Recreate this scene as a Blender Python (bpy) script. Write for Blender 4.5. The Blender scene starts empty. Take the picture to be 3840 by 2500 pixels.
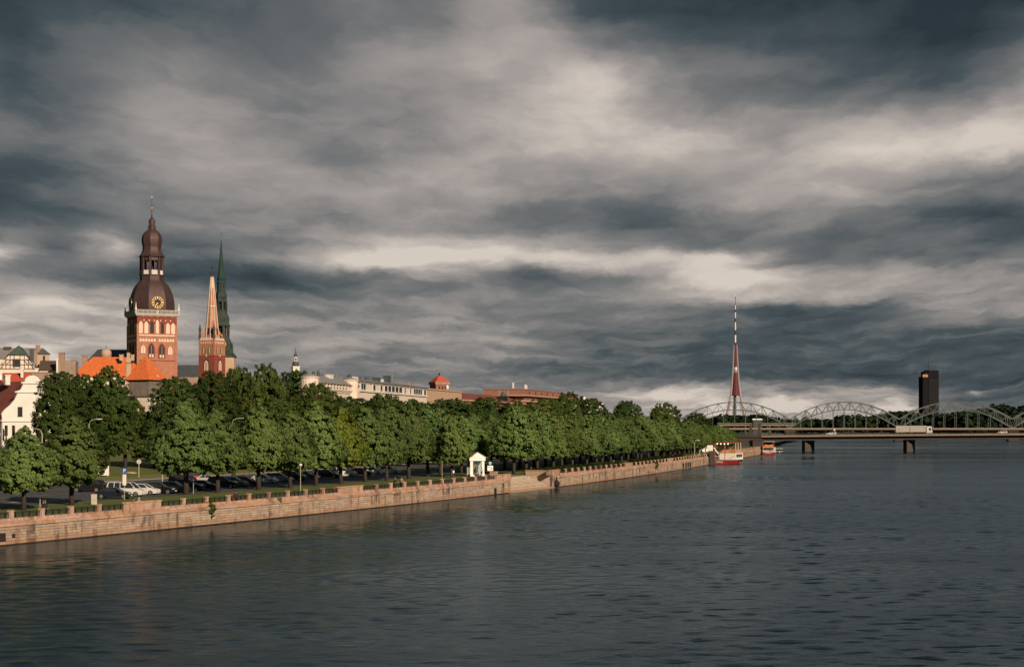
import bpy, math, random
import numpy as np
from mathutils import Vector, Matrix

# ------------------------------------------------------------------ scene, camera, sky, sun
sc = bpy.context.scene
COL = sc.collection
R = math.radians
F = 6200.0            # focal length in photograph pixels (3840 wide)
CAMZ = 11.5           # eye height above the river
HY = 1600.0           # horizon row in the photograph
GZ = 2.3              # quay level

cam = bpy.data.cameras.new('camera')
cam.sensor_width = 36.0
cam.lens = 36.0 * F / 3840.0
cam.shift_y = (HY - 1250.0) / 3840.0
cam.clip_start = 0.5
cam.clip_end = 30000.0
cam_o = bpy.data.objects.new('camera', cam)
cam_o.location = (0, 0, CAMZ)
cam_o.rotation_euler = (R(90), 0, 0)
COL.objects.link(cam_o)
sc.camera = cam_o

SUN_AZ = 31.0         # degrees to the right of straight behind the camera
SUN_EL = 22.0
sd = Vector((math.sin(R(SUN_AZ)) * math.cos(R(SUN_EL)), -math.cos(R(SUN_AZ)) * math.cos(R(SUN_EL)), math.sin(R(SUN_EL))))
sun = bpy.data.lights.new('sun', 'SUN')
sun.energy = 4.6
sun.angle = R(0.6)
sun.color = (1.0, 0.81, 0.61)
sun_o = bpy.data.objects.new('sun', sun)
sun_o.rotation_euler = (-sd).to_track_quat('-Z', 'Y').to_euler()
COL.objects.link(sun_o)

sc.view_settings.view_transform = 'Standard'
sc.view_settings.look = 'None'
sc.view_settings.exposure = 0.3
sc.view_settings.gamma = 1.0
sc.view_settings.use_curve_mapping = False
sc.cycles.use_denoising = True
sc.cycles.max_bounces = 5
sc.cycles.diffuse_bounces = 2
sc.cycles.glossy_bounces = 3
sc.cycles.transmission_bounces = 3
sc.cycles.transparent_max_bounces = 6
sc.cycles.sample_clamp_indirect = 4.0
sc.cycles.caustics_reflective = False
sc.cycles.caustics_refractive = False


class NT:
    """tiny helper to write node graphs"""
    def __init__(s, tree):
        s.t = tree; s.n = tree.nodes; s.l = tree.links
    def new(s, typ, **kw):
        nd = s.n.new(typ)
        for k, v in kw.items():
            setattr(nd, k, v)
        return nd
    def set(s, sock, v):
        if hasattr(v, 'is_linked') or isinstance(v, bpy.types.NodeSocket):
            s.l.new(v, sock)
        else:
            sock.default_value = v
    def math(s, op, a, b=0.0, c=0.0, clamp=False):
        nd = s.new('ShaderNodeMath', operation=op, use_clamp=clamp)
        s.set(nd.inputs[0], a); s.set(nd.inputs[1], b); s.set(nd.inputs[2], c)
        return nd.outputs[0]
    def vmath(s, op, a, b=(0, 0, 0)):
        nd = s.new('ShaderNodeVectorMath', operation=op)
        s.set(nd.inputs[0], a)
        if op == 'SCALE':
            s.set(nd.inputs['Scale'], b)
        else:
            s.set(nd.inputs[1], b)
        return nd.outputs['Value'] if op in ('LENGTH', 'DOT_PRODUCT') else nd.outputs[0]
    def noise(s, vec, scale, detail=4.0, rough=0.55, distort=0.0, color=False, lac=2.0):
        nd = s.new('ShaderNodeTexNoise')
        s.l.new(vec, nd.inputs['Vector'])
        nd.inputs['Scale'].default_value = scale
        nd.inputs['Detail'].default_value = detail
        nd.inputs['Roughness'].default_value = rough
        nd.inputs['Lacunarity'].default_value = lac
        nd.inputs['Distortion'].default_value = distort
        return nd.outputs['Color'] if color else nd.outputs['Fac']
    def mapping(s, vec, loc=(0, 0, 0), rot=(0, 0, 0), scale=(1, 1, 1), typ='POINT'):
        nd = s.new('ShaderNodeMapping', vector_type=typ)
        s.l.new(vec, nd.inputs['Vector'])
        nd.inputs['Location'].default_value = loc
        nd.inputs['Rotation'].default_value = rot
        nd.inputs['Scale'].default_value = scale
        return nd.outputs[0]
    def ramp(s, fac, stops, interp='LINEAR'):
        nd = s.new('ShaderNodeValToRGB')
        nd.color_ramp.interpolation = interp
        e = nd.color_ramp.elements
        while len(e) < len(stops):
            e.new(0.5)
        for i, (p, c) in enumerate(stops):
            e[i].position = p
            e[i].color = (c[0], c[1], c[2], 1) if hasattr(c, '__len__') else (c, c, c, 1)
        s.l.new(fac, nd.inputs[0])
        return nd.outputs[0]
    def mix(s, fac, a, b, blend='MIX'):
        nd = s.new('ShaderNodeMix', data_type='RGBA', blend_type=blend)
        s.set(nd.inputs[0], fac)
        s.set(nd.inputs[6], a if not (isinstance(a, tuple) and len(a) == 3) else (*a, 1))
        s.set(nd.inputs[7], b if not (isinstance(b, tuple) and len(b) == 3) else (*b, 1))
        return nd.outputs[2]
    def mapr(s, v, a, b, c, d, smooth=False):
        nd = s.new('ShaderNodeMapRange', interpolation_type='SMOOTHSTEP' if smooth else 'LINEAR')
        s.set(nd.inputs[0], v)
        for i, q in enumerate((a, b, c, d)):
            nd.inputs[i + 1].default_value = q
        return nd.outputs[0]


# ---- sky: physical sky behind a broken storm-cloud deck, laid out by direction
world = bpy.data.worlds.new('World')
sc.world = world
world.use_nodes = True
world.node_tree.nodes.clear()
w = NT(world.node_tree)
geo = w.new('ShaderNodeTexCoord').outputs['Generated']
sep = w.new('ShaderNodeSeparateXYZ'); w.l.new(geo, sep.inputs[0])
az = w.math('ARCTAN2', sep.outputs[0], sep.outputs[1])
el = w.math('ARCSINE', w.math('MAXIMUM', sep.outputs[2], -0.02))
comb = w.new('ShaderNodeCombineXYZ')
w.l.new(w.math('MULTIPLY', az, 6.2), comb.inputs[0])      # about one unit per 9 degrees
w.l.new(w.math('MULTIPLY', el, 6.2), comb.inputs[1])
A = comb.outputs[0]
# warp so that cloud edges are ragged
w1 = w.vmath('SUBTRACT', w.noise(w.mapping(A, scale=(1.6, 4.0, 1)), 1.0, 7, 0.62, color=True), (0.5, 0.5, 0.5))
w2 = w.vmath('SUBTRACT', w.noise(w.mapping(A, loc=(7, 3, 0), scale=(6, 13, 1)), 1.0, 7, 0.62, color=True), (0.5, 0.5, 0.5))
AW = w.vmath('ADD', A, w.vmath('MULTIPLY', w1, (0.30, 0.13, 0)))
AW = w.vmath('ADD', AW, w.vmath('MULTIPLY', w2, (0.10, 0.055, 0)))

# cloud deck: broad bands of light and dark, one profile round the horizon per height
# (height above the horizon, [(azimuth, tone)]) - azimuth in the units of A, tone 0..100
DECK = [
 (0.075, [(-1.9, 62), (-1.0, 56), (0.0, 50), (0.42, 64), (0.74, 70), (1.10, 66), (1.42, 62), (1.60, 42), (1.90, 26)]),
 (0.125, [(-1.9, 64), (-1.0, 54), (0.0, 48), (0.42, 62), (0.74, 66), (1.00, 52), (1.25, 64), (1.45, 52), (1.65, 32), (1.90, 24)]),
 (0.196, [(-1.9, 66), (-1.0, 52), (-0.3, 47), (0.18, 36), (0.50, 28), (0.85, 22), (1.20, 20), (1.90, 18)]),
 (0.309, [(-1.9, 70), (-1.2, 62), (-0.6, 54), (-0.2, 52), (0.05, 54), (0.35, 34), (0.66, 29), (0.98, 22), (1.30, 27), (1.90, 24)]),
 (0.438, [(-1.9, 76), (-1.55, 78), (-0.95, 56), (-0.6, 50), (-0.2, 53), (0.10, 50), (0.50, 39), (0.82, 33), (1.14, 26), (1.46, 40), (1.80, 58)]),
 (0.495, [(-1.9, 58), (-1.5, 52), (-1.1, 40), (-0.7, 34), (-0.3, 44), (0.0, 52), (0.3, 46), (0.62, 62), (0.95, 78), (1.3, 62), (1.9, 56)]),
 (0.551, [(-1.84, 46), (-1.44, 22), (-0.95, 16), (-0.63, 24), (-0.30, 66), (0.0, 40), (0.2, 34), (0.45, 42), (0.82, 92), (1.14, 76), (1.46, 60), (1.80, 44)]),
 (0.632, [(-1.88, 66), (-1.72, 40), (-1.50, 42), (-1.2, 32), (-0.80, 54), (-0.46, 96), (-0.14, 94), (0.18, 82), (0.50, 76), (0.82, 84), (1.06, 50), (1.5, 36), (1.90, 32)]),
 (0.690, [(-1.9, 34), (-1.6, 28), (-1.2, 36), (-0.80, 52), (-0.46, 78), (-0.14, 70), (0.18, 58), (0.50, 54), (0.82, 44), (1.14, 42), (1.9, 26)]),
 (0.761, [(-1.84, 18), (-1.60, 26), (-1.19, 48), (-0.79, 52), (-0.47, 57), (0.02, 44), (0.50, 38), (0.98, 46), (1.31, 34), (1.79, 22)]),
 (0.874, [(-1.84, 26), (-1.60, 36), (-1.27, 58), (-0.79, 64), (-0.31, 61), (0.02, 57), (0.34, 50), (0.82, 54), (1.14, 64), (1.47, 50), (1.87, 44)]),
 (1.035, [(-1.76, 44), (-1.27, 55), (-0.79, 50), (-0.31, 57), (0.02, 68), (0.34, 74), (0.66, 74), (0.98, 66), (1.31, 77), (1.63, 83), (1.87, 78)]),
 (1.277, [(-1.76, 28), (-1.27, 48), (-0.79, 44), (-0.31, 54), (0.02, 64), (0.34, 80), (0.58, 52), (0.98, 40), (1.31, 36), (1.63, 30), (1.87, 54)]),
 (1.42, [(-1.76, 24), (-1.27, 38), (-0.79, 44), (-0.31, 50), (0.02, 62), (0.26, 54), (0.5, 42), (0.66, 28), (0.98, 18), (1.47, 10), (1.7, 16), (1.87, 32)]),
 (1.519, [(-1.76, 18), (-1.27, 31), (-0.79, 43), (-0.31, 47), (0.02, 58), (0.26, 28), (0.66, 10), (0.98, 6), (1.47, 3), (1.79, 8)]),
]
sepw = w.new('ShaderNodeSeparateXYZ'); w.l.new(AW, sepw.inputs[0])
u01 = w.mapr(sepw.outputs[0], -1.92, 1.92, 0, 1)
val = None; prev = None
for (hgt, prof) in DECK:
    r_ = w.new('ShaderNodeValToRGB'); r_.color_ramp.interpolation = 'CARDINAL'; el_ = r_.color_ramp.elements
    while len(el_) < len(prof): el_.new(0.5)
    for i_, (x_, t_) in enumerate(prof):
        el_[i_].position = (x_ + 1.92) / 3.84; c_ = t_ / 100.0; el_[i_].color = (c_, c_, c_, 1)
    w.l.new(u01, r_.inputs[0])
    if val is None: val = r_.outputs[0]
    else: val = w.mix(w.mapr(sepw.outputs[1], prev, hgt, 0, 1, smooth=True), val, r_.outputs[0])
    prev = hgt
# beyond the reach of the profiles the deck carries on at its overhead tone
far_ = w.math('MAXIMUM', w.mapr(w.math('ABSOLUTE', sepw.outputs[0]), 2.2, 4.5, 0, 1, smooth=True), w.mapr(sepw.outputs[1], 1.60, 2.6, 0, 1, smooth=True))
val = w.mix(far_, val, (0.22, 0.22, 0.22))
bw_ = w.new('ShaderNodeRGBToBW'); w.l.new(val, bw_.inputs[0]); val = bw_.outputs[0]
# small puffs
for (x, y, rx, ry, slope, wt) in [(-1.83, 0.655, 0.15, 0.045, 12, 0.22), (-1.50, 0.69, 0.11, 0.05, 0, 0.24), (-1.42, 0.655, 0.07, 0.05, 0, 0.20),
        (0.97, 0.085, 0.06, 0.05, 0, 0.26), (1.05, 0.07, 0.09, 0.03, 0, 0.30), (1.43, 0.075, 0.05, 0.035, 0, 0.30), (1.36, 0.06, 0.04, 0.03, 0, 0.2), (0.78, 0.075, 0.07, 0.05, 0, 0.24),
        (-1.75, 0.23, 0.10, 0.06, 0, 0.34), (1.70, 0.14, 0.04, 0.014, 0, 0.3), (0.55, 0.13, 0.2, 0.03, -4, 0.18)]:
    m = w.mapping(AW, loc=(x, y, 0), rot=(0, 0, R(slope)), scale=(rx, ry, 1), typ='TEXTURE')
    val = w.math('ADD', val, w.mapr(w.vmath('LENGTH', m), 0.15, 1.5, wt, 0.0, smooth=True))
# free cloud texture on a flat deck overhead: it flattens and shrinks towards the horizon, all round the sky
inv = w.math('DIVIDE', 1.0, w.math('ADD', w.math('MAXIMUM', w.math('MULTIPLY', sepw.outputs[1], 0.1613), 0.0), 0.055))
cd = w.new('ShaderNodeCombineXYZ')
w.l.new(w.math('MULTIPLY', w.math('MULTIPLY', sepw.outputs[0], 0.1613), inv), cd.inputs[0]); w.l.new(inv, cd.inputs[1])
DK = cd.outputs[0]
lay1 = w.noise(w.mapping(DK, loc=(3.1, 8.2, 0), rot=(0, 0, R(14)), scale=(1.5, 0.85, 1)), 1.0, 8, 0.53, 0.15)
lay2 = w.noise(w.mapping(DK, loc=(9.4, 1.7, 3), rot=(0, 0, R(-8)), scale=(3.4, 1.9, 1)), 1.0, 8, 0.55, 0.2)
lay3 = w.noise(w.mapping(DK, loc=(1.3, 6.4, 5), rot=(0, 0, R(6)), scale=(7.0, 3.4, 1)), 1.0, 7, 0.55)
def sheet(n_, lo, hi, amp): return w.mapr(n_, lo, hi, -amp, amp, smooth=True)
tex = w.math('ADD', sheet(lay1, 0.34, 0.66, 0.085), w.math('ADD', sheet(lay2, 0.36, 0.64, 0.06), w.math('MULTIPLY', w.math('SUBTRACT', lay3, 0.5), 0.13)))
v = w.math('ADD', w.math('ADD', w.math('MULTIPLY', w.math('SUBTRACT', val, 0.47), 1.24), 0.515), tex)
def lin(*c): return tuple(((q / 255 + 0.055) / 1.055) ** 2.4 if q > 10 else q / 255 / 12.92 for q in c)
cloud = w.ramp(v, [(0.0, lin(40, 50, 57)), (0.25, lin(70, 80, 85)), (0.5, lin(115, 115, 115)), (0.75, lin(164, 155, 150)), (1.0, lin(212, 200, 188))])
sky = w.new('ShaderNodeTexSky', sky_type='NISHITA')
sky.sun_disc = False
sky.sun_elevation = R(SUN_EL)
sky.sun_rotation = math.atan2(sd.x, sd.y)
skyc = w.mix(1.0, sky.outputs[0], (0.075, 0.075, 0.075), 'MULTIPLY')
cover = w.mapr(v, 0.45, 0.95, 0.98, 0.93)
final = w.mix(cover, skyc, cloud)
bg = w.new('ShaderNodeBackground')
w.l.new(final, bg.inputs[0]); bg.inputs[1].default_value = 0.83
out = w.new('ShaderNodeOutputWorld'); w.l.new(bg.outputs[0], out.inputs[0])
world.cycles.sampling_method = 'MANUAL'
world.cycles.sample_map_resolution = 512

# ------------------------------------------------------------------ materials
MATS = {}
def mat(name, color, rough=0.8, var=0.25, scale=1.5, metal=0.0, bump=0.0, bscale=None, spec=0.3, objvar=0.0, color2=None, emit=None, coat=0.0):
    """procedural principled material: colour broken up by two noises, optional bump and per-object tint"""
    if name in MATS:
        return MATS[name]
    m = bpy.data.materials.new(name); m.use_nodes = True
    t = NT(m.node_tree); t.n.clear()
    o = t.new('ShaderNodeOutputMaterial'); p = t.new('ShaderNodeBsdfPrincipled')
    t.l.new(p.outputs[0], o.inputs[0])
    co = t.new('ShaderNodeTexCoord').outputs['Object']
    c = color
    if var > 0 or color2:
        n1 = t.noise(co, scale, 6, 0.65)
        n2 = t.noise(co, scale * 7.3, 3, 0.6)
        fac = t.math('ADD', t.math('MULTIPLY', n1, 0.7), t.math('MULTIPLY', n2, 0.3))
        fac = t.mapr(fac, 0.3, 0.7, 0, 1)
        lo = tuple(x * (1 - var) for x in color); hi = color2 or tuple(min(1, x * (1 + var)) for x in color)
        c = t.mix(fac, lo, hi)
    if objvar > 0:
        oi = t.new('ShaderNodeObjectInfo')
        f2 = t.mapr(oi.outputs['Random'], 0, 1, 1 - objvar, 1 + objvar)
        hs = t.new('ShaderNodeHueSaturation')
        t.l.new(f2, hs.inputs['Value'])
        t.set(hs.inputs['Color'], c if not isinstance(c, tuple) else (*c, 1))
        r2 = t.math('FRACT', t.math('MULTIPLY', oi.outputs['Random'], 7.31))
        t.l.new(t.mapr(r2, 0, 1, 0.492, 0.508), hs.inputs['Hue'])
        c = hs.outputs[0]
    t.set(p.inputs['Base Color'], c if not isinstance(c, tuple) else (*c, 1))
    p.inputs['Roughness'].default_value = rough
    p.inputs['Metallic'].default_value = metal
    p.inputs['Specular IOR Level'].default_value = spec
    if coat:
        p.inputs['Coat Weight'].default_value = coat
        p.inputs['Coat Roughness'].default_value = 0.08
    if bump > 0:
        b = t.new('ShaderNodeBump'); b.inputs['Strength'].default_value = 1.0; b.inputs['Distance'].default_value = bump
        t.l.new(t.noise(co, bscale or scale * 4, 5, 0.6), b.inputs['Height'])
        t.l.new(b.outputs[0], p.inputs['Normal'])
    if emit:
        p.inputs['Emission Color'].default_value = (*emit[:3], 1); p.inputs['Emission Strength'].default_value = emit[3]
    MATS[name] = m
    return m

# ------------------------------------------------------------------ object helpers
def tag(o, label=None, cat=None, group=None, kind=None):
    if label: o['label'] = label
    if cat: o['category'] = cat
    if group: o['group'] = group
    if kind: o['kind'] = kind
    return o

def thing(name, label, cat, loc=(0, 0, 0), rz=0.0, group=None):
    o = bpy.data.objects.new(name, None)
    o.empty_display_size = 0.5
    o.location = loc; o.rotation_euler = (0, 0, rz)
    COL.objects.link(o)
    return tag(o, label, cat, group)

def link(name, me, parent=None, loc=(0, 0, 0), rz=0.0, scale=(1, 1, 1)):
    o = bpy.data.objects.new(name, me)
    o.location = loc; o.rotation_euler = (0, 0, rz); o.scale = scale
    if parent is not None: o.parent = parent
    COL.objects.link(o)
    return o

def copy_tree(o, parent=None, loc=None, rz=None):
    c = o.copy(); COL.objects.link(c)
    if parent is not None: c.parent = parent
    if loc is not None: c.location = loc
    if rz is not None: c.rotation_euler = (0, 0, rz)
    for ch in list(o.children):
        copy_tree(ch, c)
    return c

class MB:
    """collects shapes and becomes ONE mesh object"""
    def __init__(s):
        s.v = []; s.f = []; s.mi = []; s.cur = 0
    def add(s, vs, fs):
        b = len(s.v); s.v.extend([tuple(p) for p in vs])
        for f in fs:
            s.f.append(tuple(b + i for i in f)); s.mi.append(s.cur)
        return s
    def box(s, c, size, rz=0.0, taper=1.0):
        x, y, z = (q / 2 for q in size); ca, sa = math.cos(rz), math.sin(rz)
        vs = []
        for dz, k in ((-z, 1.0), (z, taper)):
            for dx, dy in ((-x, -y), (x, -y), (x, y), (-x, y)):
                dx *= k; dy *= k
                vs.append((c[0] + dx * ca - dy * sa, c[1] + dx * sa + dy * ca, c[2] + dz))
        return s.add(vs, [(3, 2, 1, 0), (4, 5, 6, 7), (0, 1, 5, 4), (1, 2, 6, 5), (2, 3, 7, 6), (3, 0, 4, 7)])
    def bx(s, x0, x1, y0, y1, z0, z1):
        return s.box(((x0 + x1) / 2, (y0 + y1) / 2, (z0 + z1) / 2), (abs(x1 - x0), abs(y1 - y0), abs(z1 - z0)))
    def ext(s, poly, fr, d0, d1):
        """extrude a 2-D outline (a, c) along the normal of frame (origin, u) from d0 to d1; outline anticlockwise seen from the front"""
        o, u, n = fr
        a = len(poly); vs = []
        for d in (d0, d1):
            for (p, q) in poly:
                vs.append((o[0] + u[0] * p + n[0] * d, o[1] + u[1] * p + n[1] * d, o[2] + q))
        fs = [tuple(range(a - 1, -1, -1)), tuple(range(a, 2 * a))]
        for i in range(a):
            j = (i + 1) % a
            fs.append((i, j, a + j, a + i))
        return s.add(vs, fs)
    def lathe(s, prof, n=16, c=(0, 0, 0), rot=0.0, caps=True):
        vs = []; fs = []
        for (r, z) in prof:
            for i in range(n):
                a = rot + 2 * math.pi * i / n
                vs.append((c[0] + r * math.cos(a), c[1] + r * math.sin(a), c[2] + z))
        for k in range(len(prof) - 1):
            for i in range(n):
                j = (i + 1) % n
                fs.append((k * n + i, k * n + j, (k + 1) * n + j, (k + 1) * n + i))
        if caps:
            fs.append(tuple(range(n - 1, -1, -1)))
            fs.append(tuple((len(prof) - 1) * n + i for i in range(n)))
        return s.add(vs, fs)
    def tube(s, path, r, n=6, r1=None):
        path = [Vector(p) for p in path]; k = len(path); vs = []; fs = []
        up = Vector((0, 0, 1))
        for i, p in enumerate(path):
            t = (path[min(i + 1, k - 1)] - path[max(i - 1, 0)]).normalized()
            a = t.cross(up if abs(t.z) < 0.95 else Vector((1, 0, 0))).normalized(); b = a.cross(t).normalized()
            rr = r if r1 is None else r + (r1 - r) * i / (k - 1)
            if isinstance(r, (list, tuple)): rr = r[i]
            for j in range(n):
                q = 2 * math.pi * j / n
                vs.append(tuple(p + a * (rr * math.cos(q)) + b * (rr * math.sin(q))))
        for i in range(k - 1):
            for j in range(n):
                l = (j + 1) % n
                fs.append((i * n + j, i * n + l, (i + 1) * n + l, (i + 1) * n + j))
        fs.append(tuple(range(n - 1, -1, -1))); fs.append(tuple((k - 1) * n + j for j in range(n)))
        return s.add(vs, fs)
    def beam(s, p, q, wdt, hgt=None):
        """rectangular bar between two points"""
        p = Vector(p); q = Vector(q); t = (q - p).normalized(); hgt = hgt or wdt
        a = t.cross(Vector((0, 0, 1)) if abs(t.z) < 0.95 else Vector((1, 0, 0))).normalized(); b = a.cross(t).normalized()
        vs = []
        for c in (p, q):
            for (i, j) in ((-1, -1), (1, -1), (1, 1), (-1, 1)):
                vs.append(tuple(c + a * (i * wdt / 2) + b * (j * hgt / 2)))
        return s.add(vs, [(3, 2, 1, 0), (4, 5, 6, 7), (0, 1, 5, 4), (1, 2, 6, 5), (2, 3, 7, 6), (3, 0, 4, 7)])
    def sphere(s, c, r, n=10, m=6, sz=1.0):
        prof = [(max(1e-3, r * math.sin(math.pi * i / m)), -r * sz * math.cos(math.pi * i / m)) for i in range(m + 1)]
        return s.lathe(prof, n, c)
    def mesh(s, name, mats, smooth=False):
        me = bpy.data.meshes.new(name)
        me.from_pydata(s.v, [], s.f)
        for m in (mats if isinstance(mats, (list, tuple)) else [mats]):
            me.materials.append(m)
        if any(s.mi): me.polygons.foreach_set('material_index', s.mi)
        if smooth: me.polygons.foreach_set('use_smooth', [True] * len(s.f))
        me.update()
        import bmesh as _b
        bm = _b.new(); bm.from_mesh(me); _b.ops.recalc_face_normals(bm, faces=bm.faces); bm.to_mesh(me); bm.free()
        return me
    def build(s, name, mats, parent=None, smooth=False, loc=(0, 0, 0), rz=0.0):
        return link(name, s.mesh(name, mats, smooth), parent, loc, rz)

def frame(o, ang):
    """wall frame: u runs to the right along the wall seen from outside, n points outward; ang 0 = faces -y"""
    return (o, (math.cos(ang), math.sin(ang)), (math.sin(ang), -math.cos(ang)))

def arch_pts(cx, z0, wd, h, pointed=True, n=6):
    """outline of an arched opening, anticlockwise"""
    r = wd / 2; pts = [(cx - r, z0), (cx + r, z0)]
    if pointed:
        hs = h - wd * 0.9
        for i in range(n + 1):
            a = i / n * math.acos(0.5 / 1.0) * 1.0
            # arc of radius wd centred on the opposite springing
            x = cx - r + wd * math.cos(a); z = z0 + hs + wd * math.sin(a) * (0.9 / 0.866)
            pts.append((x, z))
        for i in range(n - 1, -1, -1):
            a = i / n * math.acos(0.5 / 1.0)
            x = cx + r - wd * math.cos(a); z = z0 + hs + wd * math.sin(a) * (0.9 / 0.866)
            pts.append((x, z))
    else:
        hs = h - r
        for i in range(n * 2 + 1):
            a = math.pi * i / (n * 2)
            pts.append((cx + r * math.cos(a), z0 + hs + r * math.sin(a)))
    return pts

def at(px, py, D):
    return Vector(((px - 1920) / F * D, D, CAMZ + (HY - py) / F * D))
def gp(px, py, z=GZ):
    D = (CAMZ - z) * F / (py - HY)
    return Vector(((px - 1920) / F * D, D, z))

# quay line: X of the river wall as a function of distance
_wd = np.array([60, 110, 150, 159, 184, 208, 240, 285, 329, 392, 470, 511, 610, 654, 680, 800.])
_wx = np.array([-92, -70.5, -53.4, -49.5, -39.6, -30.2, -18.0, -1.5, 13.0, 31.0, 51.4, 61.8, 84.9, 95.6, 101.5, 127.])
_wp = np.polyfit(_wd, _wx, 5)
def wall_x(D): return float(np.polyval(_wp, D))
def wall_t(D):
    k = float(np.polyval(np.polyder(_wp), D)); l = math.hypot(1, k)
    return Vector((k / l, 1 / l))
# arc-length table
_ds = np.arange(60, 860, 0.5)
_xs = np.polyval(_wp, _ds)
_arc = np.concatenate([[0], np.cumsum(np.hypot(np.diff(_ds), np.diff(_xs)))])
def s_of(D): return float(np.interp(D, _ds, _arc))
def d_of(s): return float(np.interp(s, _arc, _ds))
def wpt(s, off=0.0, z=0.0):
    """point on the quay line at arc length s, off metres inland"""
    D = d_of(s); t = wall_t(D)
    return Vector((wall_x(D) - t.y * off, D + t.x * off, z))
def wrot(s):
    """rotation whose local x runs along the quay (away from camera) and local y points inland"""
    t = wall_t(d_of(s)); return math.atan2(t.y, t.x)
ORD = ['first', 'second', 'third', 'fourth', 'fifth', 'sixth', 'seventh', 'eighth', 'ninth', 'tenth', 'eleventh', 'twelfth', 'thirteenth', 'fourteenth', 'fifteenth', 'sixteenth', 'seventeenth', 'eighteenth', 'nineteenth', 'twentieth']
ORD += ['twenty-' + o for o in ORD[:9]] + ['thirtieth'] + ['thirty-' + o for o in ORD[:9]] + ['fortieth'] + ['forty-' + o for o in ORD[:9]]
# ------------------------------------------------------------------ large structure: water, ground, roads
S_ST0, S_ST1 = s_of(288.5), s_of(313.0)      # the landing stairs break the wall here
def recess(s, a):
    return 6.0 if S_ST0 <= s <= S_ST1 else a
def strip(name, m, o0, o1, D0, D1, z, step=6.0, kind='structure', label=None):
    """sheet that follows the quay between two inland offsets"""
    mb = MB(); s0, s1 = s_of(D0), s_of(D1); sl = sorted(set(list(np.arange(s0, s1, step)) + [s1] + [q for q in (S_ST0 - .02, S_ST0 + .02, S_ST1 - .02, S_ST1 + .02) if s0 < q < s1])); n = len(sl) - 1
    for s in sl:
        a0 = o0(s) if callable(o0) else o0; a1 = o1(s) if callable(o1) else o1
        mb.v += [tuple(wpt(s, a0, z)), tuple(wpt(s, a1, z))]
    for i in range(n):
        mb.f.append((2 * i, 2 * i + 2, 2 * i + 3, 2 * i + 1)); mb.mi.append(0)
    o = mb.build(name, m); tag(o, label, None, None, kind)
    return o

def water_mat():
    m = bpy.data.materials.new('river_water'); m.use_nodes = True
    t = NT(m.node_tree); t.n.clear()
    # murky blue-grey body under a Fresnel surface
    o = t.new('ShaderNodeOutputMaterial'); p = t.new('ShaderNodeBsdfGlossy'); mu = t.new('ShaderNodeBsdfDiffuse'); fz = t.new('ShaderNodeFresnel'); mxs = t.new('ShaderNodeMixShader')
    p.inputs['Color'].default_value = (0.80, 0.92, 0.98, 1); mu.inputs[0].default_value = (0.007, 0.016, 0.023, 1); fz.inputs['IOR'].default_value = 1.333
    t.l.new(t.math('MULTIPLY', fz.outputs[0], 0.60), mxs.inputs[0]); t.l.new(mu.outputs[0], mxs.inputs[1]); t.l.new(p.outputs[0], mxs.inputs[2]); t.l.new(mxs.outputs[0], o.inputs[0])
    pos = t.new('ShaderNodeNewGeometry').outputs['Position']
    # small wind ripples on top of the modelled waves; calmer and rougher patches
    n1 = t.noise(t.mapping(pos, rot=(0, 0, R(12)), scale=(0.6, 1.0, 1)), 2.6, 3, 0.6)
    n2 = t.noise(t.mapping(pos, rot=(0, 0, R(-20)), scale=(0.5, 1.0, 1)), 0.7, 3, 0.55)
    patch = t.noise(t.mapping(pos, rot=(0, 0, R(-14)), scale=(0.006, 0.017, 1)), 1.0, 4, 0.6, 0.6)
    pk = t.mapr(patch, 0.38, 0.60, 0.35, 1.6, True)
    t.l.new(t.mapr(patch, 0.38, 0.60, 0.06, 0.20, True), p.inputs['Roughness'])
    h = t.math('ADD', t.math('MULTIPLY', n1, 0.16), t.math('MULTIPLY', n2, 0.36))
    sy = t.new('ShaderNodeSeparateXYZ'); t.l.new(pos, sy.inputs[0])
    h = t.math('MULTIPLY', t.math('MULTIPLY', h, pk), t.mapr(sy.outputs[1], 330, 560, 1.0, 2.2, True))
    dq = t.math('SUBTRACT', sy.outputs[0], t.math('MULTIPLY_ADD', sy.outputs[1], 0.36, -106.2))      # metres out from the quay
    h = t.math('MULTIPLY', h, t.mapr(dq, 2, 26, 0.40, 1.0, True))
    b = t.new('ShaderNodeBump'); b.inputs['Distance'].default_value = 0.19; b.inputs['Strength'].default_value = 1.0
    t.l.new(h, b.inputs['Height']); t.l.new(b.outputs[0], p.inputs['Normal']); t.l.new(b.outputs[0], fz.inputs['Normal'])
    return m

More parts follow.
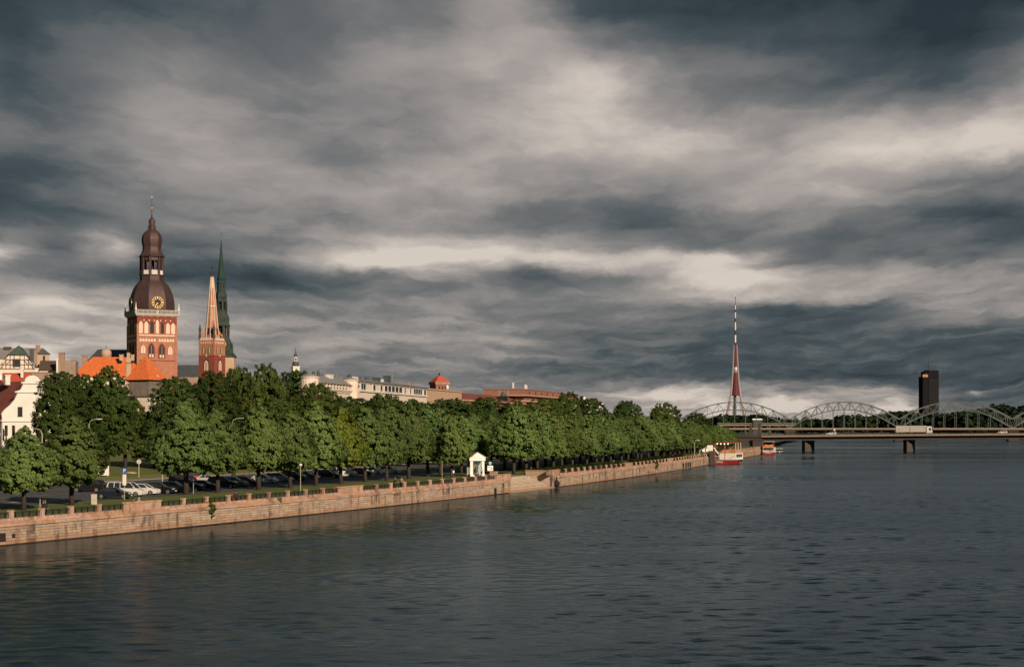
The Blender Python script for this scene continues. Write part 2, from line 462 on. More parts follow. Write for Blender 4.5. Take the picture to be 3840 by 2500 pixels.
def river():
    """one sheet: real waves in the visible reach, coarse and flat further out"""
    xs = np.concatenate([[-400, -200, -120], np.arange(-75, 110, 0.38), np.arange(110, 230, 1.0), [240, 300, 500, 1000, 2600]])
    ys = np.concatenate([[-60, 20], np.arange(52, 300, 0.38), np.arange(300, 560, 0.9), np.arange(560, 800, 3.0), [850, 1000, 1300, 1800, 2600]])
    X, Y = np.meshgrid(xs, ys)
    rs = np.random.RandomState(3); Z = np.zeros_like(X)
    for i in range(60):
        lam = 1.25 * (3.4 / 1.25) ** rs.uniform(0, 1); th = R(96) + rs.normal() * 1.0
        kx, ky = 2 * math.pi / lam * math.cos(th), 2 * math.pi / lam * math.sin(th)
        Z += lam * 0.0018 * np.sin(kx * X + ky * Y + rs.uniform(0, 6.28))
    env = np.clip((Y - 45) / 15, 0, 1) * np.clip((540 - Y) / 180, 0, 1) * np.clip((X + 80) / 8, 0, 1) * np.clip((200 - X) / 60, 0, 1)
    env *= np.clip((X - np.polyval(_wp, np.clip(Y, 60, 800))) / 24, 0.3, 1)      # sheltered water along the quay
    Z *= env
    ny, nx = X.shape
    V = np.stack([X, Y, Z], -1).reshape(-1, 3).astype(np.float32)
    idx = np.arange(ny * nx).reshape(ny, nx)
    Q = np.stack([idx[:-1, :-1], idx[:-1, 1:], idx[1:, 1:], idx[1:, :-1]], -1).reshape(-1, 4).astype(np.int32)
    # leave out what lies under the quay or well outside the reach in view
    cx = V[Q].mean(1)
    wx = np.polyval(_wp, np.clip(cx[:, 1], 60, 800))
    keep = (cx[:, 0] > wx - 3) | (cx[:, 1] < 60)
    Q = Q[keep]
    me = bpy.data.meshes.new('river')
    me.vertices.add(len(V)); me.vertices.foreach_set('co', V.reshape(-1))
    n = len(Q); me.loops.add(n * 4); me.loops.foreach_set('vertex_index', Q.reshape(-1))
    me.polygons.add(n); me.polygons.foreach_set('loop_start', np.arange(0, n * 4, 4, dtype=np.int32)); me.polygons.foreach_set('loop_total', np.full(n, 4, dtype=np.int32))
    me.polygons.foreach_set('use_smooth', np.ones(n, dtype=bool))
    me.materials.append(water_mat()); me.update(calc_edges=True)
    tag(link('river', me), None, None, None, 'structure')
river()

M_grass = mat('grass', (0.10, 0.12, 0.03), 0.95, 0.35, 0.35, bump=0.05, bscale=9)
M_lawn = mat('lawn', (0.16, 0.165, 0.045), 0.95, 0.3, 0.25, bump=0.05, bscale=7)
M_asph = mat('asphalt', (0.072, 0.072, 0.076), 0.75, 0.25, 0.3, bump=0.01, bscale=30)
M_pave = mat('paving', (0.20, 0.165, 0.135), 0.85, 0.2, 0.5, bump=0.01, bscale=12)
M_kerb = mat('kerb_stone', (0.27, 0.23, 0.20), 0.8, 0.2, 1.0)
M_white = mat('road_paint', (0.62, 0.58, 0.52), 0.7, 0.2, 2.0)

# left bank: one sheet from the quay to the horizon (a soft lift behind the road)
mb = MB(); rows = []
OFFS = [0.45, 20, 60, 74, 90, 140, 300, 900, 6000]
ZZ = [GZ, GZ, GZ + .0, GZ + 0.1, GZ + 1.3, GZ + 2.0, GZ + 2.2, GZ + 3, GZ + 4]
sl_ = sorted(list(2 + (s_of(820) - 2) * np.arange(67) / 66) + [S_ST0 - .02, S_ST0 + .02, S_ST1 - .02, S_ST1 + .02]); sN = len(sl_) - 1
for s in sl_:
    for o_, z_ in zip(OFFS, ZZ):
        if o_ < 1: o_ = recess(s, o_)
        if o_ <= 300: mb.v.append(tuple(wpt(s, o_, z_)))
        else:
            p = wpt(s, 300, z_); mb.v.append((p.x - (o_ - 300), p.y, z_))
k = len(OFFS)
for i in range(sN):
    for j in range(k - 1):
        mb.f.append((i * k + j, (i + 1) * k + j, (i + 1) * k + j + 1, i * k + j + 1)); mb.mi.append(0)
mb.build('ground', M_grass); tag(COL.objects['ground'], None, None, None, 'structure')
# bank beyond the road bridge, far islands and right bank
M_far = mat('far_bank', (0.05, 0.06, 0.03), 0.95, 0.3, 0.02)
mb = MB()
mb.add([(-6000, 790, 2.2), (118, 785, 2.2), (190, 1150, 2.0), (260, 1480, 2.0), (330, 1900, 2.0), (300, 2500, 2.0), (-6000, 9000, 2.2)], [(0, 1, 2, 3, 4, 5, 6)])
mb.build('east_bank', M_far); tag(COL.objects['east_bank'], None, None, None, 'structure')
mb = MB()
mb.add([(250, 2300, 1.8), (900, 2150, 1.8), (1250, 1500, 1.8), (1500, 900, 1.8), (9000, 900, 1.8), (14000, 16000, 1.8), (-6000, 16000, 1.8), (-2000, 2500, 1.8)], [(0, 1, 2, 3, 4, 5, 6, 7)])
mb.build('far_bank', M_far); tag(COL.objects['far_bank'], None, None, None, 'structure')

strip('promenade', M_pave, lambda s: recess(s, 0.5), lambda s: max(5.2, recess(s, 0) + 3.0), 62, 800, GZ + 0.02)
strip('road', M_asph, 20.0, 59.0, 62, 640, GZ + 0.03)
strip('pavement', M_pave, 59.3, 62.5, 62, 640, GZ + 0.13)
def kerb(name, off, D0, D1):
    mb = MB(); s0, s1 = s_of(D0), s_of(D1); n = int((s1 - s0) / 4)
    for i in range(n):
        a, b = s0 + (s1 - s0) * i / n, s0 + (s1 - s0) * (i + 1) / n
        p, q = wpt(a, off, 0), wpt(b, off, 0)
        mb.beam((p.x, p.y, GZ + 0.07), (q.x, q.y, GZ + 0.07), 0.3, 0.16)
    o = mb.build(name, M_kerb); tag(o, None, None, None, 'structure')
kerb('kerb', 59.15, 100, 520)
# painted lines on the road, each a thin sheet of its own
road = COL.objects['road']
def paint(name, pts, wdt):
    mb = MB()
    for i in range(len(pts) - 1):
        p, q = Vector(pts[i][:2]), Vector(pts[i + 1][:2]); t = (q - p).normalized(); nn = Vector((-t.y, t.x)) * wdt / 2
        z = GZ + 0.036
        mb.add([(*(p - nn), z), (*(q - nn), z), (*(q + nn), z), (*(p + nn), z)], [(0, 1, 2, 3)])
    o = mb.build(name, M_white, road)
for off in (55.4,):
    for i in range(40):
        s = s_of(150) + i * 6.5
        paint('lane_dash', [wpt(s, off), wpt(s + 2.2, off)], 0.16)
for off, a, b in ((47.5, 130, 420), (36.0, 170, 420)):
    paint('lane_line', [wpt(s, off) for s in np.arange(s_of(a), s_of(b), 6)], 0.14)
for (px, py) in ((40, 1884), (135, 1877)):
    p = gp(px, py); t = wall_t(p.y)
    paint('road_block_mark', [p, p + Vector((t.x, t.y, 0)) * 1.3], 0.62)
paint('stop_line', [gp(178, 1878), gp(216, 1873)], 0.3)
for i, (a, b) in enumerate((((320, 1854), (352, 1853)), ((312, 1877), (348, 1875)), ((250, 1873), (290, 1871)))):
    paint('parking_line', [gp(*a), gp(*b)], 0.13)
# lawn in front of the old town
mb = MB()
pl = [gp(330, 1785, GZ), gp(640, 1782, GZ), gp(760, 1776, GZ)]
strip('lawn', M_lawn, 62.6, lambda s: 73.5, 62, 640, GZ + 0.105)

# ------------------------------------------------------------------ quay wall of stone blocks
def stone_mat(name, base, stain=0.5):
    m = bpy.data.materials.new(name); m.use_nodes = True
    t = NT(m.node_tree); t.n.clear()
    o = t.new('ShaderNodeOutputMaterial'); p = t.new('ShaderNodeBsdfPrincipled'); t.l.new(p.outputs[0], o.inputs[0])
    g = t.new('ShaderNodeNewGeometry').outputs['Position']
    oi = t.new('ShaderNodeObjectInfo').outputs['Random']
    isl = t.new('ShaderNodeNewGeometry').outputs['Random Per Island']
    n1 = t.noise(t.mapping(g, scale=(1, 1, 1)), 1.3, 6, 0.65)
    # dirty run marks and patches: stretched downwards, on the stone itself
    st = t.noise(t.mapping(g, scale=(0.9, 0.9, 0.16)), 0.8, 5, 0.6)
    st2 = t.noise(t.mapping(g, scale=(0.22, 0.22, 0.5)), 0.6, 4, 0.6)
    col = t.mix(t.mapr(n1, 0.3, 0.7, 0, 1), tuple(x * 0.78 for x in base), tuple(x * 1.18 for x in base))
    hs = t.new('ShaderNodeHueSaturation'); t.l.new(col, hs.inputs['Color'])
    rr = t.math('FRACT', t.math('ADD', oi, isl))
    t.l.new(t.mapr(rr, 0, 1, 0.84, 1.16), hs.inputs['Value'])
    t.l.new(t.mapr(t.math('FRACT', t.math('MULTIPLY', rr, 9.7)), 0, 1, 0.75, 1.15), hs.inputs['Saturation'])
    t.l.new(t.mapr(t.math('FRACT', t.math('MULTIPLY', rr, 5.3)), 0, 1, 0.488, 0.508), hs.inputs['Hue'])
    dirty = t.math('MULTIPLY', t.mapr(st, 0.50, 0.60, 0, 1, True), t.mapr(st2, 0.38, 0.54, 0, 1, True))
    c2 = t.mix(t.math('MULTIPLY', dirty, stain), hs.outputs[0], (0.075, 0.050, 0.042))
    # rusty water-line stain on the lowest stones
    sepz = t.new('ShaderNodeSeparateXYZ'); t.l.new(g, sepz.inputs[0])
    low = t.mapr(t.math('ADD', sepz.outputs[2], t.math('MULTIPLY', t.math('SUBTRACT', n1, 0.5), 0.9)), 0.2, 0.9, 0.42, 0.0, True)
    c3 = t.mix(low, c2, (0.30, 0.14, 0.065))
    t.l.new(c3, p.inputs['Base Color']); p.inputs['Roughness'].default_value = 0.85; p.inputs['Specular IOR Level'].default_value = 0.2
    b = t.new('ShaderNodeBump'); b.inputs['Distance'].default_value = 0.03
    t.l.new(t.noise(g, 6, 5, 0.6), b.inputs['Height']); t.l.new(b.outputs[0], p.inputs['Normal'])
    return m
M_stone = stone_mat('quay_limestone', (0.365, 0.268, 0.195), 0.95)
M_granite = stone_mat('quay_granite', (0.40, 0.25, 0.17), 0.6)
M_mortar = mat('dark_mortar', (0.07, 0.055, 0.045), 0.95, 0.3, 2)
M_wet = mat('wet_stone', (0.03, 0.025, 0.022), 0.5, 0.3, 2)

wall = thing('quay_wall', 'long pinkish stone block embankment wall along the river, under the railing', 'wall', tuple(wpt(s_of(150), 0, 0)))
def wl(p):                                     # world to wall-local
    return tuple(Vector(p) - wall.location)
COURSES = [(-0.45, 0.10), (0.10, 0.40), (0.40, 0.68), (0.68, 0.95), (0.95, 1.22), (1.22, 1.50), (1.50, 1.82)]
rng = random.Random(5)
unit = MB().box((0, 0, 0), (1, 1, 1)).mesh('stone_block', M_stone)
unit_g = MB().box((0, 0, 0), (1, 1, 1)).mesh('granite_block', M_granite)
def runs():
    return [(s_of(112), S_ST0), (S_ST1, s_of(795))]
count = 0; rest = MB(); near = []
for (a, b) in runs():
    for ci, (z0, z1) in enumerate(COURSES):
        s = a + rng.uniform(0, 0.01) if ci % 2 == 0 else a
        while s < b - 0.05:
            L = min(rng.choice((0.9, 1.3, 1.7, 2.2, 2.8)) * rng.uniform(0.85, 1.15), b - s)
            if b - s - L < 0.5: L = b - s
            mid = s + L / 2; D = d_of(mid)
            near.append((0 if D < 152.5 or z1 < 0.2 else 1, D, mid, L, z0, z1))
            s += L
vis = sorted([q for q in near if q[0] == 1], key=lambda q: q[1])
chosen = set(id(q) for q in vis[:300])
for q in near:
    _, D, mid, L, z0, z1 = q
    pr = rng.uniform(0.0, 0.035)
    p = wpt(mid, 0.25 - pr, (z0 + z1) / 2)
    batter = (1.82 - (z0 + z1) / 2) * 0.02
    p -= Vector((-wall_t(D).y, wall_t(D).x, 0)) * batter
    if id(q) in chosen:
        link('stone_block', unit, wall, wl(p), wrot(mid), (L - 0.035, 0.5, z1 - z0 - 0.03))
    else:
        c = wl(p); rest.box(c, (L - 0.03, 0.5, z1 - z0 - 0.028), wrot(mid))
o = rest.build('stone_courses', M_stone, wall); o['kind'] = 'stuff'
# backing, coping ledge, upper plinth
def wall_strip(name, m, off0, off1, z0, z1, parent, step=4.0, rr=None):
    mb = MB()
    for (a, b) in (rr or runs()):
        n = max(1, int((b - a) / step))
        ring = []
        for i in range(n + 1):
            s = a + (b - a) * i / n
            ring.append([wl(wpt(s, o_, z_)) for (o_, z_) in ((off0, z0), (off0, z1), (off1, z1), (off1, z0))])
        for i in range(n):
            A_, B_ = ring[i], ring[i + 1]
            for k_ in range(4):
                l_ = (k_ + 1) % 4
                mb.add([A_[k_], B_[k_], B_[l_], A_[l_]], [(0, 1, 2, 3)])
        for e in (ring[0], ring[-1]): mb.add(e, [(0, 1, 2, 3)])
    return mb.build(name, m, parent)
wall_strip('backing', M_mortar, 0.045, 0.42, -0.6, 1.80, wall)
wall_strip('footing', M_wet, -0.10, 0.2, -0.7, 0.11, wall)
nco = 0; rest = MB()
for (a, b) in runs():
    n = int((b - a) / 2.3)
    for i in range(n):
        s0_, s1_ = a + (b - a) * i / n, a + (b - a) * (i + 1) / n; mid = (s0_ + s1_) / 2; D = d_of(mid)
        p = wl(wpt(mid, 0.16 - rng.uniform(0, 0.02), 1.98))
        if 150 < D < 345:
            link('coping_stone', unit_g, wall, p, wrot(mid), (s1_ - s0_ - 0.03, 0.62, 0.30)); nco += 1
        else:
            rest.box(p, (s1_ - s0_ - 0.03, 0.62, 0.30), wrot(mid))
rest.build('far_coping', M_granite, wall)['kind'] = 'stuff'
wall_strip('plinth_course', M_granite, 0.06, 0.55, 2.14, 2.36, wall)
# drain mouth at the near end and weep holes
mb = MB()
sD = s_of(161.5)
mb.box(wl(wpt(sD, 0.02, 0.55)), (0.5, 0.12, 1.1), wrot(sD)); mb.box(wl(wpt(sD - 1.9, 0.02, 0.75)), (1.5, 0.12, 1.0), wrot(sD))
mb.build('drain_opening', M_wet, wall)

# ------------------------------------------------------------------ railing: granite posts, iron panels, solid parapets
M_iron = mat('wrought_iron', (0.022, 0.022, 0.024), 0.55, 0.3, 3, metal=0.6)
rail = thing('quay_railing', 'row of granite posts with dark iron railing on top of the quay wall', 'railing', tuple(wall.location))
mbp = MB()
mbp.box((0, 0, 0.44), (0.44, 0.44, 0.88)); mbp.box((0, 0, 0.94), (0.50, 0.52, 0.13), taper=0.9); mbp.box((0, 0, 0.04), (0.48, 0.48, 0.09))
post_me = mbp.mesh('post', M_granite)
def panel_mesh(L):
    mb = MB()
    mb.box((0, 0, 0.80), (L, 0.05, 0.05)); mb.box((0, 0, 0.22), (L, 0.05, 0.05)); mb.box((0, 0, 0.66), (L, 0.035, 0.03))
    n = int(L / 0.19)
    for i in range(n + 1):
        x = -L / 2 + L * i / n
        mb.box((x, 0, 0.50), (0.028, 0.028, 0.6))
    n2 = max(2, int(L / 0.9))
    for i in range(n2):
        x = -L / 2 + L * (i + 0.5) / n2
        mb.box((x, 0, 0.45), (0.10, 0.06, 0.75)); mb.box((x, 0, 0.52), (0.24, 0.05, 0.22), taper=0.4)
    return mb.mesh('iron_panel', M_iron)
def teeth_mesh(L):
    mb = MB(); n2 = max(2, int(L / 0.9))
    for i in range(n2 + 1):
        a = -L / 2 + L * (i - 0.5) / n2 + 0.13; b = -L / 2 + L * (i + 0.5) / n2 - 0.13
        a = max(a, -L / 2); b = min(b, L / 2)
        if b - a > 0.1: mb.bx(a, b, -0.17, 0.17, 0, 0.24)
    return mb.mesh('stone_teeth', M_granite)
PAR = [(469, 597), (1272, 1355), (1857, 1912), (2053, 2096), (2344, 2369), (2504, 2522)]
def s_at_px(px, z=2.3):
    ss = np.arange(s_of(112), s_of(800), 0.25)
    pp = [wpt(s, 0.3, z) for s in ss]
    xs = np.array([1920 + F * p.x / p.y for p in pp])
    return float(np.interp(px, xs, ss))
PARS = [(s_at_px(a), s_at_px(b)) for a, b in PAR]
PZ = 2.36
def bay_run(a, b):
    n = max(1, round((b - a) / 4.9)); st = (b - a) / n
    L = st - 0.5
    pm, tm = panel_mesh(L), teeth_mesh(L)
    for i in range(n + 1):
        s = a + st * i
        if 0 < i < n or True:
            if not ((i == 0 and any(abs(s - e) < 0.3 for q in PARS for e in q)) or (i == n and any(abs(s - e) < 0.3 for q in PARS for e in q))):
                link('post', post_me, rail, wl(wpt(s, 0.30, PZ)), wrot(s))
        if i < n:
            m_ = s + st / 2
            link('iron_panel', pm, rail, wl(wpt(m_, 0.34, PZ)), wrot(m_))
            link('stone_teeth', tm, rail, wl(wpt(m_, 0.30, PZ)), wrot(m_))
edges = [s_of(148.5)] + [e for q in PARS for e in q] + [s_of(786)]
for i in range(0, len(edges), 2):
    if i == 6: pass
    a, b = edges[i], edges[i + 1]
    if abs(a - PARS[2][1]) < 0.1: continue      # stairs gap
    bay_run(a, b)
for (a, b) in PARS:
    L = b - a; m_ = (a + b) / 2
    mb = MB(); mb.box((0, 0, 0.42), (L, 0.5, 0.84)); n = max(2, int(L / 1.6))
    mb.box((0, 0.0, 0.93), (L + 0.14, 0.66, 0.16))
    o = mb.build('parapet_block', M_granite, rail, False, wl(wpt(m_, 0.32, PZ)), wrot(m_))
    sl = MB()
    for i in range(n):
        x0, x1 = -L / 2 + L * i / n, -L / 2 + L * (i + 1) / n
        sl2 = MB(); sl2.bx(x0 + 0.02, x1 - 0.02, -0.285, -0.252, 0.03, 0.82)
        sl2.build('facing_slab', M_granite, o)

# ------------------------------------------------------------------ landing stairs
st = thing('landing_stairs', 'pale stone landing stairs going down to the water, in the gap of the quay wall', 'stairs', tuple(wall.location))
L = S_ST1 - S_ST0; nst = 12
sm = (S_ST0 + S_ST1) / 2; DEP = 5.2
M_step = stone_mat('step_stone', (0.46, 0.36, 0.26), 0.25)
base_r = wrot(sm); pm = wpt(sm, 0, 0)
inl = Vector((-wall_t(d_of(sm)).y, wall_t(d_of(sm)).x, 0)); alo = Vector((wall_t(d_of(sm)).x, wall_t(d_of(sm)).y, 0))
def stp(x, off, z): return wl(pm + alo * x + inl * off + Vector((0, 0, z)))
for i in range(nst):
    z1 = 0.14 + (GZ - 0.14) * i / (nst - 1); off0 = -0.55 if i == 0 else 0.35 + (i - 1) * (DEP - 0.9) / (nst - 2)
    mb = MB(); mb.box((0, 0, 0), (L - 0.02 * i - 0.04, DEP + 0.6 - off0, z1 + 0.6 if i == 0 else 0.42))
    link('step', mb.mesh('step', M_step), st, stp(0, off0 + (DEP + 0.6 - off0) / 2, (z1 - 0.6) / 2 if i == 0 else z1 - 0.21), base_r)
for x in (-L / 2 - 0.25, L / 2 + 0.25):
    mb = MB(); c = stp(x, DEP / 2 + 0.2, 0.9); mb.box(c, (0.5, DEP + 0.9, 2.9), base_r); mb.build('side_wall', M_stone, st)
mb = MB()
c = stp(L / 2 + 0.28, DEP / 2 + 0.25, PZ + 0.36); mb.box(c, (0.5, DEP - 0.2, 0.84), base_r)
c = stp(L / 2 + 0.28, DEP / 2 + 0.25, PZ + 0.86); mb.box(c, (0.66, DEP - 0.1, 0.16), base_r)
mb.build('return_parapet', M_granite, st)
mb = MB(); mb.box(stp(-2.5, DEP + 1.2, GZ + 0.5), (1.1, 1.1, 1.05), base_r); mb.box(stp(-2.5, DEP + 1.2, GZ + 1.06), (1.25, 1.25, 0.1), base_r)
o = mb.build('stone_plinth', M_granite); o.location = wall.location
tag(o, 'square pinkish granite plinth standing at the head of the landing stairs', 'plinth')
# ------------------------------------------------------------------ trees
def leaf_mat(name, c, c2, trans=0.5):
    m = bpy.data.materials.new(name); m.use_nodes = True
    t = NT(m.node_tree); t.n.clear()
    o = t.new('ShaderNodeOutputMaterial')
    d = t.new('ShaderNodeBsdfDiffuse'); tr = t.new('ShaderNodeBsdfTranslucent'); mx = t.new('ShaderNodeMixShader')
    co = t.new('ShaderNodeTexCoord').outputs['Object']; oi = t.new('ShaderNodeObjectInfo')
    isl = t.new('ShaderNodeNewGeometry').outputs['Random Per Island']
    f = t.math('ADD', t.math('MULTIPLY', t.noise(co, 0.55, 3, 0.6), 0.8), t.math('MULTIPLY', isl, 0.35))
    col = t.mix(t.mapr(f, 0.35, 0.8, 0, 1), c, c2)
    hs = t.new('ShaderNodeHueSaturation'); t.l.new(col, hs.inputs['Color'])
    t.l.new(t.mapr(oi.outputs['Random'], 0, 1, 0.78, 1.22), hs.inputs['Value'])
    t.l.new(t.mapr(t.math('FRACT', t.math('MULTIPLY', oi.outputs['Random'], 5.7)), 0, 1, 0.485, 0.515), hs.inputs['Hue'])
    t.l.new(hs.outputs[0], d.inputs[0]); t.l.new(hs.outputs[0], tr.inputs[0])
    mx.inputs[0].default_value = trans
    t.l.new(d.outputs[0], mx.inputs[1]); t.l.new(tr.outputs[0], mx.inputs[2]); t.l.new(mx.outputs[0], o.inputs[0])
    return m
M_lime = leaf_mat('lime_leaf', (0.105, 0.172, 0.052), (0.210, 0.285, 0.092))
M_yel = leaf_mat('yellowish_leaf', (0.105, 0.15, 0.022), (0.24, 0.28, 0.055))
M_dark = leaf_mat('dark_leaf', (0.042, 0.078, 0.022), (0.088, 0.132, 0.036))
M_midg = leaf_mat('maple_leaf', (0.055, 0.090, 0.022), (0.125, 0.160, 0.040))
M_purp = leaf_mat('purple_leaf', (0.05, 0.022, 0.025), (0.10, 0.045, 0.045))
M_bark = mat('bark', (0.045, 0.036, 0.028), 0.95, 0.35, 3, bump=0.04)

def quads_mesh(name, V, m):
    """V: n x 4 x 3 leaf quads"""
    n = len(V); me = bpy.data.meshes.new(name)
    me.vertices.add(n * 4); me.vertices.foreach_set('co', V.reshape(-1).astype(np.float32))
    me.loops.add(n * 4); me.loops.foreach_set('vertex_index', np.arange(n * 4, dtype=np.int32))
    me.polygons.add(n); me.polygons.foreach_set('loop_start', np.arange(0, n * 4, 4, dtype=np.int32))
    me.polygons.foreach_set('loop_total', np.full(n, 4, dtype=np.int32))
    me.materials.append(m); me.update(calc_edges=True)
    return me

def leaves(rs, centres, out, per, rad, leaf, flat=0.6):
    """leaf quads scattered round clump centres"""
    n = len(centres) * per
    C = np.repeat(centres, per, 0); O = np.repeat(out, per, 0); Rr = np.repeat(rad, per)[:, None]
    off = rs.normal(size=(n, 3)); off /= np.linalg.norm(off, axis=1)[:, None]
    off *= rs.uniform(0.15, 1.0, (n, 1)) ** 0.6 * Rr
    off[:, 2] *= flat
    P = C + off
    nr = O * 0.95 + off / Rr * 0.6 + np.array([0, 0, 0.35]) + rs.normal(size=(n, 3)) * 0.38
    nr /= np.linalg.norm(nr, axis=1)[:, None]
    a = np.cross(nr, rs.normal(size=(n, 3))); a /= np.linalg.norm(a, axis=1)[:, None]
    b = np.cross(nr, a)
    sz = leaf * rs.uniform(0.6, 1.35, (n, 1))
    a = a * sz * 0.5; b = b * sz * 0.72
    return np.stack([P - b, P + a - b * 0.1, P + b, P - a - b * 0.1], 1)

def crown(name, seed, Rad, Hc, nc, per, leaf, prof, m, z0, lobes=0.2):
    rs = np.random.RandomState(seed)
    h = rs.uniform(0, 1, nc * 3); keep = rs.uniform(0, 1, nc * 3) < np.array([prof(x) for x in h]) ** 1.1
    h = h[keep][:nc]; nc = len(h)
    ang = rs.uniform(0, 2 * math.pi, nc)
    ph = rs.uniform(0, 6.28, 6)
    lob = 1 + lobes * (np.sin(3 * ang + ph[0] + 4 * h) * 0.5 + np.sin(5 * ang + ph[1] - 7 * h) * 0.35 + np.sin(2 * ang + ph[2] + 9 * h) * 0.4)
    fr = np.where(rs.uniform(0, 1, nc) < 0.74, rs.uniform(0.80, 1.02, nc), rs.uniform(0.25, 0.8, nc))
    pr = np.array([prof(x) for x in h])
    r = Rad * pr * lob * fr
    C = np.stack([r * np.cos(ang), r * np.sin(ang), z0 + h * Hc + rs.normal(size=nc) * 0.15], 1)
    out = np.stack([np.cos(ang), np.sin(ang), (h - 0.35) * 1.5], 1); out /= np.linalg.norm(out, axis=1)[:, None]
    rad = rs.uniform(0.055, 0.125, nc) * Rad * (0.7 + 0.5 * pr)
    V = leaves(rs, C, out, per, rad, leaf)
    # a few shoots that break the outline
    k = rs.choice(nc, nc // 5)
    V2 = leaves(rs, C[k] + out[k] * rad[k][:, None] * 0.9, out[k], per // 4, rad[k] * 0.7, leaf * 0.9)
    return quads_mesh(name, np.concatenate([V, V2]), m)

def trunk(name, seed, h, r, reach):
    rg = random.Random(seed); mb = MB()
    mb.tube([(0, 0, -0.1), (0.03, 0, h * 0.25), (rg.uniform(-.1, .1), rg.uniform(-.1, .1), h * 0.5), (rg.uniform(-.2, .2), rg.uniform(-.2, .2), h)], [r * 1.35, r, r * 0.8, r * 0.25], 8)
    for i in range(7):
        a = rg.uniform(0, 6.28); z = h * rg.uniform(0.22, 0.62); l = reach * rg.uniform(0.5, 0.85)
        mb.tube([(0, 0, z), (l * .5 * math.cos(a), l * .5 * math.sin(a), z + l * .45), (l * math.cos(a), l * math.sin(a), z + l * 0.8)], [r * .5, r * .32, r * .1], 5)
    return mb.mesh(name, M_bark, True)

def p_lime(h):    # egg-shaped, widest low, pointed top
    return max(0.05, (min(1, (h + 0.10) / 0.30) ** 0.6) * (1 - max(0, (h - 0.22) / 0.80) ** 1.55))
def p_round(h):
    return max(0.05, math.sqrt(max(0, 1 - ((h - 0.45) / 0.57) ** 2)))
def p_tall(h):
    return max(0.05, (min(1, (h + 0.08) / 0.35) ** 0.6) * (1 - max(0, (h - 0.45) / 0.58) ** 2.1))

LIME = [crown('lime_crown', 10 + i, 4.6, 8.5, 760, 34, 0.235, p_lime, M_lime, 2.5, 0.26) for i in range(6)]
LIMEY = [crown('yellow_lime_crown', 30, 4.6, 8.5, 760, 34, 0.235, p_lime, M_yel, 2.5, 0.25)]
TALL = [crown('tall_crown', 40 + i, 6.2, 15.0, 1100, 34, 0.29, (p_round, p_tall, p_round)[i % 3], M_dark, 3.2, 0.34) for i in range(4)]
MID = [crown('maple_crown', 60 + i, 5.6, 11.0, 760, 34, 0.31, (p_round, p_tall)[i % 2], M_midg, 3.0, 0.34) for i in range(3)]
TRK = [trunk('lime_trunk', i, 8.5, 0.30, 3.0) for i in range(3)]
TRKB = [trunk('tall_trunk', 9 + i, 14.5, 0.42, 4.5) for i in range(2)]
rt = random.Random(77)
def tree(name, label, cat, x, y, z, crown_me, trunk_me, sx, sz, group):
    t = thing(name, label, cat, (x, y, z), rt.uniform(0, 6.28), group)
    link('crown', crown_me, t, scale=(sx * rt.uniform(.95, 1.05), sx * rt.uniform(.95, 1.05), sz))
    link('trunk', trunk_me, t, scale=(sx, sx, sz))
    return t
G_FRONT = 'lime trees along the promenade'
# river row, trunk foot in the photograph, crown width factor, height
FRONT = [((89, 1912), 0.82, 0.76, 'lime tree at the far left edge, its trunk behind the first granite post'),
 ((269, 1892), 0.92, 0.86, 'lime tree left of the concrete box, its leaning trunk at the road edge'),
 ((697, 1853), 1.12, 1.03, 'broad lime tree standing alone between the silver car and the red van'),
 ((816, 1846), 0.92, 0.99, 'lime tree next after the broad lime, its trunk hiding a dark car'),
 ((970, 1836), 1.02, 1.03, 'lime tree whose trunk crosses a white parked car near the red bench'),
 ((1088, 1830), 0.95, 1.00, 'lime tree just left of the thin yellow lamp post on the grass'),
 ((1185, 1821), 0.98, 1.02, 'lime tree just right of the thin yellow lamp post on the grass'),
 ((1278, 1814), 0.98, 1.04, 'yellowish lime tree above the second solid parapet'),
 ((1369, 1806), 0.98, 1.08, 'lime tree just right of the yellowish one'),
 ((1450, 1802), 0.98, 1.08, 'lime tree left of the couple leaning on the railing'),
 ((1533, 1795), 0.98, 1.08, 'lime tree right of the couple leaning on the railing'),
 ((1604, 1786), 0.94, 1.08, 'lime tree on the bare earth patch, third left of the white pavilion'),
 ((1695, 1788), 0.80, 0.95, 'small lime tree beside the bin, nearest to the left of the white pavilion'),
 ((1927, 1777), 1.10, 1.06, 'lime tree right behind the white pavilion sign, left of the square plinth'),
 ((1973, 1768), 1.0, 1.06, 'lime tree above the square granite plinth at the stairs')]
for i, (pp, sx, sz, lab) in enumerate(FRONT):
    p = gp(*pp)
    tree('lime_tree', lab, 'tree', p.x, p.y, GZ, LIMEY[0] if i == 7 else LIME[i % 6], TRK[i % 3], sx * rt.uniform(.92, 1.0), sz * rt.uniform(1.07, 1.17), G_FRONT)
def row(off, D0, D1, step, fmt, sx, sz, jit=1.0, meshes=LIME, trk=TRK, name='lime_tree', group=G_FRONT):
    s = s_of(D0); i = 0
    while s < s_of(D1):
        p = wpt(s + rt.uniform(-jit, jit), off + rt.uniform(-jit, jit) * 0.6, GZ)
        tree(name, fmt % ORD[i], 'tree', p.x, p.y, p.z, meshes[rt.randrange(len(meshes))], trk[rt.randrange(len(trk))], sx * rt.uniform(.93, 1.07), sz * rt.uniform(.94, 1.07) * (1 - .24 * min(1, max(0, (p.y - 470) / 190))), group)
        s += step; i += 1
row(12.5, 345, 690, 10.5, '%s lime tree of the river row past the landing stairs', 0.98, 1.10)
row(22.0, 312, 700, 10.5, '%s lime tree of the inner row past the white pavilion', 1.0, 1.12)
row(62.5, 335, 480, 11.0, '%s lime tree on the far side of the road', 1.0, 1.08, meshes=MID, group='lime trees across the road')
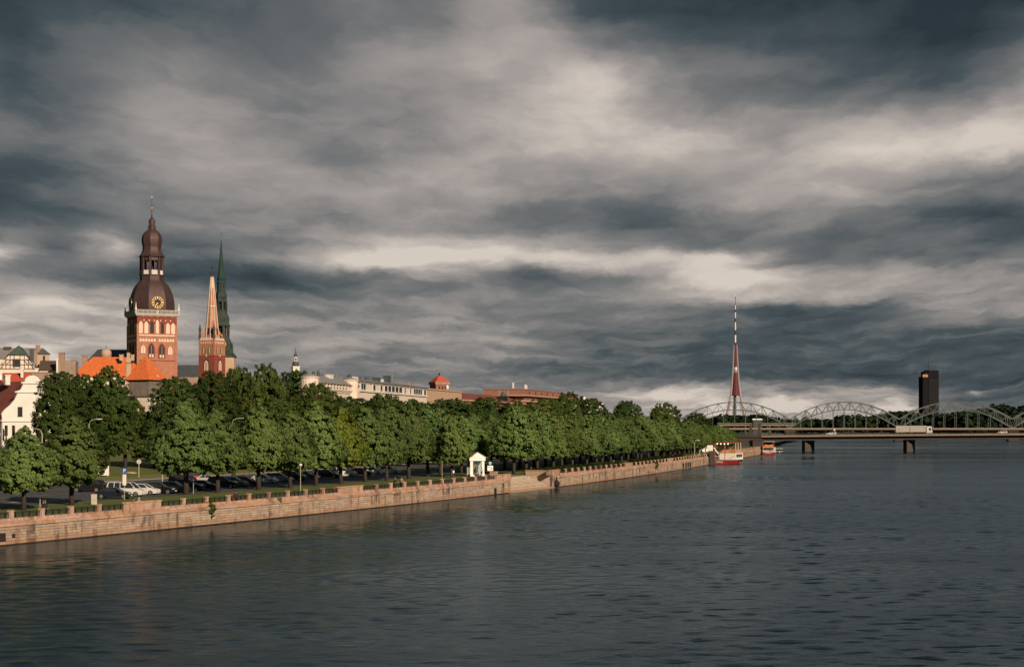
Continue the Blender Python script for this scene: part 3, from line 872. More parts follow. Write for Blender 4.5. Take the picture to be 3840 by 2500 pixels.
# tall old trees in front of the old town: crown middle x, top y, distance, kind, width
BACK = [(228, 1392, 300, 'D', 0.74, 'big dark tree covering the right half of the white gabled house'),
 (405, 1368, 315, 'D', 0.80, 'big dark tree in front of the orange roofs, left of the pyramid roof'),
 (470, 1490, 330, 'M', 0.8, 'lower brownish-green tree under the orange pyramid roof'),
 (660, 1412, 330, 'D', 0.84, 'big dark tree just right of the orange pyramid roof'),
 (800, 1390, 345, 'D', 0.88, 'big dark tree at the foot of the red brick church spire'),
 (895, 1376, 420, 'M', 0.75, 'loose brownish-green tree right of the green church spire'),
 (990, 1370, 390, 'M', 0.9, 'tallest tree crown left of the small white town hall tower'),
 (1112, 1388, 410, 'D', 1.1, 'dark round tree crown under the small white town hall tower'),
 (1182, 1436, 392, 'M', 1.1, 'small tree hiding the foot of the cream round turret'),
 (1050, 1482, 345, 'M', 0.95, 'light green tree in front of the dark trees, left of the cream building'),
 (1190, 1482, 350, 'M', 1.05, 'light green tree below the cream building eaves, left one'),
 (1310, 1486, 365, 'D', 1.0, 'dark tree before the cream building, under its second curved gable'),
 (1440, 1476, 375, 'D', 1.0, 'dark tree before the long window band of the cream building'),
 (1545, 1494, 385, 'D', 0.9, 'dark tree before the right end of the cream building'),
 (1690, 1490, 400, 'D', 1.05, 'dark tree in front of the beige building with the red pyramid tower'),
 (1825, 1488, 420, 'D', 1.0, 'dark tree before the left end of the long brick building'),
 (1935, 1498, 425, 'M', 1.0, 'tree before the dormer of the long brick building'),
 (2045, 1494, 450, 'M', 1.0, 'tree before the right half of the long brick building'),
 (2130, 1472, 470, 'M', 0.95, 'tall tree at the right end of the long brick building'),
 (2215, 1492, 500, 'D', 0.9, 'dark tree in front of the far grey roof'),
 (2350, 1500, 560, 'D', 0.8, 'dark round tree top rising alone right of the far grey roof'),
 (2490, 1512, 520, 'M', 0.9, 'pale leafy tree top nearest left of the railway arch'),
 (2610, 1545, 600, 'D', 0.8, 'dark tree under the left end of the railway arch'),
 (312, 1402, 345, 'D', 0.7, 'dark tree between the two big dark trees, under the left orange roof edge'),
 (580, 1540, 335, 'D', 0.8, 'dark low tree behind the lawn, right of the purple bush'),
 (300, 1560, 310, 'D', 0.8, 'dark low tree behind the second lime tree'),
 (760, 1545, 350, 'D', 0.8, 'dark low tree behind the fourth lime tree'),
 (900, 1540, 360, 'D', 0.85, 'dark low tree behind the fifth lime tree'),
 ]
for i, (px, py, D, kd, sx, lab) in enumerate(BACK):
    p = at(px, py, D); gz = GZ + 0.8
    hh = p.z - gz
    if kd == 'D':
        tree('old_tree', lab, 'tree', p.x, D, gz, TALL[i % 4], TRKB[i % 2], sx, hh / 18.5, 'old trees in front of the town')
    else:
        tree('old_tree', lab, 'tree', p.x, D, gz, MID[i % 3], TRKB[i % 2], sx, hh / 14.1, 'old trees in front of the town')
# ------------------------------------------------------------------ old town
M_brick = mat('church_brick', (0.34, 0.145, 0.092), 0.9, 0.22, 0.8, bump=0.02, bscale=6)
M_brickd = mat('dark_brick', (0.20, 0.050, 0.035), 0.9, 0.2, 0.8, bump=0.02, bscale=6)
M_cream = mat('cream_render', (0.60, 0.46, 0.36), 0.9, 0.12, 0.8)
M_creamw = mat('pale_plaster', (0.60, 0.51, 0.43), 0.9, 0.14, 0.35)
M_whitep = mat('white_plaster', (0.62, 0.58, 0.53), 0.9, 0.13, 0.3)
M_copperb = mat('brown_copper', (0.062, 0.036, 0.034), 0.6, 0.25, 0.5, metal=0.25, spec=0.4)
M_green = mat('verdigris', (0.014, 0.028, 0.024), 0.6, 0.5, 0.35, color2=(0.050, 0.070, 0.055))
M_gold = mat('gilding', (0.55, 0.35, 0.12), 0.35, 0.1, 3, metal=0.7)
M_dark = mat('dark_opening', (0.012, 0.012, 0.014), 0.6, 0.2, 2)
M_glass = mat('window_glass', (0.02, 0.026, 0.032), 0.12, 0.2, 0.4, spec=0.6)
M_louv = mat('green_louvre', (0.16, 0.19, 0.09), 0.8, 0.3, 3)
M_orange = mat('orange_tiles', (0.52, 0.125, 0.035), 0.85, 0.3, 1.2, bump=0.06, bscale=8)
M_redt = mat('red_tiles', (0.42, 0.075, 0.040), 0.85, 0.22, 0.6, bump=0.03, bscale=8)
M_redold = mat('old_red_tiles', (0.205, 0.060, 0.045), 0.85, 0.35, 0.35, bump=0.03, bscale=8)
M_slate = mat('slate', (0.055, 0.060, 0.068), 0.7, 0.25, 0.5)
M_zinc = mat('grey_sheet_roof', (0.22, 0.215, 0.205), 0.6, 0.2, 0.3)
M_greenr = mat('green_sheet_roof', (0.055, 0.080, 0.068), 0.6, 0.25, 0.5)
M_brownw = mat('weathered_boards', (0.16, 0.135, 0.12), 0.9, 0.4, 0.8)
M_stain = mat('stained_render', (0.26, 0.19, 0.145), 0.9, 0.3, 0.5)
M_chim = mat('chimney_brick', (0.27, 0.17, 0.12), 0.9, 0.35, 1.2)
M_timber = mat('timber', (0.075, 0.052, 0.040), 0.8, 0.3, 2)
M_brickh = mat('brown_red_brick', (0.235, 0.110, 0.078), 0.9, 0.2, 0.5, bump=0.02)
M_beige = mat('beige_stone', (0.40, 0.275, 0.19), 0.9, 0.15, 0.4)
M_metal = mat('grey_metal', (0.30, 0.30, 0.30), 0.5, 0.2, 2, metal=0.4)
M_white2 = mat('white_paint', (0.74, 0.70, 0.66), 0.6, 0.08, 1.5)

_wc = {}
def win(parent, fr, a, c, wd, h, fmat=None, bars=(2, 2), out=0.03, pane=None, fw=0.09):
    """window: frame part with its pane as a sub-part, set on a wall frame"""
    key = (round(wd, 2), round(h, 2), bars, (fmat or M_white2).name, (pane or M_glass).name, fw)
    if key not in _wc:
        mb = MB(); d = 0.12
        mb.bx(-wd / 2, -wd / 2 + fw, -d, 0.06, 0, h); mb.bx(wd / 2 - fw, wd / 2, -d, 0.06, 0, h)
        mb.bx(-wd / 2 + fw, wd / 2 - fw, -d, 0.06, h - fw, h); mb.bx(-wd / 2 - 0.06, wd / 2 + 0.06, -d - 0.06, 0.06, -fw, 0.001)
        for i in range(1, bars[0]):
            x = -wd / 2 + wd * i / bars[0]; mb.bx(x - fw * .3, x + fw * .3, -d + 0.02, 0.04, 0.001, h - fw)
        for i in range(1, bars[1]):
            z = h * i / bars[1]; mb.bx(-wd / 2 + fw, wd / 2 - fw, -d + 0.03, 0.03, z - fw * .3, z + fw * .3)
        pm = MB(); pm.bx(-wd / 2 + fw * .5, wd / 2 - fw * .5, -0.05, 0.05, 0.0, h - fw * .5)
        _wc[key] = (mb.mesh('window', fmat or M_white2), pm.mesh('pane', pane or M_glass))
    f, p = _wc[key]; o, u, n = fr
    q = (o[0] + u[0] * a + n[0] * out, o[1] + u[1] * a + n[1] * out, o[2] + c)
    wo = link('window', f, parent, q, math.atan2(u[1], u[0]))
    link('pane', p, wo)
    return wo

def gable_roof(mb, w_, dp, e, r, ov=0.35, hip=0.0, axis='y', x0=None, y0=0.0):
    """solid roof over a footprint: centred in x, from y0 to y0+dp; ridge along the axis; hip = ridge inset"""
    a, b = -w_ / 2 - ov, w_ / 2 + ov; c, d = y0 - ov, y0 + dp + ov
    if axis == 'y':
        m = (a + b) / 2
        vs = [(a, c, e), (b, c, e), (b, d, e), (a, d, e), (m, c + hip, r), (m, d - hip, r)]
        mb.add(vs, [(0, 1, 4), (1, 2, 5, 4), (2, 3, 5), (3, 0, 4, 5), (3, 2, 1, 0)])
    else:
        m = (c + d) / 2
        vs = [(a, c, e), (b, c, e), (b, d, e), (a, d, e), (a + hip, m, r), (b - hip, m, r)]
        mb.add(vs, [(0, 1, 5, 4), (1, 2, 5), (2, 3, 4, 5), (3, 0, 4), (3, 2, 1, 0)])
    return mb

def chimney(parent, x, y, z0, z1, wx, wy, m=None):
    mb = MB(); mb.bx(x - wx / 2, x + wx / 2, y - wy / 2, y + wy / 2, z0, z1 - 0.25); mb.bx(x - wx / 2 - .12, x + wx / 2 + .12, y - wy / 2 - .12, y + wy / 2 + .12, z1 - 0.25, z1)
    return mb.build('chimney', m or M_chim, parent)

class Bld:
    """a building: an Empty at its foot plus pixel-free local frames"""
    def __init__(s, name, label, cat, px, D, th, w_, dp, base=GZ, group=None, centre=False):
        s.D = D; s.k = F / D; s.base = base; s.w = w_; s.dp = dp; s.th = R(th); s.px = px
        X = (px - 1920) / F * D; Y = D
        if centre: X += math.sin(s.th) * dp / 2; Y -= math.cos(s.th) * dp / 2      # px, D name the middle of the plan
        s.t = thing(name, label, cat, (X, Y, base), s.th, group)
        s.front = ((0, 0, 0), (1, 0), (0, -1)); s.left = ((-w_ / 2, 0, 0), (0, -1), (-1, 0)); s.right = ((w_ / 2, 0, 0), (0, 1), (1, 0))
    def z(s, py): return CAMZ + (HY - py) / s.k - s.base
    def u(s, px): return (px - s.px) / s.k / math.cos(s.th)
    def walls(s, z1, m, z0=-1.0, name='wall'):
        mb = MB(); mb.bx(-s.w / 2, s.w / 2, 0, s.dp, z0, z1); return mb.build(name, m, s.t)

# ---------------- cathedral tower with the brown copper helm
D0 = 570.0; k0 = F / D0; base = GZ + 1.6
dom = thing('cathedral_tower', 'tall brick cathedral tower with brown onion dome and gold clock', 'tower', ((569.5 - 1920) / F * (D0 + 8), D0 + 8, base), R(27))
S = 13.9; hs = S / 2
def dz(py): return CAMZ + (HY - py) / k0 - base
zt, zb = dz(1180), dz(1215)
mb = MB(); mb.bx(-hs, hs, -hs, hs, -2, zb); mb.build('shaft', M_brick, dom)
mb = MB(); mb.bx(-hs, hs, -hs, hs, zb, zt); mb.build('upper_shaft', M_brickd, dom)
M_dpil = M_brick
faces = [((0, -hs, 0), (1, 0), (0, -1)), ((-hs, 0, 0), (0, -1), (-1, 0)), ((hs, 0, 0), (0, 1), (1, 0)), ((0, hs, 0), (-1, 0), (0, 1))]
def fu(x): return (x - 645) / 630 * S
def zy(y): return dz(1040 + y / 4.303)
for fi, fr in enumerate(faces[:3]):
    for (a, b, top, bot, dark) in ((360, 420, 700, 893, 0), (443, 505, 706, 895, 0), (532, 592, 705, 897, 1), (623, 674, 675, 900, 0), (698, 757, 718, 905, 1), (787, 849, 722, 908, 0), (867, 933, 722, 912, 0)):
        c = fu((a + b) / 2); wd = (b - a) / 630 * S; bot = 900
        mb = MB(); mb.ext(arch_pts(c, zy(bot), wd, zy(top) - zy(bot), True, 4), fr, -0.02, 0.05)
        o = mb.build('belfry_opening' if dark else 'blind_arch', M_dark if dark else M_cream, dom)
        sl = MB()
        for sx in (-1, 1):
            x = c + sx * (wd / 2 + 0.11); sl.ext([(x - .11, zy(bot)), (x + .11, zy(bot)), (x + .11, zy(top + 55)), (x - .11, zy(top + 55))], fr, -0.01, 0.20)
        sl.build('jamb', M_dpil, o)
    for cx in (438, 520, 600, 700, 780, 858):
        mb = MB(); q = fu(cx); z = zy(690)
        mb.ext([(q + .25 * math.cos(i * .785), z + .25 * math.sin(i * .785)) for i in range(8)], fr, 0, 0.10); mb.build('round_boss', M_cream, dom)
    mb = MB(); mb.ext([(fu(358), zy(943)), (fu(925), zy(943)), (fu(925), zy(922)), (fu(358), zy(922))], fr, -0.02, 0.16); mb.build('cornice_band', M_cream, dom)
    for (a, b) in ((362, 628), (665, 920)):
        n = 6
        for i in range(n):
            x0 = a + (b - a) * i / n; x1 = a + (b - a) * (i + 1) / n
            mb = MB(); mb.ext(arch_pts(fu((x0 + x1) / 2), zy(1030), (x1 - x0) / 630 * S * 0.82, 1.05, True, 3), fr, -0.01, 0.06); mb.build('frieze_arch', M_cream, dom)
    for (a, b, top, bot, dark) in ((388, 462, 1085, 1225, 0), (503, 603, 1055, 1290, 1), (666, 772, 1062, 1296, 1), (815, 888, 1100, 1240, 0)):
        c = fu((a + b) / 2); wd = (b - a) / 630 * S; z0, z1 = zy(bot), zy(top)
        mb = MB(); mb.ext(arch_pts(c, z0 - .1, wd + 0.25, z1 - z0 + .3, True, 5), fr, -0.02, 0.10)
        o = mb.build('window_surround', M_brickd, dom)
        mb = MB()
        if dark:
            mb.ext(arch_pts(c, z0, wd * .8, z1 - z0 - .25, True, 5), fr, 0.0, 0.13); mb.build('opening', M_dark, o)
            mb = MB(); mb.ext([(c - .12, z0), (c + .12, z0), (c + .12, z1 - .9), (c - .12, z1 - .9)], fr, 0, 0.24); mb.build('mullion', M_brick, o)
            for sx in (-1, 1):
                mb = MB(); x = c + sx * wd * .21; mb.ext([(x - .28, z0 + .1), (x + .28, z0 + .1), (x + .28, z0 + 1.15), (x - .28, z0 + 1.15)], fr, 0, 0.18); mb.build('pale_panel', M_cream, o)
        else:
            mb.ext(arch_pts(c, z0, wd, z1 - z0, True, 5), fr, 0.0, 0.14); mb.build('blind_panel', M_cream, o)
            mb = MB(); mb.ext([(c - .07, z0), (c + .07, z0), (c + .07, z1 - .5), (c - .07, z1 - .5)], fr, 0, 0.2); mb.build('mullion', M_brick, o)
    mb = MB(); mb.ext([(-hs, dz(1352)), (hs, dz(1352)), (hs, dz(1349)), (-hs, dz(1349))], fr, -0.02, 0.14); mb.build('string_course', M_brickd, dom)
    for i in range(5):
        mb = MB(); q = fu(430 + i * 113); z = dz(1181); mb.ext([(q - .13, z - .5), (q + .13, z - .5), (q + .2, z), (q - .2, z)], fr, 0, 0.3); mb.build('corbel', M_cream, dom)
mb = MB()
for sx in (-1, 1):
    for sy in (-1, 1): mb.bx(sx * hs - .35, sx * hs + .35, sy * hs - .35, sy * hs + .35, -2, zb - 5.5)
for i, (sx, sy) in enumerate(((-1, -1), (1, -1), (-1, 1), (1, 1))):
    mb = MB(); mb.bx(sx * (hs - .25) - .4, sx * (hs - .25) + .4, sy * (hs - .25) - .4, sy * (hs - .25) + .4, -2, zb - 0.01); mb.build('corner_buttress', M_brick, dom)
# balcony
M_balu = mat('grey_white_paint', (0.42, 0.38, 0.35), 0.8, 0.15, 1.0)
bh = hs + 0.75
mb = MB(); mb.bx(-bh, bh, -bh, bh, zt, zt + 0.45); mb.bx(-bh + .3, bh - .3, -bh + .3, bh - .3, zt - 0.35, zt); mb.build('balcony_slab', M_balu, dom)
for fi, (o_, u_, n_) in enumerate([((0, -bh + .15, 0), (1, 0), (0, -1)), ((-bh + .15, 0, 0), (0, -1), (-1, 0)), ((bh - .15, 0, 0), (0, 1), (1, 0)), ((0, bh - .15, 0), (-1, 0), (0, 1))]):
    mb = MB(); fr = (o_, u_, n_); q = bh - .15
    mb.ext([(-q, zt + 1.55), (q, zt + 1.55), (q, zt + 1.75), (-q, zt + 1.75)], fr, -.12, .12)
    n = 34
    for i in range(n + 1):
        x = -q + 2 * q * i / n; wd = 0.28 if i in (0, n // 2, n) else 0.11
        mb.ext([(x - wd, zt + .45), (x + wd, zt + .45), (x + wd, zt + 1.55), (x - wd, zt + 1.55)], fr, -.08, .08)
    mb.build('balustrade', M_balu, dom)
for sx in (-1, 1):
    for sy in (-1, 1):
        mb = MB(); mb.lathe([(.35, zt + 1.7), (.35, zt + 2.1), (.22, zt + 2.3), (.02, zt + 4.5)], 6, (sx * (bh - .2), sy * (bh - .2), 0)); mb.build('finial', M_white2, dom)
# helm
def hm(pts, y0=700, div=46.8, g=1.02):
    return [(h / div * g, dz(y0 + y / 4.303)) for (y, h) in pts]
o8 = R(22.5)
mb = MB()
mb.lathe([(7.55, zt + .4)] + hm([(530, 349), (480, 352), (430, 352), (350, 344), (300, 335), (250, 321), (200, 304), (150, 283), (110, 260), (80, 238), (50, 212), (30, 198)], 1040, g=1.05), 8, (0, 0, 0), o8)
helm = mb.build('helm', M_copperb, dom)
mb = MB(); mb.lathe(hm([(1515, 199), (1490, 199), (1486, 190), (1410, 190), (1404, 200), (1390, 200)], 700), 8, (0, 0, 0), o8); mb.build('drum', M_copperb, dom)
zl0, zl1 = dz(700 + 1390 / 4.303), dz(700 + 1110 / 4.303)
rl = 178 / 46.8 * 1.0
for i in range(8):
    a = o8 + i * math.pi / 4
    mb = MB(); mb.box((rl * math.cos(a), rl * math.sin(a), (zl0 + zl1) / 2), (.75, .75, zl1 - zl0), a); mb.build('lantern_pier', M_copperb, dom)
    b = a + math.pi / 8; apo = rl * math.cos(math.pi / 8)
    fr = ((apo * math.cos(b), apo * math.sin(b), 0), (-math.sin(b), math.cos(b)), (math.cos(b), math.sin(b)))
    half = rl * math.sin(math.pi / 8)
    mb = MB()
    mb.ext([(-half + .3, zl1 - 1.1), (half - .3, zl1 - 1.1), (half - .3, zl1), (-half + .3, zl1)], fr, -.15, .1)
    mb.ext([(-.09, zl0), (.09, zl0), (.09, zl1 - 1), (-.09, zl1 - 1)], fr, -.1, .12)
    mb.build('arcade', M_copperb, dom)
    mb = MB(); zr = zl0 + 1.45
    mb.ext([(-half + .42, zr - .15), (half - .42, zr - .15), (half - .42, zr), (-half + .42, zr)], fr, .02, .2); mb.ext([(-half + .42, zl0 + .05), (half - .42, zl0 + .05), (half - .42, zl0 + .18), (-half + .42, zl0 + .18)], fr, .02, .2)
    for j in range(9):
        x = -half + .5 + (2 * half - 1.0) * j / 8; mb.ext([(x - .07, zl0 + .18), (x + .07, zl0 + .18), (x + .07, zr - .15), (x - .07, zr - .15)], fr, .05, .17)
    mb.build('lantern_railing', M_white2, dom)
mb = MB(); mb.lathe([(.9, zl0 + 1), (.8, zl0 + 1.6), (.6, zl0 + 2.6), (.15, zl0 + 3.0), (.08, zl1)], 10); mb.build('bell', M_dark, dom)
mb = MB(); mb.lathe(hm([(1112, 182), (1100, 200), (1086, 204), (1070, 186), (1040, 166), (1000, 149), (960, 142), (930, 143), (890, 153), (850, 158), (810, 159), (770, 154), (730, 138), (700, 118), (670, 86), (650, 62), (635, 55), (612, 57), (606, 62), (596, 58), (575, 44), (560, 47), (545, 46), (520, 50), (500, 49), (480, 40), (465, 27), (445, 14), (400, 9), (325, 5)], g=1.05), 8, (0, 0, 0), o8)
mb.build('onion_spire', M_copperb, dom)
mb = MB(); mb.sphere((0, 0, dz(700 + 303 / 4.303)), .46, 12, 8); mb.build('gold_ball', M_gold, dom, True)
mb = MB(); mb.tube([(0, 0, dz(774)), (0, 0, dz(733))], .07, 5); mb.build('rod', M_dark, dom)
mb = MB(); zz = dz(731); mb.sphere((0, 0, zz), .24, 8, 6); mb.ext([(-.25, zz + .1), (.15, zz + .1), (.35, zz + .4), (.05, zz + .3), (-.2, zz + .45)], ((0, 0, 0), (1, 0), (0, -1)), -.04, .04); mb.build('weathercock', M_gold, dom)
# clocks
def clock(parent, fr, zc, r, dist):
    o_, u_, n_ = fr
    def disc(r_, n=24, c=(0, 0)): return [(c[0] + r_ * math.cos(2 * math.pi * i / n), zc + c[1] + r_ * math.sin(2 * math.pi * i / n)) for i in range(n)]
    mb = MB(); mb.ext(disc(r), fr, dist - 1.2, dist); cl = mb.build('clock_face', M_dark, parent)
    mb = MB()
    for (r0, r1) in ((r * .97, r * 1.03), (r * .60, r * .64)):
        for i in range(24):
            a0, a1 = 2 * math.pi * i / 24, 2 * math.pi * (i + 1) / 24
            mb.ext([(r0 * math.cos(a0), zc + r0 * math.sin(a0)), (r1 * math.cos(a0), zc + r1 * math.sin(a0)), (r1 * math.cos(a1), zc + r1 * math.sin(a1)), (r0 * math.cos(a1), zc + r0 * math.sin(a1))], fr, dist, dist + .06)
    mb.build('dial_ring', M_gold, cl)
    for i in range(12):
        a = math.pi / 2 - i * math.pi / 6; mb = MB(); t = Vector((math.cos(a), math.sin(a))); s_ = Vector((-t.y, t.x)) * r * (.075 if i % 3 else .11)
        p, q = t * r * .67, t * r * .94
        mb.ext([tuple(p - s_ + Vector((0, zc))), tuple(q - s_ + Vector((0, zc))), tuple(q + s_ + Vector((0, zc))), tuple(p + s_ + Vector((0, zc)))], fr, dist, dist + .07)
        mb.build('numeral', M_gold, cl)
    for (ang, ln, wd) in ((-120, .62, .10), (-112, .40, .16)):
        a = R(ang); t = Vector((math.cos(a), math.sin(a))); s_ = Vector((-t.y, t.x)) * r * wd; mb = MB()
        c0 = Vector((0, zc)); mb.ext([tuple(c0 - s_ * .3), tuple(c0 + t * r * ln * .6 - s_), tuple(c0 + t * r * ln), tuple(c0 + t * r * ln * .6 + s_), tuple(c0 + s_ * .3)], fr, dist + .05, dist + .12); mb.build('hand', M_gold, cl)
zc = zy(400)
clock(dom, ((0, 0, 0), (1, 0), (0, -1)), zc, 2.02, 7.62)
clock(dom, ((0, 0, 0), (0, -1), (-1, 0)), zc, 2.02, 7.62)
# nave roof behind the houses, left of the tower, and cloister roof right of it
b = Bld('cathedral_nave', 'dark slate nave roof beside the cathedral tower with small dome and cross', 'church', 430, 590, 8, 22, 30, GZ + 1.6)
b.walls(b.z(1372), M_stain)
mb = MB(); gable_roof(mb, 22, 30, b.z(1372), b.z(1303), 0.4, 4, 'x', y0=0); mb.build('roof', M_slate, b.t)
mb = MB(); mb.lathe([(1.9, b.z(1345)), (1.9, b.z(1322)), (1.7, b.z(1316)), (1.1, b.z(1311)), (.1, b.z(1308))], 12, (b.u(401), -2, 0)); mb.build('small_dome', M_beige, b.t, True)
mb = MB(); x = b.u(401); mb.bx(x - .06, x + .06, -2.06, -1.94, b.z(1309), b.z(1296)); mb.bx(x - .4, x + .4, -2.05, -1.95, b.z(1301), b.z(1300)); mb.build('cross', M_dark, b.t)
b = Bld('long_slate_roof', 'long low dark slate roof between the cathedral and the red church', 'building', 712, 600, 3, 13, 12, GZ + 1.6)
b.walls(b.z(1412), M_stain)
mb = MB(); gable_roof(mb, 13, 12, b.z(1412), b.z(1366), 0.3, 0.2, 'x'); mb.build('roof', M_slate, b.t)

# ---------------- red brick church with pale spire
D1 = 480.0; k1 = F / D1; S1 = 5.15; h1 = S1 / 2
sav = thing('red_brick_church', 'slim red brick church tower with pale ribbed spire and pinnacles', 'church', ((795 - 1920) / F * (D1 + 3), D1 + 3, base), R(65))
def sz(y): return CAMZ + (HY - (1100 + y / 5.164)) / k1 - base
mb = MB(); mb.bx(-h1 - .18, h1 + .18, -h1 - .18, h1 + .18, -2, sz(1190)); mb.build('lower_shaft', M_brickd, sav)
mb = MB(); mb.bx(-h1, h1, -h1, h1, sz(1190), sz(870)); mb.build('upper_shaft', M_brick, sav)
fs = [((0, -h1, 0), (1, 0), (0, -1)), ((-h1, 0, 0), (0, -1), (-1, 0)), ((h1, 0, 0), (0, 1), (1, 0)), ((0, h1, 0), (-1, 0), (0, 1))]
for fi, fr in enumerate(fs[:2]):
    for cx in (-1.05, 1.05):
        mb = MB(); mb.ext(arch_pts(cx, sz(1165), 1.15, sz(1005) - sz(1165), True, 4), fr, 0, .10); o = mb.build('louvre_surround', M_brickd, sav)
        mb = MB(); mb.ext(arch_pts(cx, sz(1160), .85, sz(1020) - sz(1160), True, 4), fr, .02, .13); mb.build('louvre', M_louv, o)
        mb = MB(); mb.ext([(cx - .05, sz(1160)), (cx + .05, sz(1160)), (cx + .05, sz(1030)), (cx - .05, sz(1030))], fr, .02, .2); mb.build('mullion', M_cream, o)
    mb = MB(); mb.ext([(-h1 + .3, sz(905)), (h1 - .3, sz(905)), (h1 - .3, sz(885)), (-h1 + .3, sz(885))], fr, 0, .12)
    for i in range(5):
        x = -2 + i; mb.ext([(x - .3, sz(885)), (x + .3, sz(885)), (x + .3, sz(855)), (x - .3, sz(855))], fr, -.3, .12)
    mb.build('battlement', M_cream, sav)
    for i in range(6):
        x = -1.95 + i * .78; mb = MB(); mb.ext([(x - .22, sz(950)), (x, sz(975)), (x + .22, sz(950)), (x + .22, sz(935)), (x - .22, sz(935))], fr, 0, .09); mb.build('frieze_tooth', M_cream, sav)
    fr2 = ((fr[0][0] + fr[2][0] * .18, fr[0][1] + fr[2][1] * .18, 0), fr[1], fr[2])
    mb = MB(); mb.ext(arch_pts(0, sz(1490), 1.9, sz(1265) - sz(1490), True, 5), fr2, -.05, .08); o = mb.build('window_surround', M_dark, sav)
    mb = MB(); mb.ext(arch_pts(0, sz(1490), 1.45, sz(1290) - sz(1490), True, 5), fr2, 0, .11); mb.build('window_panel', M_cream, o)
    for x in (-.25, .25):
        mb = MB(); mb.ext([(x - .06, sz(1490)), (x + .06, sz(1490)), (x + .06, sz(1330)), (x - .06, sz(1330))], fr2, 0, .16); mb.build('mullion', M_brickd, o)
    mb = MB(); mb.ext([(-.25, sz(1190)), (0, sz(1230)), (.25, sz(1190)), (.25, sz(1180)), (-.25, sz(1180))], fr2, 0, .12); mb.build('keystone', M_cream, sav)
    mb = MB(); mb.ext([(-h1 - .2, sz(1196)), (h1 + .2, sz(1196)), (h1 + .2, sz(1182)), (-h1 - .2, sz(1182))], fr2, -.1, .1); mb.build('string_course', M_brick, sav)
for sx in (-1, 1):
    for sy in (-1, 1):
        c = (sx * (h1 - .1), sy * (h1 - .1), 0)
        mb = MB(); mb.box((c[0], c[1], (sz(1190) + sz(870)) / 2), (.5, .5, sz(870) - sz(1190))); mb.build('corner_pier', M_brick, sav)
        mb = MB(); mb.lathe([(.45, sz(870)), (.45, sz(800)), (.32, sz(790)), (.32, sz(715)), (.45, sz(700)), (.40, sz(680)), (.03, sz(580))], 8, c); mb.build('pinnacle', M_timber, sav)
        mb = MB(); mb.beam((c[0] * .95, c[1] * .95, sz(840)), (c[0] * .45, c[1] * .45, sz(700)), .3, .5); mb.build('flying_buttress', M_brick, sav)
rb, zb0, zb1 = 2.05, sz(870), sz((1035 - 1100) * 5.164)
mb = MB(); rt_ = .36
mb.lathe([(rb, zb0), (rt_, zb1)], 8, (0, 0, 0), o8); spire = mb.build('spire', M_brick, sav)
for i in range(8):
    a = o8 + i * math.pi / 4; mb = MB()
    mb.beam((rb * math.cos(a), rb * math.sin(a), zb0), (rt_ * math.cos(a), rt_ * math.sin(a), zb1), .27, .2); mb.build('rib', M_cream, spire)
    a2 = a + math.pi / 8; r0 = rb * .92
    zA, zB = sz(300), sz(520); q = lambda z: (rb + (rt_ - rb) * (z - zb0) / (zb1 - zb0)) * .93
    if i % 2 == 0:
        mb = MB(); mb.beam((q(zA) * math.cos(a2), q(zA) * math.sin(a2), zA), (q(zB) * math.cos(a2), q(zB) * math.sin(a2), zB), .25, .12); mb.build('pale_strip', M_cream, spire)
    zC = sz(790); mb = MB(); mb.beam((q(zC) * math.cos(a2), q(zC) * math.sin(a2), zC), (q(sz(665)) * math.cos(a2), q(sz(665)) * math.sin(a2), sz(665)), .5, .25); mb.build('lucarne', M_dark, spire)
qz = lambda z: rb + (rt_ - rb) * (z - zb0) / (zb1 - zb0)
zr = sz(235); mb = MB(); mb.lathe([(qz(zr) * 1.12, zr - .15), (qz(zr) * 1.12, zr + .15)], 8, (0, 0, 0), o8); mb.build('ring', M_cream, spire)
zr2 = sz(-130); mb = MB(); mb.lathe([(qz(zr2) * 1.10, zr2), (rt_ * 1.12, zb1 + .01)], 8, (0, 0, 0), o8); mb.build('pale_cap', M_cream, spire)
mb = MB(); z0 = zb1; mb.lathe([(.42, z0), (.34, z0 + .7), (.5, z0 + .85), (.5, z0 + 1.05), (.1, z0 + 1.2), (.07, z0 + 2.6)], 8); mb.build('finial', M_green, sav)
mb = MB(); z1 = CAMZ + (HY - 995) / k1 - base; mb.bx(-.06, .06, -.06, .06, z0 + 1.2, z1); mb.bx(-.45, .45, -.06, .06, z1 - .75, z1 - .6); mb.build('cross', M_dark, sav)

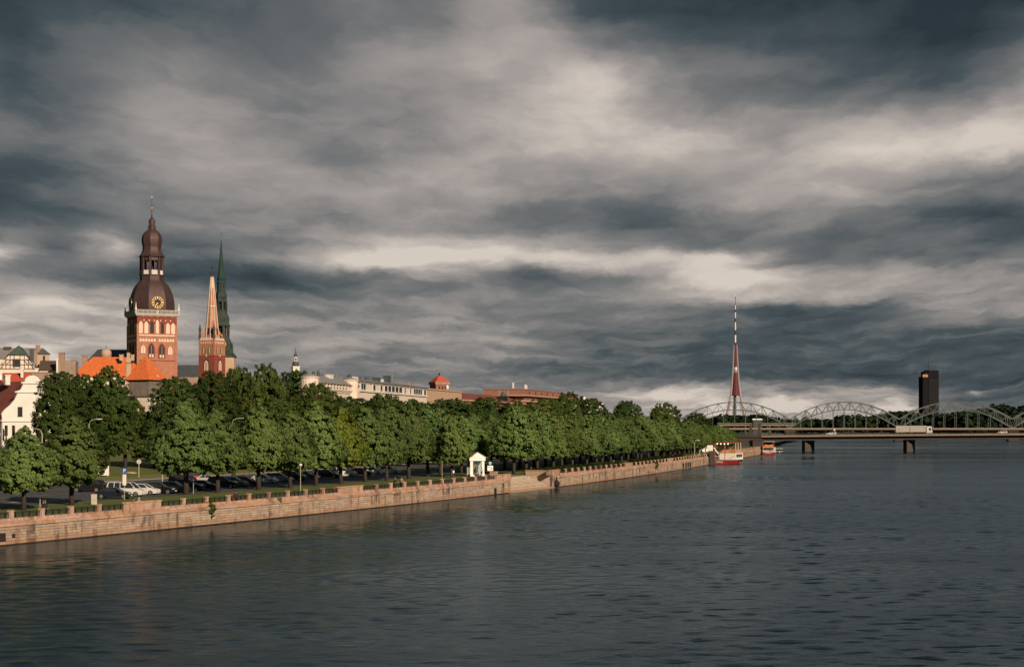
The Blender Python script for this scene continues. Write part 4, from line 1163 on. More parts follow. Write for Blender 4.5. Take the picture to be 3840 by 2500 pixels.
# ---------------- church with the tall green tiered spire
D2 = 970.0; k2 = F / D2
pet = thing('green_spire_church', 'tall green copper tiered church spire with gold ball, behind the red church', 'church', ((829.5 - 1920) / F * D2, D2, base), 0)
def pz(py): return CAMZ + (HY - py) / k2 - base
def pr_(pts): return [(max(.02, r / k2), pz(y)) for (y, r) in pts]
mb = MB(); mb.lathe(pr_([(1420, 56), (1338, 56)]), 8, (0, 0, 0), o8); mb.build('brick_stage', M_beige, pet)
mb = MB(); mb.lathe(pr_([(1340, 60), (1334, 58), (1326, 50), (1318, 44), (1310, 41), (1306, 41), (1295, 41), (1285, 39), (1275, 35), (1268, 32), (1262, 30.5)]), 8, (0, 0, 0), o8); mb.build('lower_dome', M_green, pet)
for tier, (y0, y1, r) in enumerate(((1262, 1222, 29), (1166, 1132, 20.5))):
    for i in range(8):
        a = o8 + i * math.pi / 4; mb = MB(); rr = r / k2
        mb.box((rr * math.cos(a), rr * math.sin(a), (pz(y0) + pz(y1)) / 2), (.95, .8, pz(y1) - pz(y0)), a); mb.build('lantern_column', M_green, pet)
    mb = MB(); mb.lathe(pr_([(y0, r * .55), (y1, r * .55)]), 8, (0, 0, 0), o8); mb.build('lantern_core', M_dark, pet)
    mb = MB(); mb.lathe(pr_([(y0, r * 1.06), (y0 - 4, r * 1.06)]), 8, (0, 0, 0), o8); mb.build('lantern_ledge', M_green, pet)
mb = MB(); mb.lathe(pr_([(1224, 32), (1221, 34), (1218, 33), (1212, 30.5), (1205, 29.5), (1198, 30.5), (1190, 30), (1183, 28), (1176, 24.5), (1170, 22), (1164, 21)]), 8, (0, 0, 0), o8); mb.build('middle_dome', M_green, pet)
mb = MB(); mb.lathe(pr_([(1134, 21), (1131, 23.5), (1126, 21), (1120, 20.5), (1113, 21.5), (1106, 21), (1098, 18.5), (1090, 16.5), (1085, 16), (1062, 15.5)]), 8, (0, 0, 0), o8); mb.build('upper_dome', M_green, pet)
for i in range(8):
    b_ = i * math.pi / 4; apo = 15.5 / k2 * .93; fr = ((apo * math.cos(b_), apo * math.sin(b_), 0), (-math.sin(b_), math.cos(b_)), (math.cos(b_), math.sin(b_)))
    mb = MB(); mb.ext(arch_pts(0, pz(1080), .85, pz(1065) - pz(1080), False, 3), fr, -.02, .06); mb.build('spire_opening', M_dark, pet)
mb = MB(); mb.lathe(pr_([(1064, 16.5), (1060, 17), (1056, 16.5), (1052, 14.5), (1048, 15.5), (1044, 16.5), (1040, 15), (1036, 12.5), (1030, 12), (1000, 9), (950, 5), (905, 1.3), (898, .8)]), 8, (0, 0, 0), o8); mb.build('needle_spire', mat('needle_verdigris', (0.014, 0.040, 0.036), 0.6, 0.3, 0.3), pet)
mb = MB(); mb.sphere((0, 0, pz(894)), .42, 10, 6); mb.build('gold_ball', M_gold, pet, True)
mb = MB(); mb.tube([(0, 0, pz(893)), (0, 0, pz(868))], .1, 5); mb.build('rod', M_dark, pet)
mb = MB(); zz = pz(868); mb.ext([(-.4, zz), (.25, zz - .1), (.5, zz + .5), (.2, zz + .3), (-.1, zz + .3), (-.35, zz + .6)], ((0, 0, 0), (1, 0), (0, -1)), -.08, .08); mb.build('weathercock', M_gold, pet)
mb = MB(); mb.lathe(pr_([(1325, 5), (1300, 4), (1283, .5)]), 6, (43 / k2, -2, 0)); mb.build('corner_obelisk', M_green, pet)
clock(pet, ((0, 0, 0), (math.cos(.4), math.sin(.4)), (math.sin(.4), -math.cos(.4))), pz(1291), 1.45, 6.3)

# ---------------- small white town hall tower
D3 = 880.0; k3 = F / D3
th = thing('town_hall_tower', 'small white baroque tower with two dark onion domes', 'tower', ((1108.4 - 1920) / F * D3, D3, base), R(20))
def tz(py): return CAMZ + (HY - py) / k3 - base
def trr(pts): return [(max(.02, r / k3), tz(y)) for (y, r) in pts]
mb = MB(); q = 12.5 / k3; mb.bx(-q, q, -q, q, -2, tz(1376)); mb.build('shaft', M_whitep, th)
mb = MB(); mb.bx(-q * 1.1, q * 1.1, -q * 1.1, q * 1.1, tz(1376), tz(1373)); mb.bx(-q * 1.06, q * 1.06, -q * 1.06, q * 1.06, tz(1396), tz(1394)); mb.build('cornice', M_whitep, th)
clock(th, ((0, 0, 0), (1, 0), (0, -1)), tz(1386), .72, q + .06)
mb = MB(); mb.lathe(trr([(1373, 10), (1370, 12.5), (1364, 13.2), (1360, 12), (1357, 9), (1355, 7)]), 12); mb.build('onion_dome', M_slate, th, True)
mb = MB(); mb.lathe(trr([(1356, 7), (1337, 6.3)]), 8, (0, 0, 0), o8); mb.build('lantern', M_whitep, th)
mb = MB(); mb.lathe(trr([(1337, 7), (1334, 7.2), (1330, 6.6), (1327, 4), (1324, 2.4), (1320, 2.6), (1317, 1.2), (1300, .5)]), 10); mb.build('small_dome', M_slate, th, True)
for i in range(4):
    a = i * math.pi / 2; mb = MB(); ap = 6.4 / k3 * .95
    mb.ext(arch_pts(0, tz(1353), .7, tz(1341) - tz(1353), False, 3), ((ap * math.cos(a), ap * math.sin(a), 0), (-math.sin(a), math.cos(a)), (math.cos(a), math.sin(a))), -.02, .06); mb.build('lantern_opening', M_dark, th)

# ---------------- white house with curved baroque gable
b = Bld('white_gabled_house', 'white plastered house with curved baroque gable and dark red roof', 'house', 122, 330, 40, 12.5, 24)
gz_ = b.z(1576)
b.walls(gz_, M_whitep)
def gu(dx): return dx / b.k / math.cos(b.th)
L_ = [(0, gz_), (90, gz_), (92, b.z(1552)), (89, b.z(1545)), (82, b.z(1535)), (66, b.z(1518)), (54, b.z(1500)), (47, b.z(1482)), (45, b.z(1474)), (50, b.z(1472)), (50, b.z(1468)), (36, b.z(1462)), (31, b.z(1450)), (28, b.z(1440)), (33, b.z(1437)), (33, b.z(1433)), (24, b.z(1431))]
pts = [(gu(x), z) for (x, z) in L_[1:]]
top = [(gu(23 * math.cos(i * math.pi / 10)), b.z(1431) + 23 / b.k * math.sin(i * math.pi / 10) * 1.05) for i in range(11)]
poly = pts + top + [(-x, z) for (x, z) in reversed(pts)]
mb = MB(); mb.ext(poly, b.front, -.45, .0); gb = mb.build('gable', M_whitep, b.t)
for (y, hw) in ((1578, 95), (1470, 54), (1436, 35)):
    mb = MB(); z = b.z(y); mb.ext([(-gu(hw), z - .12), (gu(hw), z - .12), (gu(hw), z + .14), (-gu(hw), z + .14)], b.front, -.1, .28); mb.build('moulding', M_whitep, gb)
mb = MB(); rr_ = gu(20); mb.ext([(rr_ * math.cos(i * math.pi / 12), b.z(1430) + 20 / b.k * math.sin(i * math.pi / 12)) for i in range(13)], b.front, 0, .07); mb.build('lunette', M_whitep, gb)
win(b.t, b.front, gu(84 - 122), b.z(1560), .95, 1.85, M_timber, (2, 3))
win(b.t, b.left, 2.0, b.z(1632), 1.1, 2.0, M_timber, (2, 3)); win(b.t, b.left, 5.5, b.z(1632), 1.1, 2.0, M_timber, (2, 3))
mb = MB(); e, r_ = gz_, b.z(1427); hw = 6.25
sect = [(-hw - .55, e - .1), (-hw + .6, e + .9), (-hw * .62, e + 2.7), (-hw * .3, e + 5.3), (0, r_), (hw * .3, e + 5.3), (hw * .62, e + 2.7), (hw - .6, e + .9), (hw + .55, e - .1)]
mb.ext([(x, z) for (x, z) in sect], b.front, -24, -.46); mb.build('roof', M_redold, b.t)
mb = MB(); mb.tube([(-6.3, .4, e - .3), (-6.3, .4, 0)], .07, 6); mb.build('drainpipe', M_metal, b.t)
mb = MB(); mb.bx(-6.62, -6.26, 1.2, 2.1, b.z(1632), b.z(1620)); mb.build('air_conditioner', M_white2, b.t)
chimney(b.t, -1.5, 9, b.z(1440), b.z(1402), 1.0, 1.0, M_whitep)

# ---------------- half-timbered house behind it
b = Bld('half_timbered_house', 'cream half-timbered house with dark green hipped roof', 'house', 65, 395, 12, 8.6, 14)
zg = b.z(1383); b.walls(zg, M_creamw)
def hu(px): return (px - 65) / b.k / math.cos(b.th)
zl = b.z(1331)
mb = MB(); mb.ext([(hu(0), zg), (hu(130), zg), (hu(126), b.z(1366)), (hu(93), zl), (hu(36), zl), (hu(4), b.z(1366))], b.front, -.4, 0); g_ = mb.build('gable', M_creamw, b.t)
for (p, q, r1, s1) in ((40, 1382, 40, 1332), (54, 1382, 54, 1332), (75, 1382, 75, 1332), (90, 1382, 90, 1332), (105, 1382, 105, 1345), (25, 1382, 25, 1345), (5, 1367, 125, 1367), (22, 1349, 108, 1349), (5, 1382, 30, 1345), (125, 1382, 98, 1345), (27, 1367, 42, 1350), (103, 1367, 88, 1350), (12, 1382, 12, 1360), (118, 1382, 118, 1360), (2, 1383, 128, 1383)):
    mb = MB(); a_ = Vector((hu(p), -.05, b.z(q))); c_ = Vector((hu(r1), -.05, b.z(s1))); mb.beam(a_, c_, .16, .14); mb.build('timber_beam', M_timber, g_)
win(b.t, b.front, hu(61), b.z(1373), 1.6, 1.75, M_timber, (3, 2))
mb = MB(); x0, x1 = hu(-4), hu(134); zr = b.z(1293); xm = hu(66)
vs = [(x0, -.4, zg), (hu(30), -.4, zl), (hu(99), -.4, zl), (x1, -.4, zg), (xm, 2.2, zr), (xm, 14, zr), (x0, 14, zg), (x1, 14, zg)]
mb.add(vs, [(1, 2, 4), (0, 1, 4, 5, 6), (2, 3, 7, 5, 4)])
mb.build('roof', M_greenr, b.t)
chimney(b.t, hu(112), 3, b.z(1360), b.z(1306), .9, .9, M_slate)

# ---------------- smaller neighbours
def shed(name, label, px, D, th, w_, dp, ey, ry, wm, rm, axis='x', hip=0.0, cat='house', ov=.3):
    b = Bld(name, label, cat, px, D, th, w_, dp)
    b.walls(b.z(ey), wm)
    mb = MB(); gable_roof(mb, w_, dp, b.z(ey), b.z(ry), ov, hip, axis); mb.build('roof', rm, b.t)
    return b
b = shed('grey_roofed_house', 'pale grey sheet roof at the far left edge behind the half-timbered house', 40, 440, 5, 14, 12, 1345, 1300, M_creamw, M_zinc, 'x')
chimney(b.t, -1.9, 5, b.z(1320), b.z(1297), 1.6, 1, M_timber)
b = shed('turret_house', 'narrow beige house end with steep gable and chimney beside the green roof', 162, 410, 20, 3.0, 5, 1328, 1306, M_beige, M_slate, 'y')
win(b.t, b.front, .2, b.z(1350), .5, 1.1, M_timber, (1, 2))
chimney(b.t, -1.2, .6, b.z(1350), b.z(1294), .9, .8); chimney(b.t, -1.9, -.4, b.z(1400), b.z(1315), .8, .8, M_stain)
b = shed('dark_roofed_house', 'house with mossy dark roof left of the tall brick chimney', 183, 405, 5, 4.6, 6, 1389, 1350, M_creamw, M_timber, 'x')
b = Bld('firewall_house', 'weathered brown blank wall with a tall brick chimney', 'building', 248, 400, 8, 4.5, 5)
b.walls(b.z(1352), M_stain)
chimney(b.t, b.u(230), 1, b.z(1356), b.z(1321), 1.35, 1.2); chimney(b.t, b.u(273), .6, b.z(1400), b.z(1347), .9, .9, M_stain); chimney(b.t, b.u(217), -.4, b.z(1400), b.z(1347), .4, .6, M_whitep)
b = shed('brown_wall_house', 'plain brown rendered house wall right behind the round white gable', 142, 355, 10, 6.2, 7, 1395, 1393, M_stain, M_zinc, 'x')
chimney(b.t, -.2, .4, b.z(1396), b.z(1380), .5, .5, M_whitep)
b = shed('red_roofed_house', 'low house with bright red tiles above the dark red roof, far left', 45, 350, 8, 6.5, 7, 1432, 1396, M_whitep, M_redt, 'x')
chimney(b.t, -2.4, -.5, b.z(1425), b.z(1397), .9, .7, M_white2); chimney(b.t, 1.9, 1.2, b.z(1415), b.z(1381), .55, .55, M_whitep)

# ---------------- orange roofs below the cathedral
b = Bld('orange_hip_house', 'long house with bright orange hipped tile roof left of the cathedral', 'house', 410, 470, 10, 20.5, 11)
b.walls(b.z(1412), M_creamw)
mb = MB(); gable_roof(mb, 20.5, 12, b.z(1412), b.z(1335), .5, 5.8, 'x'); mb.build('roof', M_orange, b.t)
chimney(b.t, b.u(317), 5, b.z(1372), b.z(1330), 1.5, 1.2); chimney(b.t, b.u(452), 2.5, b.z(1350), b.z(1327), 1.1, 1.0, M_beige); chimney(b.t, b.u(492), 3, b.z(1350), b.z(1327), .9, .9, M_beige)
b = Bld('orange_pyramid_house', 'house with bright orange pyramid tile roof over weathered grey boards', 'house', 547, 440, 66, 7.0, 7.0, centre=True)
mb = MB(); mb.bx(-3.5, 3.5, 0, 7, -1, b.z(1488)); mb.build('lower_wall', M_creamw, b.t)
mb = MB(); mb.bx(-3.42, 3.42, .08, 6.92, b.z(1488), b.z(1426))
mb.build('boarded_storey', M_brownw, b.t)
for i in range(14):
    x = -3.42 + 6.84 * (i + .5) / 14; mb = MB(); mb.bx(x - .2, x + .2, .02 - .03 * (i % 2), .1, b.z(1487), b.z(1427)); mb.build('board', M_brownw, b.t)
    mb = MB(); mb.bx(-3.5 + .03 * (i % 2), -3.4, 3.5 + x - .2, 3.5 + x + .2, b.z(1487), b.z(1427)); mb.build('board', M_brownw, b.t)
mb = MB(); mb.bx(-3.7, 3.7, -.2, 7.2, b.z(1490), b.z(1486)); mb.build('sill_band', M_timber, b.t)
mb = MB(); gable_roof(mb, 7.0, 7.0, b.z(1425), b.z(1336), .75, 4.0, 'x'); roof = mb.build('roof', M_orange, b.t)
mb = MB(); mb.bx(-4.1, 4.1, -.6, 7.6, b.z(1427), b.z(1425) - .01); mb.build('eaves', M_timber, b.t)
mb = MB(); mb.tube([(0, -.1, b.z(1407)), (.05, -.7, b.z(1415))], .12, 6); mb.build('roof_vent', M_whitep, roof)
b = Bld('tall_chimney_stack', 'tall slender yellowish chimney between the two orange roofs', 'chimney', 482, 438, 15, 1.2, 1.2)
b.walls(b.z(1342), M_beige); mb = MB(); mb.bx(-.42, .42, .2, 1.0, b.z(1342), b.z(1322)); mb.build('flue', M_beige, b.t)
mb = MB(); mb.bx(-.75, 1.9, -.12, -.02, b.z(1362), b.z(1360)); mb.bx(-.7, -.62, -.12, -.02, b.z(1385), b.z(1362)); mb.build('iron_bracket', M_iron, b.t)

# ---------------- cream building with round turrets, along the waterfront street
class Facade:
    """a building whose long front runs from pixel column a at distance Da to column b at distance Db"""
    def __init__(s, name, label, cat, pa, Da, pb, Db, base=GZ):
        s.A = at(pa, HY, Da); s.B = at(pb, HY, Db); d = (s.B - s.A); s.L = math.hypot(d.x, d.y); s.base = base
        s.t = thing(name, label, cat, (s.A.x, s.A.y, base), math.atan2(d.y, d.x))
        s.ux, s.uy = d.x / s.L, d.y / s.L
        s.front = ((0, 0, 0), (1, 0), (0, -1))
    def a(s, px):
        q = (px - 1920) / F
        return (q * s.A.y - s.A.x) / (s.ux - q * s.uy)
    def z(s, px, py):
        D = s.A.y + s.a(px) * s.uy
        return CAMZ + (HY - py) * D / F - s.base
f = Facade('cream_waterfront_building', 'long cream building with round turrets, grey roof and dark attic windows', 'building', 1204, 402, 1601, 520)
L = f.L; aM = f.a(1341)
mb = MB(); mb.bx(0, aM, 0, 5, -1, 18.3); mb.build('left_wall', M_creamw, f.t)
mb = MB(); mb.bx(-.4, aM + .2, -.5, 5, 18.3, 18.75); mb.bx(-.2, aM, -.25, 5, 17.8, 18.3); mb.build('cornice', M_creamw, f.t)
mb = MB(); mb.bx(.3, aM - .2, .5, 4.8, 18.75, 19.9); mb.build('attic_wall', M_creamw, f.t)
for i in range(12):
    x = 1.5 + (aM - 3) * i / 11; mb = MB(); mb.bx(x - .25, x + .25, -.35, .5, 19.2, 19.85); mb.build('eave_bracket', M_creamw, f.t)
mb = MB(); gable_roof(mb, aM + .6, 4.6, 19.9, 21.8, .8, 2.0, 'x', y0=.2); o = mb.build('left_roof', M_zinc, f.t); o.location = (aM / 2, 0, 0)
zR = 21.0
mb = MB(); mb.bx(aM + .01, L, 0, 16, -1, zR); mb.build('right_wall', M_creamw, f.t)
mb = MB(); mb.bx(aM + .01, L + .3, -.4, .0, 18.6, 19.0); mb.bx(aM + .01, L + .3, -.35, 16, zR, zR + .3); mb.build('right_cornice', M_whitep, f.t)
mb = MB(); gable_roof(mb, L - aM + .4, 16, zR + .3, 23.0, .6, 10, 'x', y0=-.1); o = mb.build('right_roof', M_zinc, f.t); o.location = ((L + aM) / 2, 0, 0)
M_win2 = mat('dark_blue_glass', (0.015, 0.03, 0.045), 0.1, 0.2, 0.3, spec=0.6)
for (x0, x1) in ((965, 1030), (1115, 1150), (1205, 1235), (1258, 1300), (1302, 1345), (1347, 1390), (1392, 1435), (1437, 1480), (1503, 1525), (1572, 1592), (1615, 1730), (1745, 1776)):
    a0, a1 = f.a(1060 + x0 / 3.306), f.a(1060 + x1 / 3.306)
    win(f.t, f.front, (a0 + a1) / 2, 19.25, (a1 - a0) * .96, 1.6, M_whitep, (max(1, int((a1 - a0) / 2.5)), 1), pane=M_win2)
for i in range(9):
    for zz in (14.2, 10.4, 6.4):
        win(f.t, f.front, aM + 4 + (L - aM - 8) * i / 8, zz, 1.5, 2.6, M_whitep, (2, 3))
        if i < 5: win(f.t, f.front, 4 + (aM - 8) * i / 4, zz, 1.5, 2.6, M_whitep, (2, 3))
for (px, py0, py1, rr, lab) in ((1170, 1412, 1398, 2.25, 'turret'), (1320, 1424, 1413, 2.25, 'round_bay')):
    a_ = f.a(px + 2) ; zc0 = f.z(px, py0); zc1 = f.z(px, py1)
    mb = MB(); mb.lathe([(rr, -1), (rr, zc0 - .35), (rr + .2, zc0 - .3), (rr + .25, zc0)], 20, (a_, .8, 0)); o = mb.build(lab, M_creamw, f.t, False)
    mb = MB(); mb.lathe([(rr + .3, zc0), (rr * .7, zc0 + (zc1 - zc0) * .5), (.05, zc1)], 20, (a_, .8, 0)); mb.build('cone_roof', M_zinc, o, True)
    mb = MB(); mb.sphere((a_ + rr * math.cos(R(-60)), .8 + rr * math.sin(R(-60)), zc0 - 1.5), .3, 8, 6); mb.build('oculus', M_dark, o)
for (px, py, w_, h_, kind) in ((1214, 1420, 1.0, 1.5, 0), (1232, 1420, .8, 1.9, 0), (1258, 1421, .3, 2.2, 1), (1270, 1421, 1.6, 1.3, 2), (1301, 1421, .25, 1.3, 1), (1348, 1421, .4, .6, 1), (1378, 1423, 1.3, 1.5, 0), (1393, 1423, 1.8, 1.0, 2), (1411, 1424, 1.4, 1.2, 0), (1440, 1426, 1.3, 1.2, 0), (1474, 1430, 2.2, 1.5, 3), (1487, 1430, 1.5, 1.2, 2), (1512, 1440, 1.9, 2.4, 3), (1533, 1428, .15, 3.4, 1), (1592, 1452, 1.8, 1.2, 4)):
    a_ = f.a(px); z0 = 21.3 + (.7 if px > 1341 else 0); yy = 5 if px > 1341 else 2.6
    mb = MB()
    if kind == 0: mb.lathe([(w_ / 2, z0), (w_ / 2, z0 + h_ * .6), (w_ / 3, z0 + h_ * .9), (.05, z0 + h_)], 8, (a_, yy, 0))
    elif kind == 1: mb.bx(a_ - w_ / 3, a_ + w_ / 3, yy, yy + .2, z0, z0 + h_)
    else: mb.bx(a_ - w_, a_ + w_, yy - .8, yy + .6, z0 - .5, z0 + h_ - .3); mb.bx(a_ - w_ - .1, a_ + w_ + .1, yy - .9, yy + .7, z0 + h_ - .3, z0 + h_ - .15)
    mb.build(['roof_vent', 'aerial', 'roof_unit', 'stair_head', 'chimney'][kind], [M_slate, M_metal, M_whitep, M_slate, M_stain][kind], f.t)
# ---------------- beige building with the small red pyramid tower
f = Facade('beige_building', 'flat-topped beige stone building left of the long brick building', 'building', 1602, 523, 1731, 568)
mb = MB(); mb.bx(0, f.L, 0, 14, -1, 21.0); mb.build('wall', M_beige, f.t)
mb = MB(); mb.bx(-.2, f.L + .3, -.3, 14, 21.0, 21.4); mb.bx(-.1, f.L + .2, -.2, 0, 17.3, 17.6); mb.build('cornice', M_beige, f.t)
for i in range(9):
    for zz in (14.0, 10.0): win(f.t, f.front, 3 + (f.L - 6) * i / 8, zz, 1.6, 2.6, M_whitep, (2, 2))
b = Bld('red_pyramid_tower', 'small brick tower with red pyramid roof above the beige building', 'tower', 1659, 575, 28, 5.0, 5.0)
mb = MB(); mb.bx(-2.5, 2.5, 0, 5, -1, b.z(1436)); mb.build('shaft', M_brickh, b.t)
mb = MB(); mb.bx(-2.8, 2.8, -.3, 5.3, b.z(1441), b.z(1432)); mb.build('cornice', M_stain, b.t)
mb = MB(); gable_roof(mb, 5.0, 5.0, b.z(1432), b.z(1405), .35, 2.84, 'x'); mb.build('roof', M_redt, b.t)
mb = MB(); mb.lathe([(.3, b.z(1406)), (.35, b.z(1402)), (.05, b.z(1396))], 8, (0, 2.5, 0)); mb.build('finial', M_dark, b.t)
for x in (-1.2, .0, 1.2): win(b.t, b.front, x, b.z(1457), .6, .9, M_brickd, (1, 1))
mb = MB(); mb.ext(arch_pts(1.9, b.z(1458), .9, 1.4, False, 4), b.front, 0, .12); mb.build('pale_niche', M_whitep, b.t)
# ---------------- long brick building
f = Facade('long_brick_building', 'long brown-red brick building with tiled roof and raised right block', 'building', 1732, 572, 2128, 742)
aB = f.a(1968)
mb = MB(); mb.bx(0, aB, 0, 18, -1, 18.2); mb.build('left_wall', M_brickh, f.t)
mb = MB(); mb.bx(-.3, aB, -.5, 18, 18.2, 18.7); mb.build('cornice', M_beige, f.t)
mb = MB(); gable_roof(mb, aB + .3, 18, 18.7, 21.6, .4, .2, 'x'); o = mb.build('roof', M_redold, f.t); o.location = (aB / 2, 0, 0)
mb = MB(); mb.bx(aB + .01, f.L, -.6, 20, -1, 19.2); mb.build('right_wall', M_brickh, f.t)
for (z0, z1, out, m) in ((19.2, 19.8, 1.1, M_beige), (21.6, 22.0, .5, M_beige)):
    mb = MB(); mb.bx(aB - out, f.L + out, -.6 - out, 20, z0, z1); mb.build('cornice', m, f.t)
mb = MB(); mb.bx(aB + 2, f.L - 2, .4, 19, 19.8, 21.6); mb.build('attic', M_brickh, f.t)
mb = MB(); mb.bx(aB + 3, f.L - 8, 1.0, 18, 22.0, 24.2); mb.bx(aB + 2.8, f.L - 7.8, .8, 18.2, 24.2, 24.5); mb.build('top_storey', M_brickh, f.t)
for i in range(5):
    win(f.t, ((0, 1.0, 0), (1, 0), (0, -1)), aB + 12 + i * 11, 22.7, 1.6, .9, M_brickd, (1, 1))
for i in range(7):
    x = aB + 6 + i * 9; mb = MB(); mb.bx(x - .5, x + .5, .1, .5, 19.9, 21.5); mb.build('pilaster', M_brickd, f.t)
for i in range(9):
    win(f.t, ((0, -.6, 0), (1, 0), (0, -1)), aB + 5 + i * 8, 15.5, 2.4, 3.0, M_beige, (2, 3))
for i in range(14): win(f.t, f.front, 4 + (aB - 8) * i / 13, 14.2, 1.7, 2.8, M_beige, (2, 3))
a_ = f.a(1905); mb = MB(); mb.bx(a_ - 1.6, a_ + 1.6, .6, 4, 17, 21.0); o = mb.build('dormer', M_dark, f.t); mb = MB(); mb.lathe([(1.2, 21.0), (.8, 21.8), (.1, 22.8)], 8, (a_, 2, 0)); mb.build('dormer_cap', M_slate, o)
for (px, h_, r_) in ((1931, 2.2, .35), (1963, 2.4, .35), (1981, 2.6, .5), (2025, 2.4, .55), (2029, 2.2, .5), (2047, 2.4, .12), (2100, 2.6, .12), (2123, 3.4, .14), (2133, 2.4, .5), (2139, 2.2, .5)):
    a_ = min(f.a(px), f.L - 1); mb = MB(); z0 = 21.4 if px < 1968 else 24.5 if px < 2115 else 22.0
    if r_ > .3: mb.bx(a_ - r_, a_ + r_, 6, 6.5, z0 + .3, z0 + h_); mb.bx(a_ - .08, a_ + .08, 6.2, 6.3, z0 - .6, z0 + .3)
    else: mb.bx(a_ - r_ / 2, a_ + r_ / 2, 6, 6.2, z0 - .6, z0 + h_)
    mb.build('aerial', M_whitep if r_ > .4 else M_metal, f.t)
b = shed('sloping_roof_house', 'house end with steep sloping roof at the right of the brick building', 2150, 770, 30, 10, 14, 1512, 1474, M_creamw, M_redold, 'y', cat='house')
b = shed('far_grey_roof_house', 'pale house with flat grey hipped roof far behind the trees', 2222, 850, 20, 12, 12, 1508, 1491, M_whitep, M_zinc, 'x', 3.5)
chimney(b.t, -3.5, 3, b.z(1500), b.z(1487), 1.1, 1.1, M_whitep)
# ------------------------------------------------------------------ bridges, far shore, television tower
M_conc = mat('bridge_fascia', (0.24, 0.18, 0.13), 0.85, 0.18, 0.4)  # colour lowered to carry the cloud shade on the far bridges
M_gird = mat('bridge_girder', (0.055, 0.052, 0.052), 0.8, 0.25, 0.3)
M_pier = mat('pier_granite', (0.062, 0.050, 0.043), 0.9, 0.3, 0.6, bump=0.05)
M_steel = mat('bridge_steel', (0.080, 0.094, 0.094), 0.6, 0.15, 0.5)  # grey darkened in place of real cloud shade over the arches
M_deck = mat('bridge_asphalt', (0.05, 0.05, 0.055), 0.8, 0.2, 0.3)

# ---- road bridge
BA = Vector((118.0, 782.4)); bd = Vector((1, -0.39)).normalized(); bn = Vector((-bd.y, bd.x))   # bn points away from camera
BL = 240.0
rb_ = thing('road_bridge', 'low girder road bridge with beige parapet, carrying the white truck', 'bridge', (BA.x, BA.y, 0), math.atan2(bd.y, bd.x))
def bz(x): return 7.35 + 2.2 * math.sin(min(1.0, max(0, x) / 230) * math.pi * .5) * .75        # road level along the bridge
st_ = np.arange(0, BL + 1, 12.0)
def bstrip(mb, y0, y1, za, zb_):
    for i in range(len(st_) - 1):
        a, c = st_[i], st_[i + 1]
        vs = [(x, y, bz(x) + z) for x in (a, c) for (y, z) in ((y0, za), (y1, za), (y1, zb_), (y0, zb_))]
        mb.add(vs, [(0, 1, 5, 4), (1, 2, 6, 5), (2, 3, 7, 6), (3, 0, 4, 7)] + ([(3, 2, 1, 0)] if i == 0 else []) + ([(4, 5, 6, 7)] if i == len(st_) - 2 else []))
    return mb
bstrip(MB(), .4, 25.6, -.8, 0).build('deck', M_deck, rb_)
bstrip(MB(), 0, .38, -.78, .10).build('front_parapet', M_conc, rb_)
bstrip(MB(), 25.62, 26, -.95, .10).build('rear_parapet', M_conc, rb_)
for y in (1.6, 8, 16, 24):
    bstrip(MB(), y, y + .5, -2.5, -.82).build('girder', M_gird, rb_)
for y in (.2, 25.8):
    mb = MB(); bstrip(mb, y - .05, y + .05, .95, 1.05); bstrip(mb, y - .03, y + .03, .5, .56)
    for x in np.arange(0, BL, 2.0): mb.bx(x - .05, x + .05, y - .04, y + .04, bz(x) + .1, bz(x) + .96)
    mb.build('guard_rail', M_iron, rb_)
for px in (3015, 3398):
    q = (px - 1920) / F; s_ = (q * BA.y - BA.x) / (bd.x - q * bd.y)
    mb = MB(); h_ = bz(s_) - 2.5
    pl_ = [(-2.0, 5.0), (0, 2.4), (2.0, 5.0), (2.0, 15), (0, 17), (-2.0, 15)]
    for (z0, z1, g_) in ((-2, h_ - .6, 1.0), (h_ - .6, h_, 1.08)):
        vs = [(s_ + x * g_, y, z) for z in (z0, z1) for (x, y) in pl_]; n = 6
        mb.add(vs, [tuple(range(5, -1, -1)), tuple(range(6, 12))] + [(i, (i + 1) % n, n + (i + 1) % n, n + i) for i in range(n)])
    mb.build('pier', M_pier, rb_)
mb = MB(); mb.bx(-14, 0, .8, 25, -2, 6.6); mb.bx(-15, .3, .2, 25.8, 6.6, 7.4); mb.build('abutment', M_pier, rb_)
mb = MB(); mb.bx(-4.0, .5, -.6, 3.2, -1, 5.2); mb.bx(-4.3, .8, -.9, 3.5, 5.2, 5.6); mb.build('abutment_pylon', M_pier, rb_)
for x in (-5.6, -1.4):
    mb = MB(); mb.bx(x - .75, x + .75, 1.2, 2.7, 7.4, 9.4); mb.bx(x - .5, x + .5, 1.4, 2.5, 9.4, 12.2); mb.bx(x - .4, x + .4, 1.5, 2.4, 12.2, 12.9); mb.build('stone_pillar', M_pier, rb_)
mb = MB(); mb.bx(-80, -15, 3, 24, -1, 5.8); mb.bx(-80, -15, 2.6, 3.0, 5.4, 6.9); mb.build('approach_ramp', M_pier, rb_)
for x in (30, 62, 140):
    mb = MB(); mb.tube([(x, 25, bz(x)), (x, 25, bz(x) + 2.2)], .06, 5); mb.ext([(x - .45, bz(x) + 2.0), (x + .45, bz(x) + 2.0), (x + .45, bz(x) + 2.9), (x - .45, bz(x) + 2.9)], ((0, 25, 0), (1, 0), (0, -1)), 0, .05); mb.build('road_sign', M_whitep, rb_)

